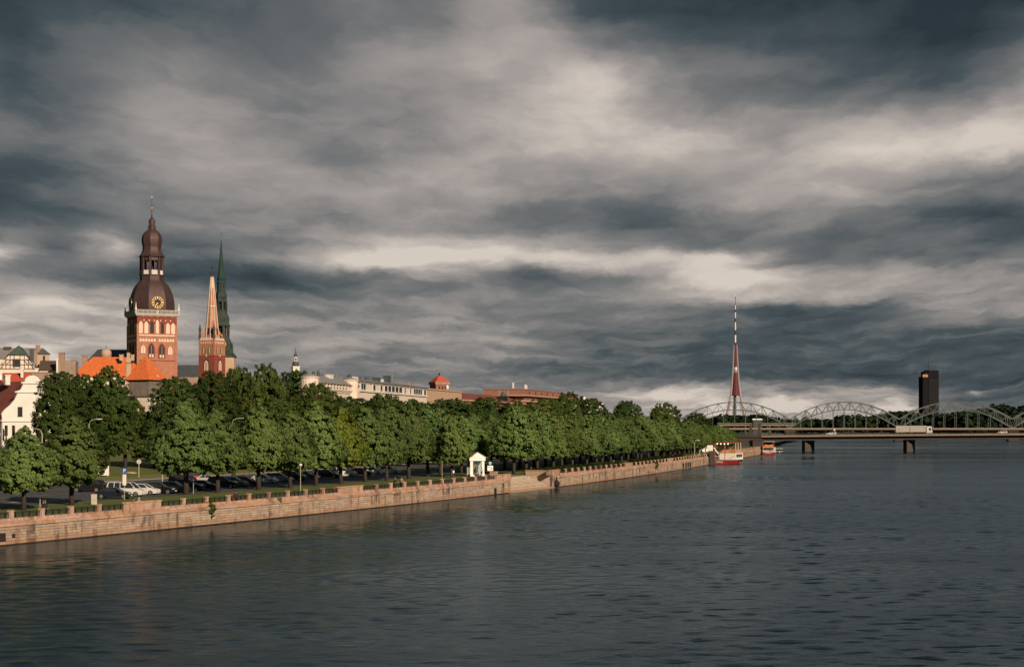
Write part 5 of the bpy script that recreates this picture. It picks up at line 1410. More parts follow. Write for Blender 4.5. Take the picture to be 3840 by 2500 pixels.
# ---- railway bridge with arched trusses
def rl_D(X): return 1392 - 0.12 * (X - 230)
def rl_X(px):
    q = (px - 1920) / F; return q * (1392 + 0.12 * 230) / (1 + 0.12 * q)
X0 = rl_X(2550); rw = thing('railway_bridge', 'grey steel railway bridge with four arched trusses behind the road bridge', 'bridge', (X0, rl_D(X0), 0), math.atan2(-.12, 1))
sc_ = math.hypot(1, .12)
def rx(px): return (rl_X(px) - X0) * sc_
SP = [2550, 2962, 3374, 3800, 4215]
RZ = 10.2
for i in range(len(SP) - 1):
    a, c = rx(SP[i]), rx(SP[i + 1]); L_ = c - a; n = 10
    def zlow(t): return RZ + 0.3 + 15.6 * (1 - (2 * t - 1) ** 2)
    def zup(t): return RZ + 7.6 + 14.6 * (1 - abs(2 * t - 1) ** 2.1)
    for y in (0.0, 9.0):
        mu, ml = MB(), MB(); up = [(t_ := 0, zup(0))] + [((k_ + .5) / n, zup((k_ + .5) / n)) for k_ in range(n)] + [(1, zup(1))]
        for (t0, z0), (t1, z1) in zip(up[:-1], up[1:]): mu.beam((a + t0 * L_, y, z0), (a + t1 * L_, y, z1), .6, .72)
        for k_ in range(n): ml.beam((a + k_ / n * L_, y, zlow(k_ / n)), (a + (k_ + 1) / n * L_, y, zlow((k_ + 1) / n)), .6, .72)
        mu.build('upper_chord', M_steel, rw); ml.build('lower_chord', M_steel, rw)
        for k_ in range(n):
            tm = (k_ + .5) / n; pu = (a + tm * L_, y, zup(tm))
            for tt in (k_ / n, (k_ + 1) / n):
                mb = MB(); mb.beam(pu, (a + tt * L_, y, zlow(tt)), .3, .34); mb.build('diagonal', M_steel, rw)
            mb = MB(); mb.beam(pu, (a + tm * L_, y, (zlow(k_ / n) + zlow((k_ + 1) / n)) / 2), .35, .4); mb.build('strut', M_steel, rw)
            if k_ > 0:
                mb = MB(); mb.beam((a + k_ / n * L_, y, zlow(k_ / n)), (a + k_ / n * L_, y, RZ), .36, .36); mb.build('hanger', M_steel, rw)
    for k_ in range(2, 9):
        tm = (k_ - .5) / n; mb = MB(); mb.beam((a + tm * L_, .4, zup(tm)), (a + tm * L_, 8.6, zup(tm)), .35, .4); mb.build('wind_brace', M_steel, rw)
    mb = MB(); mb.bx(c - 4, c + 4, -2, 12, -2, RZ - 1.6); mb.bx(c - 4.6, c + 4.6, -2.6, 12.6, RZ - 2.6, RZ - 1.9); mb.build('pier', M_pier, rw)
L_ = rx(4215)
mb = MB(); mb.bx(-60, L_, -.6, 9.6, RZ - 1.5, RZ - .4); mb.build('deck', M_gird, rw)
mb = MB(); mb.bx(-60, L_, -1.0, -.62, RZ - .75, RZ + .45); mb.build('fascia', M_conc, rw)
# ---- distant motorway bridge behind
fb = thing('far_road_bridge', 'two thin pale lines of a distant road bridge behind the railway arches', 'bridge', tuple(at(2690, HY, 2050) - Vector((0, 0, CAMZ))), 0)
mb = MB(); mb.bx(0, 96, 0, 3, 13.0, 14.4); mb.build('deck', M_conc, fb)
mb = MB(); mb.bx(0, 96, 0, .4, 15.4, 16.2); mb.build('barrier', M_conc, fb)
mb = MB()
for x in (5, 35, 65, 92):
    mb = MB(); mb.bx(x - 1, x + 1, 0, 3, -1, 13.0); mb.build('pier', M_gird, fb)
wb = thing('low_white_roof', 'long low white roof edge seen under the railway arch', 'building', tuple(at(2822, HY, 1950) - Vector((0, 0, CAMZ))), 0)
mb = MB(); mb.bx(0, 11.5, 0, 8, 19.8, 21.2); mb.build('roof', M_white2, wb); mb = MB(); mb.bx(.5, 11, .5, 7.5, 0, 19.8); mb.build('wall', M_gird, wb)

# ---- television tower on its three legs
DT = 4450.0; kt = F / DT
M_tred = mat('tower_red', (0.095, 0.018, 0.028), 0.7, 0.12, 0.02); M_tleg = mat('tower_legs', (0.27, 0.24, 0.23), 0.7, 0.1, 0.02)  # red and leg tones darkened, far cloud shade put into the colour
M_twh = mat('mast_white', (0.62, 0.60, 0.58), 0.7, 0.05, 0.05)
tv = thing('television_tower', 'tall three-legged television tower with dark red shaft and striped mast', 'tower', ((2757.5 - 1920) / F * DT, DT, 0), 0)
def vz(py): return CAMZ + (HY - py) / kt
SPR = [(1600, 42), (1569, 37), (1530, 29), (1483, 19), (1440, 14.2), (1397, 11), (1376, 9.6), (1330, 7.4), (1293, 5.6)]
for a in (R(200), R(-20), R(90)):
    mb = MB(); pth = [(r / kt * math.cos(a), r / kt * math.sin(a), vz(y)) for (y, r) in SPR]
    mb.tube(pth, [5.2, 4.8, 4.2, 3.0, 2.4, 2.2, 2.0, 1.8, 1.5], 6); mb.build('leg', M_tleg, tv)
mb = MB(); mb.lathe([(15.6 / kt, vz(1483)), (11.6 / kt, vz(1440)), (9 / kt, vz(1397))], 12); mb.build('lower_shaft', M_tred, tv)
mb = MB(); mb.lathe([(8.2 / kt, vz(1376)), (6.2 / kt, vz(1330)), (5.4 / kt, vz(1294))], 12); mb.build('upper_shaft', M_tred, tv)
mb = MB(); mb.lathe([(7.6 / kt, vz(1397)), (9.5 / kt, vz(1389)), (9.5 / kt, vz(1384)), (7.6 / kt, vz(1376))], 12); mb.build('observation_deck', M_metal, tv)
mb = MB(); mb.tube([(0, 0, 0), (0, 0, vz(1480))], 2.9, 8); mb.build('lift_shaft', M_steel, tv)
band = [(1294, 1284, 3.2, 1), (1284, 1256, 3.1, 0), (1256, 1238, 3.1, 1), (1238, 1208, 2.6, 0), (1208, 1192, 2.6, 1), (1192, 1171, 2.2, 0), (1171, 1160, 2.2, 1), (1160, 1144, 1.8, 0), (1144, 1139, 1.7, 1), (1139, 1119, .8, 1), (1119, 1113, 1.5, 1), (1113, 1102, .5, 0)]
for (y0, y1, r, c) in band:
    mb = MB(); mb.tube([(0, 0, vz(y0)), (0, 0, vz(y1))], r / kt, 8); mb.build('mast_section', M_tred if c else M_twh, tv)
# ---- dark office tower on the island
DB = 3000.0; kb = F / DB
ob = thing('dark_office_tower', 'dark slab high-rise with roof mast behind the right railway arch', 'building', ((3484 - 1920) / F * DB, DB, 0), R(18))
def oz(py): return CAMZ + (HY - py) / kb
M_obw = mat('dark_strip', (0.005, 0.005, 0.006), 0.6, 0.2, 0.05, spec=0.2); M_ob = mat('dark_cladding', (0.010, 0.010, 0.012), 0.8, 0.2, 0.05, spec=0.05)  # dark cladding taken lower still to stand in for far cloud shade
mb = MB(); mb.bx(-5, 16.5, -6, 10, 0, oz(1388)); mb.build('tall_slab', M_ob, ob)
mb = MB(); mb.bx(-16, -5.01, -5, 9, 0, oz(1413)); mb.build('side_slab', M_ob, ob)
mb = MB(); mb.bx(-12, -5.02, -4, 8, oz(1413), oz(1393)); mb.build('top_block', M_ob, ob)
mb = MB(); mb.bx(-16.6, -5.6, -5.3, -5.01, oz(1414), oz(1404)); mb.build('sign_band', mat('orange_brown_panel', (0.32, 0.16, 0.09), 0.7, 0.1, 0.2), ob)
mb = MB(); mb.tube([(1, 2, oz(1390)), (1, 2, oz(1337))], .9, 6, .4); mb.build('roof_mast', M_gird, ob)
for zi in range(24):
    mb = MB(); z = 6 + zi * 3.9; mb.bx(-4.6, 16.1, -6.1, -6.01, z, z + 1.7); mb.build('window_strip', M_obw, ob)
# ---- far woods: one mass
def woods():
    rs = np.random.RandomState(8); Cs = []; Rr = []; Os = []
    def belt(x0, x1, dfun, top, n, jit):
        for i in range(n):
            px = rs.uniform(x0, x1); D = dfun(px) + rs.uniform(0, jit); X = (px - 1920) / F * D
            h = CAMZ + (HY - top(px)) / F * D - 1.8; h *= rs.uniform(.78, 1.06); r = h * rs.uniform(.26, .40)
            m = 26
            d = rs.normal(size=(m, 3)); d /= np.linalg.norm(d, axis=1)[:, None]
            c = np.array([X, D, 1.8 + h * .58]) + d * np.array([r, r, h * .40])
            Cs.append(c); Os.append(d); Rr.append(np.full(m, r * .34))
    belt(2640, 3560, lambda p: 2330, lambda p: 1564 + 9 * math.sin(p * .013) + 5 * math.sin(p * .041), 260, 90)
    belt(3330, 3840, lambda p: 2100 - (p - 3330) * .35, lambda p: 1551 + 7 * math.sin(p * .02) - (p - 3330) * .02, 120, 60)
    belt(3560, 4300, lambda p: 1760, lambda p: 1548 - 26 * min(1, max(0, (p - 3600) / 140)) + 4 * math.sin(p * .05), 150, 90)
    V = leaves(rs, np.concatenate(Cs), np.concatenate(Os), 6, np.concatenate(Rr), 3.6, .8)
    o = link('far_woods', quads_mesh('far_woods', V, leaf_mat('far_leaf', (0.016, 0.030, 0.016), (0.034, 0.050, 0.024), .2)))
    tag(o, 'dark wood along the far river bank behind the railway bridge', 'woods', None, 'stuff')
woods()
# ------------------------------------------------------------------ vehicles
M_tyre = mat('tyre_rubber', (0.015, 0.015, 0.016), 0.85, 0.2, 4)
M_rim = mat('alloy_rim', (0.42, 0.40, 0.38), 0.35, 0.1, 4, metal=0.7)
M_lamp = mat('lamp_glass', (0.62, 0.60, 0.56), 0.15, 0.05, 4, spec=0.6)
M_tail = mat('tail_lamp', (0.45, 0.02, 0.02), 0.25, 0.05, 4)
M_trim = mat('dark_trim', (0.018, 0.018, 0.02), 0.6, 0.1, 3)
PAINT = {}
def paintm(n, c, metal=0.2):
    if n not in PAINT: PAINT[n] = mat('paint_' + n, c, 0.32, 0.03, 1.0, metal=metal, spec=0.5, coat=0.6)
    return PAINT[n]
KIND = {  # length, width, height, belt, (rear base, front base), (rear roof, front roof), hood outline
 'sedan': (4.6, 1.80, 1.44, .94, (-1.72, 1.02), (-1.02, .22), [(-2.28, .55), (-2.24, .93), (-1.72, .99), (1.02, .95), (1.85, .80), (2.22, .64), (2.30, .45)]),
 'hatch': (4.2, 1.78, 1.50, .96, (-2.02, 1.02), (-1.62, .18), [(-2.10, .50), (-2.08, .97), (-2.02, .99), (1.02, .97), (1.70, .84), (2.02, .66), (2.10, .45)]),
 'wagon': (4.7, 1.82, 1.50, .95, (-2.25, 1.05), (-1.85, .22), [(-2.35, .50), (-2.32, .95), (-2.25, .98), (1.05, .95), (1.85, .82), (2.26, .65), (2.35, .45)]),
 'suv': (4.6, 1.88, 1.72, 1.08, (-2.22, 1.05), (-1.85, .25), [(-2.30, .55), (-2.28, 1.06), (-2.22, 1.10), (1.05, 1.08), (1.85, .98), (2.22, .78), (2.30, .50)]),
 'van': (4.9, 1.92, 1.86, 1.08, (-2.38, 1.55), (-2.25, .72), [(-2.45, .45), (-2.43, 1.05), (-2.38, 1.10), (1.55, 1.06), (2.10, .88), (2.38, .68), (2.45, .42)]),
}
_cm = {}
def wheel_meshes(r):
    if ('w', r) not in _cm:
        mb = MB(); fr = ((0, 0, 0), (1, 0), (0, -1)); n = 16
        mb.ext([(r * math.cos(2 * math.pi * i / n), r * math.sin(2 * math.pi * i / n)) for i in range(n)], fr, -.11, .11)
        m2 = MB(); q = r * .66
        for i in range(5):
            a = 2 * math.pi * i / 5 + .3; t = Vector((math.cos(a), math.sin(a))); s_ = Vector((-t.y, t.x)) * .055
            for sd_ in (-1, 1): m2.ext([tuple(-s_), tuple(t * q - s_ * 1.4), tuple(t * q + s_ * 1.4), tuple(s_)], fr, sd_ * .112, sd_ * .135)
        for i in range(12):
            a0, a1 = 2 * math.pi * i / 12, 2 * math.pi * (i + 1) / 12
            for sd_ in (-1, 1): m2.ext([(q * .86 * math.cos(a0), q * .86 * math.sin(a0)), (q * math.cos(a0), q * math.sin(a0)), (q * math.cos(a1), q * math.sin(a1)), (q * .86 * math.cos(a1), q * .86 * math.sin(a1))], fr, sd_ * .112, sd_ * .13)
        _cm[('w', r)] = (mb.mesh('wheel', M_tyre), m2.mesh('rim', M_rim))
    return _cm[('w', r)]
def car(kind, pname, pm, label, loc, rz, group='cars parked beside the road', cat='car'):
    L_, W_, H_, belt, (b0, b1), (r0, r1), prof = KIND[kind]
    key = (kind, pname); wr = .33 if kind in ('suv', 'van') else .31
    wx0, wx1 = -L_ / 2 + .88, L_ / 2 - .85
    if key not in _cm:
        def arc(cx, rev):
            pts_ = [(cx + (wr + .07) * math.cos(a), .30 + (wr + .07) * math.sin(a)) for a in np.linspace(math.pi * 1.08, -.08 * math.pi, 7)]
            return pts_[::-1] if rev else pts_
        low = [(-L_ / 2 + .05, .24)] + arc(wx0, False) + arc(wx1, False) + [(L_ / 2 - .05, .22)]
        top_ = [(x, z) for (x, z) in reversed(prof)]
        poly = low + top_
        n = len(poly); mb = MB(); ys = (-W_ / 2, -W_ / 2 + .07, W_ / 2 - .07, W_ / 2); vs = []
        for y in ys:
            ed = abs(y) > W_ / 2 - .01
            for (x, z) in poly: vs.append((x * (.985 if ed else 1), y, z if not ed else (z - .05 if z > .6 else z)))
        fs_ = [tuple(range(n)), tuple(3 * n + i for i in range(n - 1, -1, -1))]
        for k_ in range(3):
            for i in range(n): fs_.append((k_ * n + i, k_ * n + (i + 1) % n, (k_ + 1) * n + (i + 1) % n, (k_ + 1) * n + i))
        mb.add(vs, fs_); body = mb.mesh('body', pm)
        hb, ht = W_ / 2 - .07, W_ / 2 - .24
        mb = MB(); zb_, zt_ = belt, H_ - .05
        mb.add([(b0, -hb, zb_), (b1, -hb, zb_), (b1, hb, zb_), (b0, hb, zb_), (r0, -ht, zt_), (r1, -ht, zt_), (r1, ht, zt_), (r0, ht, zt_)], [(3, 2, 1, 0), (4, 5, 6, 7), (0, 1, 5, 4), (1, 2, 6, 5), (2, 3, 7, 6), (3, 0, 4, 7)])
        glass = mb.mesh('glazing', M_glass)
        mb = MB(); mb.add([(r0 - .05, -ht - .03, zt_ - .02), (r1 + .06, -ht - .03, zt_ - .02), (r1 + .06, ht + .03, zt_ - .02), (r0 - .05, ht + .03, zt_ - .02), (r0 + .12, -ht + .08, H_), (r1 - .12, -ht + .08, H_), (r1 - .12, ht - .08, H_), (r0 + .12, ht - .08, H_)], [(3, 2, 1, 0), (4, 5, 6, 7), (0, 1, 5, 4), (1, 2, 6, 5), (2, 3, 7, 6), (3, 0, 4, 7)])
        for s_ in (-1, 1):
            mb.beam((b1, s_ * hb, zb_), (r1, s_ * ht, zt_), .07); mb.beam((b0, s_ * hb, zb_), (r0, s_ * ht, zt_), .12)
            mx = (b0 + b1) / 2 - .15; mb.beam((mx, s_ * (hb + .005), zb_), (mx - .05, s_ * (ht + .005), zt_), .07)
            if kind in ('van', 'wagon', 'suv'): mx = b0 + .95; mb.beam((mx, s_ * (hb + .005), zb_), (mx + .02, s_ * (ht + .005), zt_), .08)
        roof = mb.mesh('roof', pm)
        hl = MB(); hl.box((0, 0, 0), (.22, .34, .13)); tl = MB(); tl.box((0, 0, 0), (.10, .26, .20))
        mi = MB(); mi.box((0, 0, 0), (.12, .2, .13))
        bu = MB(); bu.box((0, 0, 0), (.10, .52, .11))
        _cm[key] = (body, glass, roof, hl.mesh('headlight', M_lamp), tl.mesh('tail_light', M_tail), mi.mesh('mirror', pm), bu.mesh('number_plate', M_white2))
    body, glass, roof, hl, tl, mi, bu = _cm[key]
    t = thing('parked_car' if 'parked' in group else 'car', label, cat, loc, rz, group)
    link('body', body, t); link('glazing', glass, t); link('roof', roof, t)
    wm, rm = wheel_meshes(wr)
    for x in (wx0, wx1):
        for s_ in (-1, 1):
            wo = link('wheel', wm, t, (x, s_ * (W_ / 2 - .115), wr)); link('rim', rm, wo)
    for s_ in (-1, 1):
        link('headlight', hl, t, (L_ / 2 - .14, s_ * (W_ / 2 - .27), prof[-2][1] + .02)); link('tail_light', tl, t, (-L_ / 2 + .045, s_ * (W_ / 2 - .2), .80 if kind != 'van' else .95))
        link('mirror', mi, t, (b1 - .25, s_ * (W_ / 2 + .06), belt + .08))
    link('number_plate', bu, t, (L_ / 2 - .02, 0, .42))
    return t
NAVY = paintm('navy', (0.012, 0.017, 0.026)); SILV = paintm('silver', (0.66, 0.63, 0.59), .1); BLK = paintm('black', (0.010, 0.010, 0.012)); GREY = paintm('grey', (0.34, 0.33, 0.32), .1)
RED = paintm('darkred', (0.14, 0.012, 0.016)); REDB = paintm('red', (0.42, 0.02, 0.018)); WHT = paintm('white', (0.66, 0.64, 0.60), 0); BLUE = paintm('blue', (0.05, 0.07, 0.10))
CZ = GZ + .034
def park(kind, pn, pm, lab, px, py, rz=-10, group='cars parked beside the road', back=1.3):
    """px, py: the front wheel's foot in the photograph"""
    p = gp(px, py, CZ); d = Vector((math.cos(R(rz)), math.sin(R(rz)), 0)); side = Vector((math.sin(R(rz)), -math.cos(R(rz)), 0))
    p = p - d * back - side * .75
    return car(kind, pn, pm, lab, tuple(p), R(rz), group)
park('sedan', 'navy', NAVY, 'dark navy sedan parked beside the concrete box, nearest to the railing', 459, 1869, -3)
park('van', 'silver', SILV, 'long silver minivan right behind the navy sedan', 502, 1860, -9)
park('hatch', 'silver', SILV, 'silver hatchback between the silver minivan and the black estate', 566, 1855, -9)
park('wagon', 'black', BLK, 'glossy black estate car right of the silver hatchback', 625, 1851, -9)
park('hatch', 'grey', GREY, 'grey compact car left of the broad lime trunk', 681, 1845, -9)
park('suv', 'black', BLK, 'dark car half hidden by the broad lime trunk, on its right', 731, 1841, -9)
park('van', 'black', BLK, 'black van behind the grey compact car', 720, 1826, -9)
park('sedan', 'navy', NAVY, 'dark sedan second to the right of the broad lime trunk', 790, 1837, -9)
park('suv', 'navy', NAVY, 'dark off-road car just right of the fourth lime trunk', 862, 1829, -9)
park('hatch', 'grey', GREY, 'grey hatchback left of the dark red car', 905, 1824, -9)
park('hatch', 'darkred', RED, 'dark red hatchback left of the fifth lime trunk', 947, 1822, -9)
park('sedan', 'silver', SILV, 'pale sedan crossed by the fifth lime trunk', 1013, 1812, -9)
park('wagon', 'grey', GREY, 'grey estate car right of the pale sedan', 1071, 1806, -9)
park('suv', 'black', BLK, 'black off-road car left of the thin yellow lamp post', 1122, 1803, -9)
park('sedan', 'blue', BLUE, 'dark blue sedan right of the thin yellow lamp post', 1172, 1798, -9)
park('wagon', 'black', BLK, 'black estate car left of the white off-road car', 1250, 1792, -9)
park('suv', 'white', WHT, 'white off-road car by the yellowish lime tree', 1313, 1787, -9)
park('sedan', 'darkred', RED, 'dark red sedan right of the white off-road car', 1375, 1783, -9)
park('hatch', 'silver', SILV, 'silver hatchback right of the dark red sedan', 1420, 1779, -9)
park('hatch', 'silver', SILV, 'last silver hatchback of the row, left of the couple', 1483, 1776, -9)
park('hatch', 'darkred', RED, 'red car parked on the square right of the white pavilion', 1925, 1731, 175, back=-1.3)
park('van', 'white', WHT, 'white van far behind the white pavilion', 1880, 1705, 175, back=-1.3)
park('van', 'red', REDB, 'bright red van on the road behind the parked cars', 745, 1806, 14)
park('sedan', 'grey', GREY, 'grey sedan on the road with its tail light showing behind the fourth lime', 812, 1812, 12)
park('suv', 'black', BLK, 'dark car in shadow beneath the second lime tree', 372, 1843, 176, back=-1.3)
# on the bridge
def on_bridge(px, y): 
    q = (px - 1920) / F; o_ = BA + bn * y; s_ = (q * o_.y - o_.x) / (bd.x - q * bd.y); p = o_ + bd * s_
    return (p.x, p.y, bz(s_)), math.atan2(bd.y, bd.x)
p, r_ = on_bridge(3117, 10); car('wagon', 'white', WHT, 'white estate car driving on the left part of the road bridge', p, r_ + math.pi, 'cars on the bridge')
p, r_ = on_bridge(3760, 16); car('hatch', 'white', WHT, 'white car at the right end of the road bridge', p, r_ + math.pi, 'cars on the bridge')
p, r_ = on_bridge(3430, 7)
M_trk = mat('dull_white_panel', (.42, .39, .36), .7, .15, .6)  # off-white, duller than the white of the cab
tr = thing('truck', 'long white articulated truck crossing the road bridge', 'truck', p, r_)
mb = MB(); mb.bx(-8.3, -2.1, -1.25, 1.25, .95, 3.95); mb.build('rear_trailer_box', M_trk, tr)
mb = MB(); mb.bx(-1.9, 5.2, -1.25, 1.25, .95, 3.95); mb.build('trailer_box', M_trk, tr)
mb = MB(); mb.bx(-8.2, 5.0, -1.0, 1.0, .7, .94); mb.build('chassis', M_trim, tr)
mb = MB(); mb.ext([(5.6, .5), (7.9, .5), (7.95, 1.7), (7.7, 3.5), (6.9, 3.75), (5.6, 3.7)], ((0, 0, 0), (1, 0), (0, -1)), -1.22, 1.22); mb.build('cab', WHT, tr)
mb = MB(); mb.ext([(6.6, 1.8), (7.6, 1.8), (7.45, 2.9), (6.6, 2.9)], ((0, 0, 0), (1, 0), (0, -1)), 1.22, 1.25); mb.bx(7.6, 7.97, -1.1, 1.1, 1.9, 2.9); mb.build('cab_window', M_glass, tr)
wm, rm = wheel_meshes(.5)
for x in (-7, -5.7, -1, 5.4, 6.8):
    for s_ in (-1, 1):
        wo = link('wheel', wm, tr, (x, s_ * 1.08, .5)); link('rim', rm, wo)
# ------------------------------------------------------------------ boats
M_hred = mat('hull_red', (0.27, 0.018, 0.026), 0.4, 0.15, 0.5, spec=0.5); M_hwh = mat('boat_white', (0.66, 0.62, 0.56), 0.45, 0.08, 0.5)
M_bor = mat('orange_gear', (0.70, 0.17, 0.03), 0.6, 0.1, 2); M_hblue = mat('hull_dark', (0.02, 0.026, 0.035), 0.4, 0.1, 1); M_canv = mat('canopy_red', (0.45, 0.05, 0.03), 0.7, 0.15, 1)
def text_mesh(txt, size, m, ext_=.01):
    cu = bpy.data.curves.new('txt', 'FONT'); cu.body = txt; cu.size = size; cu.extrude = ext_; cu.align_x = 'CENTER'; cu.align_y = 'CENTER'
    o = bpy.data.objects.new('txt', cu); COL.objects.link(o)
    dg = bpy.context.evaluated_depsgraph_get(); me = bpy.data.meshes.new_from_object(o.evaluated_get(dg)); me.name = 'lettering'
    bpy.data.objects.remove(o); bpy.data.curves.remove(cu)
    for v in me.vertices: v.co = Vector((v.co.x, -v.co.z, v.co.y))      # stands upright, faces -y
    me.materials.clear(); me.materials.append(m); return me
def hull(L_, B_, fb_, m, parent, z0=-.5, flare=1.08):
    """boat hull, y forward, pointed bow, flat stern"""
    mb = MB(); secs = []
    for t_ in np.linspace(0, 1, 9):
        y = -L_ / 2 + L_ * t_; w_ = B_ / 2 * (1 if t_ < .55 else max(.02, 1 - ((t_ - .55) / .45) ** 2.1)); sh = fb_ + .35 * max(0, t_ - .6) * 2
        secs.append([(-w_ * .8, y, z0), (-w_, y, fb_ * .5), (-w_ * flare, y, sh), (w_ * flare, y, sh), (w_, y, fb_ * .5), (w_ * .8, y, z0)])
    vs = [p for s_ in secs for p in s_]; fs_ = [(0, 1, 2, 3, 4, 5)]
    for i in range(8):
        for j in range(6): fs_.append((i * 6 + j, i * 6 + (j + 1) % 6, (i + 1) * 6 + (j + 1) % 6, (i + 1) * 6 + j))
    fs_.append(tuple(8 * 6 + j for j in range(5, -1, -1))); mb.add(vs, fs_)
    return mb.build('hull', m, parent)
def boat_dir(D): t = wall_t(D); return math.atan2(t.y, t.x) - math.pi / 2
D_ = 511.0; p = Vector((wall_x(D_) + 3.3, D_, 0))
bt = thing('red_tour_boat', 'red and white tour boat with red canopy moored at the quay', 'boat', (p.x + 7.8 * math.sin(R(23)), D_ + 7.3, 0), R(-23))
bt.scale = (1.15, 1.15, 1.25)
hull(17, 4.6, .95, M_hred, bt)
mb = MB(); mb.bx(-2.1, 2.1, -8.35, 6.0, .96, 1.02); mb.build('deck', M_conc, bt)
link('stern_name', text_mesh('LIEPAJA', .62, M_white2), bt, (-.2, -8.56, .55))
mb = MB(); mb.ext([(-2.25, 1.02), (2.25, 1.02), (2.15, 2.6), (-2.15, 2.6)], ((0, -1.0, 0), (1, 0), (0, -1)), -7.5, 0); cb = mb.build('cabin', M_hwh, bt)
for sx in (-1, 1):
    for yy in (.6, 2.6, 4.6):
        mb = MB(); mb.bx(sx * 2.17, sx * 2.25, yy - .8, yy + .8, 1.6, 2.35); mb.build('cabin_window', M_glass, cb)
mb = MB(); mb.ext([(-2.1, 2.6), (2.1, 2.6), (2.0, 3.5), (-2.0, 3.5)], ((0, 0, 0), (1, 0), (0, -1)), -5.5, 0); mb.build('upper_bulwark', mat('varnished_wood', (0.40, 0.24, 0.14), .6, .2, 2), bt)
mb = MB(); mb.bx(.9, 2.12, -.22, -.02, 3.0, 3.45); mb.build('life_raft', M_bor, bt)
mb = MB(); mb.bx(-2.0, 2.0, -6.0, 5.4, 5.15, 5.3); mb.build('canopy', M_canv, bt)
for (x, y, m) in ((-1.95, -6.6, M_canv), (.6, -6.0, M_canv), (-1.95, 0, M_canv), (1.95, 0, M_hwh), (1.95, 5.2, M_hwh), (-1.95, 5.2, M_hwh), (1.95, 2.5, M_hwh)):
    mb = MB(); mb.beam((x, y, 1.0), (x, y, 5.2), .22 if m is M_canv else .12); mb.build('canopy_post', m, bt)
for i in range(9):
    mb = MB(); x = -2 + 4 * i / 8; mb.beam((x, -7.2, 1.0), (x, -7.2, 2.0), .06); mb.build('rail_stanchion', M_hwh, bt)
mb = MB(); mb.beam((-2, -7.2, 2.0), (2, -7.2, 2.0), .07); mb.beam((2.1, -7.2, 2.0), (2.1, -1, 2.0), .07); mb.beam((-2.1, -7.2, 2.0), (-2.1, -1, 2.0), .07); mb.build('hand_rail', M_hwh, bt)
for i, x in enumerate((-1.5, -.5, .5, 1.5)):
    mb = MB(); mb.sphere((x, -6.1, 5.0), .14, 8, 6); mb.build('deck_lamp', mat('lit_bulb', (0.9, 0.85, 0.75), .4, 0, 1, emit=(1, .88, .7, 2.0)), bt)
for i, y in enumerate((1.5, 4.0, 6.0)):
    mb = MB(); mb.lathe([(.25, -.12), (.36, 0), (.25, .12)], 10); me_ = mb.mesh('tyre_fender', M_tyre); o = link('tyre_fender', me_, bt, (2.32 - .15 * i, y, .7)); o.rotation_euler = (0, R(90), 0)
# gangway and mooring dolphin beside it
p = Vector((wall_x(504) + 1.0, 504, 0))
md = thing('mooring_pile', 'tall dark wooden mooring pile between the quay and the red tour boat', 'pile', (p.x, p.y, 0), 0)
mb = MB(); mb.bx(-.8, .8, -.7, .7, -1.5, 4.2); mb.build('pile_cluster', M_wet, md)
p = Vector((wall_x(506) + 1.0, 506, 0))
gw = thing('boat_gangway', 'white metal gangway frame from the quay to the red tour boat', 'gangway', (p.x - .3, p.y + 3, 0), boat_dir(p.y))
mb = MB()
for y in (-.8, .8):
    for pth in ([(-3.6, y, 2.4), (-3.2, y, 4.2), (-1.2, y, 5.2), (1.2, y, 5.0), (2.4, y, 3.2)], [(-2.2, y, 2.4), (-1.9, y, 3.6), (-.4, y, 4.2)]): mb.tube(pth, .11, 6)
mb.build('handrail', M_hwh, gw)
mb = MB(); mb.beam((-3, 0, 2.9), (2.4, 0, 2.6), 1.5, .15); mb.build('walkway', M_metal, gw)
mb = MB(); mb.bx(-.9, .9, -1.0, -.9, 3.9, 5.9); mb.build('notice_board', M_white2, gw)
# second boat and launch
p = gp(2884, 1704, 0)
b2 = thing('orange_raft_boat', 'white and dark red tour boat with orange life rafts near the bridge', 'boat', (p.x + 1.2, p.y + 7, 0), boat_dir(p.y + 7))
hull(14, 4.6, 1.0, M_hred, b2)
mb = MB(); mb.ext([(-2.3, 1.02), (2.3, 1.02), (2.2, 2.9), (-2.2, 2.9)], ((0, -3.5, 0), (1, 0), (0, -1)), -9, 0); cb = mb.build('cabin', M_hwh, b2)
for i in range(3):
    mb = MB(); x = -1.35 + i * 1.35; mb.bx(x - .55, x + .55, -3.6, -3.5, 1.5, 2.5); mb.build('cabin_window', M_glass, cb)
mb = MB(); mb.bx(-2.3, 2.3, -5.5, 4.5, 2.9, 3.05); mb.build('upper_deck', M_hwh, b2)
for x in (-1.0, .9):
    mb = MB(); mb.lathe([(.45, -.75), (.55, -.7), (.55, .7), (.45, .75)], 10); o = link('life_raft', mb.mesh('life_raft', M_bor), b2, (x, -5.2, 3.6)); o.rotation_euler = (0, R(90), 0)
mb = MB(); mb.bx(-2.1, 2.1, -5.2, 4.2, 5.3, 5.42); mb.build('canopy', M_hwh, b2)
for (x, y) in ((-2, -5), (2, -5), (-2, 4), (2, 4)):
    mb = MB(); mb.beam((x, y, 3.0), (x, y, 5.3), .14); mb.build('canopy_post', M_trim, b2)
for x in (2.25,):
    mb = MB(); mb.beam((x, -5.2, 1.0), (x, -5.2, 4.8), .18); mb.build('stern_post', M_canv, b2)
link('stern_name', text_mesh('VECRIGA', .55, M_white2), b2, (0, -7.06, .62))
mb = MB(); mb.bx(-2.2, 2.2, -6.6, -6.5, 1.9, 2.0)
for x in (-2.2, -1.1, 0, 1.1, 2.2): mb.bx(x - .04, x + .04, -6.6, -6.5, 1.0, 1.9)
mb.build('stern_rail', M_hwh, b2)
p = gp(2926, 1697, 0)
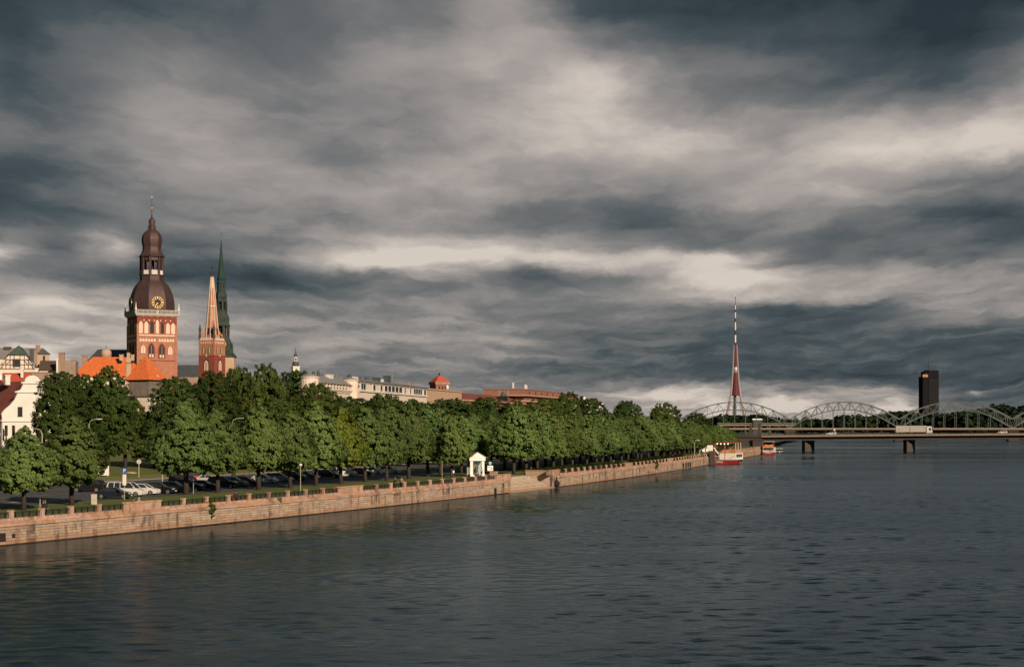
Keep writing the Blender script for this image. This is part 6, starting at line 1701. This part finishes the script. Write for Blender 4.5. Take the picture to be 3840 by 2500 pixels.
b3 = thing('small_motor_launch', 'small dark blue launch with white roof beside the orange raft boat', 'boat', (p.x, p.y + 3, 0), boat_dir(p.y))
hull(7, 3.4, .8, M_hblue, b3)
mb = MB(); mb.ext([(-1.4, .8), (1.4, .8), (1.2, 1.7), (-1.2, 1.7)], ((0, -1.4, 0), (1, 0), (0, -1)), -3.2, 0); mb.build('cabin', M_glass, b3)
mb = MB(); mb.bx(-1.5, 1.5, -1.8, 2.0, 1.72, 1.88); mb.build('roof', M_hwh, b3)
mb = MB(); mb.bx(-1.8, 1.8, -3.56, -3.5, .55, .75); mb.build('rub_rail', M_hwh, b3)
for x in (-1.5, .3):
    mb = MB(); mb.lathe([(.05, -.35), (.14, -.25), (.14, .25), (.05, .35)], 8, (x, -3.7, .35)); mb.build('fender', M_hwh, b3)
# ------------------------------------------------------------------ people
M_skin = mat('skin', (0.50, 0.30, 0.21), 0.6, 0.08, 6)
M_hair = mat('dark_hair', (0.02, 0.015, 0.012), 0.7, 0.2, 8)
M_hairb = mat('brown_hair', (0.09, 0.05, 0.03), 0.7, 0.2, 8)
def cloth(n, c): return mat('cloth_' + n, c, 0.9, 0.15, 5)
def figure(name, joints, bones, mats_, parent=None, fingers=True):
    """one continuous skinned body; joints: name -> (pos, radius); bones: (a, b, material index)"""
    names = list(joints); idx = {n: i for i, n in enumerate(names)}
    me = bpy.data.meshes.new('skeleton'); me.from_pydata([joints[n][0] for n in names], [(idx[a], idx[b]) for a, b, _ in bones], [])
    o = bpy.data.objects.new('skeleton', me); COL.objects.link(o)
    sk = o.modifiers.new('skin', 'SKIN'); sk.use_smooth_shade = True
    for i, n in enumerate(names):
        r = joints[n][1]; me.skin_vertices[0].data[i].radius = (r, r) if not hasattr(r, '__len__') else r
    me.skin_vertices[0].data[0].use_root = True
    ss = o.modifiers.new('sub', 'SUBSURF'); ss.levels = 1; ss.render_levels = 1
    dg = bpy.context.evaluated_depsgraph_get(); out_ = bpy.data.meshes.new_from_object(o.evaluated_get(dg))
    bpy.data.objects.remove(o); bpy.data.meshes.remove(me)
    mb = MB(); mb.v = [tuple(v.co) for v in out_.vertices]; mb.f = [tuple(p.vertices) for p in out_.polygons]
    seg = [(Vector(joints[a][0]), Vector(joints[b][0]), m) for a, b, m in bones]
    for p in out_.polygons:
        c = p.center; best = None
        for (a, b, m) in seg:
            d = b - a; t_ = max(0, min(1, (c - a).dot(d) / max(1e-6, d.length_squared))); q = (c - (a + d * t_)).length
            if best is None or q < best[0]: best = (q, m)
        mb.mi.append(best[1])
    bpy.data.meshes.remove(out_)
    if fingers:
        for s_ in 'LR':
            if 'wr' + s_ not in joints: continue
            w_, e_ = Vector(joints['hd' + s_][0]), Vector(joints['wr' + s_][0]); d = (w_ - e_).normalized()
            a = d.cross(Vector((0, 1, .2))).normalized(); b2_ = d.cross(a)
            mb.cur = bones[-1][2]
            for k_ in range(4):
                st0 = w_ + a * (.03 - .02 * k_); ln = (.065, .075, .07, .055)[k_]
                mb.tube([st0 - d * .01, st0 + d * ln * .55, st0 + d * ln + b2_ * .02], .009, 5, .007)
            st0 = e_ + d * .035 + a * .03; mb.tube([st0, st0 + a * .03 + d * .02, st0 + a * .035 + d * .05], .010, 5, .008)
    return mb.build(name, mats_, parent, True)
def person(label, loc, rz, pose='stand', top=None, legs=None, hair=None, group=None, hgt=1.0, hat=None):
    t = thing('person', label, 'person', loc, rz, group)
    # faces -y in its own frame; materials: 0 skin, 1 top, 2 legs, 3 shoes
    ph = .93 if pose == 'stand' else .50; fy = 0.0; tilt = 0.0
    if pose == 'lean': ph, tilt = .93, -.16
    J = {'pel': ((0, 0, ph), (.15, .11)), 'spi': ((0, tilt * .4, ph + .22), (.145, .105)), 'che': ((0, tilt * .8, ph + .42), (.17, .115)), 'nec': ((0, tilt, ph + .57), (.055, .055)),
         'hd0': ((0, tilt - .02, ph + .66), (.075, .09)), 'hd1': ((0, tilt - .02, ph + .79), (.07, .085))}
    Bn = [('pel', 'spi', 1), ('spi', 'che', 1), ('che', 'nec', 1), ('nec', 'hd0', 0), ('hd0', 'hd1', 0)]
    for s_, sg in (('L', 1), ('R', -1)):
        x = sg * .10
        J['hip' + s_] = ((x, 0, ph - .06), (.10, .105))
        if pose in ('stand', 'lean'):
            J['kn' + s_] = ((x * 1.05, -.02, .50), (.065, .07)); J['an' + s_] = ((x * 1.1, .02, .09), (.045, .05)); J['to' + s_] = ((x * 1.25, -.15, .04), (.045, .035))
        else:
            J['kn' + s_] = ((x * 1.1, -.42, ph - .02), (.07, .075)); J['an' + s_] = ((x * 1.1, -.40, .09), (.05, .05)); J['to' + s_] = ((x * 1.2, -.55, .04), (.045, .035))
        J['sh' + s_] = ((sg * .20, tilt * .9, ph + .49), (.065, .07))
        if pose == 'stand': el_, wr_ = (sg * .27, .03, ph + .20), (sg * .22, -.12, ph - .01)
        elif pose == 'lean': el_, wr_ = (sg * .27, tilt - .14, ph + .26), (sg * .14, tilt - .36, ph + .16)
        else: el_, wr_ = (sg * .27, -.05, ph + .20), (sg * .14, -.28, ph + .12)
        J['el' + s_] = (el_, (.048, .052)); J['wr' + s_] = (wr_, (.034, .036)); d = (Vector(wr_) - Vector(el_)).normalized() * .08
        J['hd' + s_] = (tuple(Vector(wr_) + d), (.042, .022))
        Bn += [('pel', 'hip' + s_, 2), ('hip' + s_, 'kn' + s_, 2), ('kn' + s_, 'an' + s_, 2), ('an' + s_, 'to' + s_, 3), ('che', 'sh' + s_, 1), ('sh' + s_, 'el' + s_, 1), ('el' + s_, 'wr' + s_, 1), ('wr' + s_, 'hd' + s_, 0)]
    body = figure('body', J, Bn, [M_skin, top or cloth('black', (.015, .015, .017)), legs or cloth('dark', (.02, .02, .025)), M_tyre], t)
    z = ph + .73; y0 = tilt - .02
    mb = MB(); mb.lathe([(.102, z - .07), (.112, z + .01), (.105, z + .08), (.07, z + .135), (.01, z + .155)], 12, (0, y0 + .018, 0)); mb.build('hair' if not hat else 'hat', hat or hair or M_hair, t, True)
    mb = MB(); mb.add([(-.016, y0 - .09, z - .04), (.016, y0 - .09, z - .04), (0, y0 - .128, z - .035), (0, y0 - .092, z + .02)], [(0, 1, 2), (1, 3, 2), (3, 0, 2), (0, 3, 1)]); mb.build('nose', M_skin, body)
    for sg in (-1, 1): mb = MB(); mb.sphere((sg * .035, y0 - .088, z + .018), .012, 6, 4); mb.build('eye', M_hair, body)
    mb = MB(); mb.box((0, y0 - .088, z - .075), (.045, .012, .012)); mb.build('mouth', M_tail, body)
    for sg in (-1, 1): mb = MB(); mb.box((sg * .085, y0 + .01, z - .01), (.02, .035, .055)); mb.build('ear', M_skin, body)
    t.scale = (hgt, hgt, hgt)
    return t
WP = GZ + .022
def by_rail(px, off=1.0):
    s_ = s_at_px(px); q = wpt(s_, off, WP); return tuple(q), wrot(s_)
p, r_ = by_rail(183, 1.0); person('person in a black coat with hood behind the second granite post', p, r_ + .5, 'stand', hair=M_hairb)
p, r_ = by_rail(197, 1.2); person('bald person in a dark jacket right of the hooded one', p, r_ - .2, 'stand', top=cloth('navy', (.02, .022, .03)), hair=M_hairb)
def bench(label, p, rz, m):
    t = thing('park_bench', label, 'bench', p, rz, 'park benches'); 
    for i in range(4):
        mb = MB(); mb.box((0, -.18 + i * .12, .45), (1.7, .10, .04)); mb.build('seat_slat', m, t)
    for i in range(3):
        mb = MB(); mb.box((0, .27 + i * .03, .58 + i * .13), (1.7, .03, .10)); mb.build('back_slat', m, t)
    for x in (-.7, .7):
        mb = MB(); mb.beam((x, -.2, 0), (x, -.2, .44), .06); mb.beam((x, .22, 0), (x, .36, .9), .06); mb.beam((x, -.2, .43), (x, .25, .43), .05); mb.build('leg', M_iron, t)
    return t
M_bred = mat('red_slat', (0.30, 0.055, 0.04), .7, .2, 3); M_bwood = mat('brown_slat', (0.14, 0.08, 0.05), .8, .2, 3)
def bench_at(px, label, m, off=2.2, flip=0):
    s_ = s_at_px(px); q = wpt(s_, off, WP); return bench(label, tuple(q), wrot(s_) + flip, m), q, wrot(s_)
bt_, q, r_ = bench_at(556, 'bench half hidden behind the first solid parapet', M_bwood, 1.9)
d = Vector((math.cos(r_), math.sin(r_), 0))
z_ = Vector((0, 0, -.02))
person('person in black sitting behind the first solid parapet', tuple(q - d * .55 + z_), r_ + .4, 'sit', hair=M_hair)
person('person in a pale hooded jacket sitting behind the first solid parapet', tuple(q + d * .55 + z_), r_ - .4, 'sit', top=cloth('pale', (.38, .33, .30)), hat=cloth('pale', (.38, .33, .30)))
bt_, q, r_ = bench_at(938, 'red bench with a seated person behind the railing', M_bred, 2.6)
d = Vector((math.cos(r_), math.sin(r_), 0))
person('person in dark blue sitting on the red bench', tuple(q + d * .5 + z_), r_ - .9, 'sit', top=cloth('blue', (.02, .035, .06)))
bench_at(1312, 'red bench peeping over the second solid parapet', M_bred, 2.2)
p, r_ = by_rail(1494, 1.0); person('left one of the couple leaning on the railing, in dark grey', p, r_ + .2, 'lean', top=cloth('darkgrey', (.03, .03, .034)), hair=M_hairb)
p, r_ = by_rail(1519, 1.0); person('right one of the couple leaning on the railing, in a tan top', p, r_ - .3, 'lean', top=cloth('tan', (.30, .20, .14)), hat=M_hair)
p, r_ = by_rail(2315, 1.1); person('person with pale hair at the railing left of the fourth parapet', p, r_, 'stand', hair=cloth('pale', (.38, .33, .30)))
p, r_ = by_rail(2549, 2.2); person('person bent over on the promenade near the white info boards', p, r_ + 1.4, 'lean', hair=M_hairb)

# ------------------------------------------------------------------ white pavilion with the figure inside
pv0 = gp(1790, 1785); DP = pv0.y; kp = F / DP
pv = thing('white_pavilion', 'small white gabled pavilion with glass sides by the river path', 'pavilion', (pv0.x, DP, WP), R(14))
def pz_(y): return (1785 - (1640 + y / 7.04)) / kp
wv = (808 - 432) / 7.04 / kp / math.cos(R(14)); hv = wv / 2; dv = 3.4
ZE = pz_(615)
for (x, y) in ((-hv + .28, .28), (hv - .28, .28), (-hv + .28, dv - .28), (hv - .28, dv - .28)):
    mb = MB(); mb.bx(x - .26, x + .26, y - .26, y + .26, 0, ZE); mb.bx(x - .32, x + .32, y - .32, y + .32, 0, .25); mb.build('corner_pillar', M_white2, pv)
mb = MB(); mb.bx(-hv - .15, hv + .15, -.15, dv + .15, ZE, ZE + .55); mb.build('entablature', M_white2, pv)
mb = MB(); ZA = ZE + .55; ZP = pz_(395)
mb.ext([(-hv - .3, ZA), (hv + .3, ZA), (0, ZP)], ((0, 0, 0), (1, 0), (0, -1)), -.3, .22); mb.build('gable', M_white2, pv)
mb = MB(); mb.ext([(-hv - .3, ZA), (hv + .3, ZA), (0, ZP)], ((0, dv, 0), (1, 0), (0, -1)), -.2, .2); mb.build('rear_gable', M_white2, pv)
for sx in (-1, 1):
    mb = MB(); t_ = .10; mb.add([(sx * (hv + .45), -.3, ZA - .05), (0, -.3, ZP + .06), (0, dv + .3, ZP + .06), (sx * (hv + .45), dv + .3, ZA - .05), (sx * (hv + .45), -.3, ZA + t_), (0, -.3, ZP + .06 + t_), (0, dv + .3, ZP + .06 + t_), (sx * (hv + .45), dv + .3, ZA + t_)], [(0, 1, 2, 3), (4, 7, 6, 5), (0, 4, 5, 1), (1, 5, 6, 2), (2, 6, 7, 3), (3, 7, 4, 0)])
    mb.build('roof_slope', mat('brown_shingle', (.16, .12, .10), .9, .25, 2), pv)
def glassy():
    m = bpy.data.materials.new('clear_pane'); m.use_nodes = True; t = NT(m.node_tree); t.n.clear()
    o = t.new('ShaderNodeOutputMaterial'); a = t.new('ShaderNodeBsdfTransparent'); g = t.new('ShaderNodeBsdfGlossy'); x = t.new('ShaderNodeMixShader')
    a.inputs[0].default_value = (.86, .9, .9, 1); g.inputs['Roughness'].default_value = .05; x.inputs[0].default_value = .12
    t.l.new(a.outputs[0], x.inputs[1]); t.l.new(g.outputs[0], x.inputs[2]); t.l.new(x.outputs[0], o.inputs[0]); return m
M_pane = glassy()
for (x0, x1, y0, y1) in ((-hv + .5, hv - .5, .26, .29), (-hv + .5, hv - .5, dv - .29, dv - .26), (-hv + .26, -hv + .29, .5, dv - .5), (hv - .29, hv - .26, .5, dv - .5)):
    mb = MB(); mb.bx(x0, x1, y0, y1, .25, ZE); mb.build('glass_pane', M_pane, pv)
mb = MB(); mb.bx(-hv - .2, hv + .2, -.2, dv + .2, -.05, .12); mb.build('base_slab', M_wet, pv)
for x in (-hv + .3, hv - .3):
    mb = MB(); mb.bx(x - .4, x + .4, -.6, .6, .0, .24); mb.build('step_block', M_white2, pv)
M_fig = mat('painted_wood', (.42, .30, .22), .8, .15, 3); M_tun = mat('green_tunic', (.27, .27, .20), .8, .15, 3)
def statue(name, label, loc, rz, mats_, sc2, arm='out', staff=True):
    t = thing(name, label, 'statue', loc, rz)
    J = {'pel': ((0, 0, .95), (.17, .13)), 'che': ((0, 0, 1.35), (.18, .12)), 'nec': ((0, 0, 1.52), (.06, .06)), 'hd0': ((0, -.01, 1.60), (.08, .09)), 'hd1': ((0, -.01, 1.72), (.075, .085))}
    Bn = [('pel', 'che', 1), ('che', 'nec', 1), ('nec', 'hd0', 0), ('hd0', 'hd1', 0)]
    for s_, sg in (('L', 1), ('R', -1)):
        J['hip' + s_] = ((sg * .10, 0, .86), (.13, .13)); J['th' + s_] = ((sg * .12, -.01, .66), (.12, .12)); J['kn' + s_] = ((sg * .12, -.02, .50), (.07, .07)); J['an' + s_] = ((sg * .13, .02, .08), (.05, .05)); J['to' + s_] = ((sg * .15, -.14, .04), (.05, .04))
        J['sh' + s_] = ((sg * .21, 0, 1.43), (.07, .07))
        e_, w_ = ((sg * .48, -.05, 1.33), (sg * .74, -.12, 1.24)) if (arm == 'out' and sg < 0) else ((sg * .33, -.05, 1.20), (sg * .36, -.2, .98))
        J['el' + s_] = (e_, (.052, .052)); J['wr' + s_] = (w_, (.04, .04)); J['hd' + s_] = (tuple(Vector(w_) + (Vector(w_) - Vector(e_)).normalized() * .09), (.045, .03))
        Bn += [('pel', 'hip' + s_, 1), ('hip' + s_, 'th' + s_, 1), ('th' + s_, 'kn' + s_, 0), ('kn' + s_, 'an' + s_, 0), ('an' + s_, 'to' + s_, 0), ('che', 'sh' + s_, 1), ('sh' + s_, 'el' + s_, 1), ('el' + s_, 'wr' + s_, 0), ('wr' + s_, 'hd' + s_, 0)]
    figure('body', J, Bn, mats_, t)
    if staff:
        mb = MB(); mb.tube([(-.80, -.14, .0), (-.78, -.12, 1.9)], .03, 6); mb.build('staff', M_timber, t)
        mb = MB(); mb.sphere((.14, .02, 1.86), .10, 8, 6); mb.lathe([(.10, 1.55), (.13, 1.65), (.09, 1.8)], 8, (.16, .03, 0)); mb.build('carried_child', mats_[0], t, True)
    mb = MB(); mb.bx(-.4, .4, -.3, .3, -.25, .03); mb.build('plinth', M_stain, t)
    t.scale = (sc2, sc2, sc2); return t
c_ = pv.matrix_basis @ Vector((-.1, dv * .5, .62))
statue('wooden_figure', 'carved man in a tunic holding a staff inside the white pavilion', tuple(c_), R(20), [M_fig, M_tun], 1.72)
p = gp(1826, 1774); M_wst = mat('white_stone', (.60, .57, .52), .8, .1, 2)
statue('small_white_statue', 'slim white stone figure on the grass right of the pavilion', (p.x, p.y, GZ + .2), R(10), [M_wst, M_wst], 0.72, 'in', False)
p = gp(1838, 1779)
sg_ = thing('info_sign', 'white information board with round blue sign on top, right of the statue', 'sign', tuple(p), R(10))
mb = MB(); mb.bx(-.06, .06, -.06, .06, 0, 1.95); mb.build('post', M_metal, sg_)
mb = MB(); mb.bx(-.55, .55, -.12, -.07, .75, 1.75); bd_ = mb.build('board', M_white2, sg_)
mb = MB(); mb.bx(.1, .4, -.135, -.125, .95, 1.45); mb.build('printed_picture', M_metal, bd_)
mb = MB(); mb.bx(-.4, -.05, -.135, -.125, 1.4, 1.6); mb.build('printed_heading', M_metal, bd_)
mb = MB(); mb.ext([(.30 * math.cos(i * math.pi / 8), 2.25 + .30 * math.sin(i * math.pi / 8)) for i in range(16)], ((0, -.05, 0), (1, 0), (0, -1)), 0, .05); mb.build('round_plate', mat('pale_blue', (.25, .42, .46), .6, .05, 2), sg_)
p = gp(1806, 1786); person('person in black shorts standing at the right pillar of the white pavilion', (p.x, p.y - .4, WP), R(160), 'stand', top=cloth('lightgrey', (.42, .40, .38)), legs=cloth('black', (.015, .015, .017)))
p = gp(1697, 1789)
bn_ = thing('litter_bin', 'dark cabinet with a white notice beside the small lime by the path', 'bin', tuple(p), R(10))
mb = MB(); mb.bx(-.32, .32, -.3, .3, 0, 1.35); mb.bx(-.36, .36, -.34, .34, 1.35, 1.45); mb.build('cabinet', M_trim, bn_); mb = MB(); mb.bx(.02, .28, -.33, -.305, .8, 1.25); mb.build('notice', M_white2, bn_)

# ------------------------------------------------------------------ street furniture
M_pole = mat('galvanised_pole', (.36, .34, .29), .6, .15, 2, metal=.3); M_polY = mat('yellow_grey_pole', (.42, .38, .24), .7, .15, 2)
# parking sign with sub-plates
p = gp(467, 1873)
ps = thing('parking_sign', 'blue P parking sign with long white plates on a thin pole', 'sign', tuple(p), R(4)); kk = F / p.y
def sgz(y): return (1873 - y) / kk
mb = MB(); mb.bx(-.035, .035, -.035, .035, 0, sgz(1753)); mb.build('pole', M_pole, ps)
mb = MB(); mb.bx(-.27, .27, -.09, -.05, sgz(1776), sgz(1753)); pl_ = mb.build('blue_plate', mat('sign_blue', (.02, .085, .20), .5, .04, 2), ps)
mb = MB()
fr_ = ((0, 0, 0), (1, 0), (0, -1))
zc_ = (sgz(1776) + sgz(1753)) / 2
link('letter_p', text_mesh('P', .62, M_white2), pl_, (0, -.105, zc_))
zs = [1778, 1784, 1792, 1799, 1806, 1813]
for i, y in enumerate(zs):
    mb = MB(); y1 = (zs + [1819])[i + 1] - .8; mb.bx(-.22, .22, -.085, -.05, sgz(y1), sgz(y)); sp = mb.build('sub_plate', M_white2, ps)
    mb = MB(); zz = (sgz(y) + sgz(y1)) / 2
    if i == 0: mb.bx(-.12, .12, -.095, -.087, zz - .04, zz + .01); mb.bx(-.07, .07, -.095, -.087, zz + .012, zz + .05)
    else: mb.bx(-.13, -.02, -.095, -.087, zz - .03, zz + .03); mb.bx(.03, .13, -.095, -.087, zz - .03, zz + .03)
    mb.build('plate_print', M_metal, sp)
p = gp(521, 1791)
rs_ = thing('round_road_sign', 'round pale road sign seen from behind on a thin pole at the far kerb', 'sign', tuple(p), R(15)); kk = F / p.y; h_ = (1791 - 1723) / kk
mb = MB(); mb.bx(-.05, .05, -.05, .05, 0, h_); mb.build('pole', M_polY, rs_)
mb = MB(); mb.ext([(.42 * math.cos(i * math.pi / 8), h_ - .35 + .42 * math.sin(i * math.pi / 8)) for i in range(16)], fr_, .05, .09); mb.build('plate', M_metal, rs_)
def pole(px, py, ytop, name, label, m, r=.05, arm=0.0, lamp=False, cat='pole', rz=0, group=None):
    p = gp(px, py); kk = F / p.y; h_ = (py - ytop) / kk
    t = thing(name, label, cat, tuple(p), rz, group)
    mb = MB()
    if arm:
        s_ = 1 if arm > 0 else -1
        mb.tube([(0, 0, 0), (0, 0, h_ - .9), (s_ * .25, 0, h_ - .3), (s_ * .9, 0, h_), (arm, 0, h_ + .05)], r, 6)
        mb.build('pole', m, t); mb = MB(); mb.box((arm + s_ * .35, 0, h_ + .05), (.9, .28, .12)); mb.build('lamp_head', M_lamp, t)
    else:
        mb.tube([(0, 0, 0), (0, 0, h_)], r, 6, r * .75); mb.build('pole', m, t)
        if lamp: mb = MB(); mb.lathe([(.08, h_ - .05), (.24, h_ + .08), (.26, h_ + .25), (.12, h_ + .36)], 10); mb.build('lamp_head', M_lamp, t)
    return t
pole(1127, 1842, 1747, 'park_lamp', 'thin yellow park lamp post on the grass behind the railing', M_polY, .05, 0, True, 'lamp')
pole(1658, 1801, 1728, 'thin_post', 'thin yellowish post on the grass left of the white pavilion', M_polY, .04)
pole(1992, 1758, 1728, 'thin_post', 'short thin yellowish post above the landing stairs', M_polY, .05)
pole(150, 1900, 1812, 'thin_post', 'grey post on the grass between the first two lime trees', M_pole, .06)
pole(725, 1851, 1790, 'thin_post', 'grey post right of the broad lime trunk', M_pole, .05)
pole(606, 1771, 1745, 'thin_post', 'short white post on the lawn beyond the road', M_white2, .06)
pole(1159, 1806, 1770, 'thin_post', 'blue-grey post among the parked cars right of the yellow lamp post', M_pole, .06)
def lamp_at(px, ytop, D, arm, label):
    X = (px - 1920) / F * D; zt_ = CAMZ + (HY - ytop) / F * D - GZ
    t = thing('street_lamp', label, 'lamp', (X, D, GZ + .02), R(8), 'curved street lamps by the road'); s_ = 1 if arm > 0 else -1
    mb = MB(); mb.tube([(0, 0, 0), (0, 0, zt_ - .9), (s_ * .2, 0, zt_ - .3), (s_ * .8, 0, zt_), (arm, 0, zt_ + .05)], [.11, .09, .07, .06, .055], 6); mb.build('pole', M_pole, t)
    mb = MB(); mb.box((arm + s_ * .35, 0, zt_ + .05), (.9, .28, .12)); mb.build('lamp_head', M_lamp, t)
lamp_at(158, 1607, 262, -1.6, 'curved street lamp between the first and second lime crowns')
lamp_at(334, 1572, 285, 1.4, 'street lamp arm above the second lime crown')
lamp_at(609, 1576, 262, 1.7, 'curved street lamp left of the broad lime crown')
lamp_at(870, 1568, 268, 1.9, 'curved street lamp right of the fourth lime crown')
lamp_at(1100, 1569, 300, 1.2, 'street lamp head peeping above the sixth lime crown')
lamp_at(1672, 1580, 360, 1.0, 'street lamp head left of the beige building trees')
lamp_at(2604, 1650, 475, .9, 'grey street lamp by the hedge near the red tour boat')
p = gp(353, 1890)
cx_ = thing('concrete_box', 'upright weathered concrete box on the grass edge in front of the navy sedan', 'box', tuple(p), R(12))
mb = MB(); mb.box((0, 0, .58), (.66, .5, 1.16)); mb.box((0, 0, 1.19), (.70, .54, .06)); mb.build('body', mat('old_concrete', (.40, .36, .28), .9, .2, 2), cx_)
mb = MB(); mb.box((.02, -.262, .55), (.16, .02, .12)); mb.box((.04, -.262, .30), (.08, .02, .07)); mb.build('worn_label', M_metal, cx_)
p = gp(388, 1789)
bl_ = thing('white_panel_stand', 'blank white panel standing by the far kerb under the second lime', 'board', tuple(p), R(8))
mb = MB(); mb.bx(-1.0, 1.0, -.05, .05, .35, 2.1); mb.build('panel', M_whitep, bl_)
for x in (-.8, .8):
    mb = MB(); mb.bx(x - .05, x + .05, -.04, .04, 0, .34); mb.build('leg', M_metal, bl_)
p = gp(489, 1780)
st2 = tag(link('boulder', (lambda mb: (mb.lathe([(.5, 0), (.95, .15), (.9, .5), (.5, .75), (.05, .8)], 9), mb)[1])(MB()).mesh('boulder', M_beige)), 'low sandy boulder on the lawn right of the parking sign', 'boulder'); st2.location = tuple(p); st2.scale = (1.4, 1, .8)
for i, px in enumerate((2638, 2652)):
    p = gp(px, 1698); t = thing('info_stand', ('left' if i == 0 else 'right') + ' one of two dark stands with white boards by the tour boat', 'stand', tuple(p), R(15), 'info stands by the boat')
    mb = MB(); mb.bx(-.35, .35, -.1, .1, 0, 2.6); mb.build('frame', M_trim, t); mb = MB(); mb.bx(-.5, .5, -.16, -.11, .5, 1.6); mb.build('white_board', M_white2, t); mb = MB(); mb.sphere((0, 0, 2.75), .2, 8, 6); mb.build('globe', M_white2, t)
# bushes, hedges and plants in the wall
def bush(name, label, loc, rx_, ry_, h_, m, seed, nc=60, leaf=.16, cat='bush', droop=False):
    rs = np.random.RandomState(seed); d = rs.normal(size=(nc, 3)); d /= np.linalg.norm(d, axis=1)[:, None]; d[:, 2] = np.abs(d[:, 2]) if not droop else d[:, 2]
    C = d * rs.uniform(.55, 1, (nc, 1)) * np.array([rx_, ry_, h_]); 
    if droop: C[:, 2] -= np.abs(rs.normal(size=nc)) * h_ * .5
    V = leaves(rs, C, d, 26, np.full(nc, min(rx_, h_) * .28), leaf)
    o = link(name, quads_mesh(name, V, m), None, loc); return tag(o, label, cat)
p = gp(545, 1738, GZ + .8); bush('purple_bush', 'purple-leaved bush at the back of the lawn between the dark trees', (p.x, p.y - 60, GZ + .6), 4.2, 3, 5.5, M_purp, 3, 140, .35)
for i, (px, py, lab, sz2) in enumerate(((778, 1880, 'green shrub growing out of the wall top at the sixth post', 1.0), (2453, 1745, 'green shrub growing out of the wall far right, left of the boat', 1.4), (1040, 1852, 'small weeds on the coping near the red bench', .4))):
    s_ = s_at_px(px); q = wpt(s_, .0, 2.35); bush('wall_shrub', lab, tuple(q), .75 * sz2, .5 * sz2, .75 * sz2, M_midg, 20 + i, 40, .14, 'shrub', True)
def hedge(label, D0, D1, off, h_, seed):
    rs = np.random.RandomState(seed); s0, s1 = s_of(D0), s_of(D1); n = int((s1 - s0) * 4); C = []
    for i in range(n):
        q = wpt(s0 + (s1 - s0) * rs.uniform(), off + rs.uniform(-.6, .6), GZ + rs.uniform(.1, h_)); C.append(tuple(q))
    C = np.array(C); d = rs.normal(size=(n, 3)); d[:, 2] = np.abs(d[:, 2]); d /= np.linalg.norm(d, axis=1)[:, None]
    o = link('hedge', quads_mesh('hedge', leaves(rs, C, d, 22, np.full(n, .35), .2), M_hed)); return tag(o, label, 'hedge', 'clipped hedges along the promenade')
M_hed = leaf_mat('hedge_leaf', (.022, .045, .012), (.05, .08, .02))
hedge('long clipped hedge along the promenade, from the stairs to the fourth parapet', 318, 400, 7.2, 1.0, 4)
hedge('clipped hedge along the promenade, from the fourth parapet to the tour boat', 412, 500, 7.2, 1.1, 5)
# black pear-shaped fender hanging at the corner by the stairs, rubber fenders further on
q = wpt(S_ST1 + 1.2, -.55, 0)
fe = thing('pear_fender', 'big black pear-shaped fender hanging by the landing stairs', 'fender', tuple(q), 0)
mb = MB(); mb.lathe([(.05, .10), (.42, .22), (.60, .62), (.52, 1.02), (.22, 1.42), (.10, 1.7), (.10, 2.0)], 14); mb.build('bulb', M_tyre, fe, True)
mb = MB(); mb.tube([(0, 0, 1.95), (.1, .5, 2.5)], .04, 5); mb.build('rope', M_iron, fe)
for i, px in enumerate((2556, 2566, 2574, 2582)):
    s_ = s_at_px(px); q = wpt(s_, -.2, 1.0); mb = MB(); mb.box((0, 0, 0), (.7, .35, 1.3)); o = mb.build('rubber_fender', M_tyre, None, False, tuple(q), wrot(s_)); tag(o, ORD[i] + ' from the left of four black rubber fenders on the quay wall', 'fender', 'rubber fenders on the wall')
s_ = s_at_px(1848); q = wpt(s_, -.15, .55); mb = MB(); mb.box((0, 0, 0), (.5, .3, 1.1)); o = mb.build('rubber_fender', M_tyre, None, False, tuple(q), wrot(s_)); tag(o, 'single black rubber fender low on the wall left of the stairs', 'fender')
# quay stage near the bridge: small lit screen between two bright lamps
p = gp(2816, 1672, GZ)
sg2 = thing('small_stage', 'dark stage with lit screen and two pinkish lamps near the bridge', 'stage', tuple(p), R(15)); kk = F / p.y
mb = MB(); mb.bx(-1.9, 1.9, 0, 2, 0, 1.6); mb.build('platform', M_trim, sg2)
mb = MB(); mb.bx(-.75, .75, -.1, 0, 1.0, 1.45); mb.build('screen', mat('lit_screen', (.3, .3, .35), .5, 0, 1, emit=(.6, .55, .75, .9)), sg2)
for x in (-1.9, 1.75):
    mb = MB(); mb.tube([(x, 0, 0), (x, 0, 1.9)], .05, 5); mb.build('lamp_post', M_iron, sg2); mb = MB(); mb.sphere((x, -.1, 1.95), .26, 10, 6); mb.build('lamp', mat('pink_lamp', (.9, .6, .8), .4, 0, 1, emit=(1, .62, .85, 3.0)), sg2)

# passengers on the tour boat's upper deck
for i, (x, y, c, lab) in enumerate(((-1.1, 1.6, (.02, .02, .025), 'person in black standing under the red boat canopy, left'), (.2, .9, (.30, .28, .26), 'person in grey standing under the red boat canopy, middle'), (1.2, 2.6, (.05, .06, .10), 'person in dark blue standing under the red boat canopy, right'))):
    bpy.context.view_layer.update(); q = bt.matrix_world @ Vector((x, y, 2.62)); person(lab, tuple(q), bt.rotation_euler.z + .4 * i, 'stand', top=cloth('boat%d' % i, c))
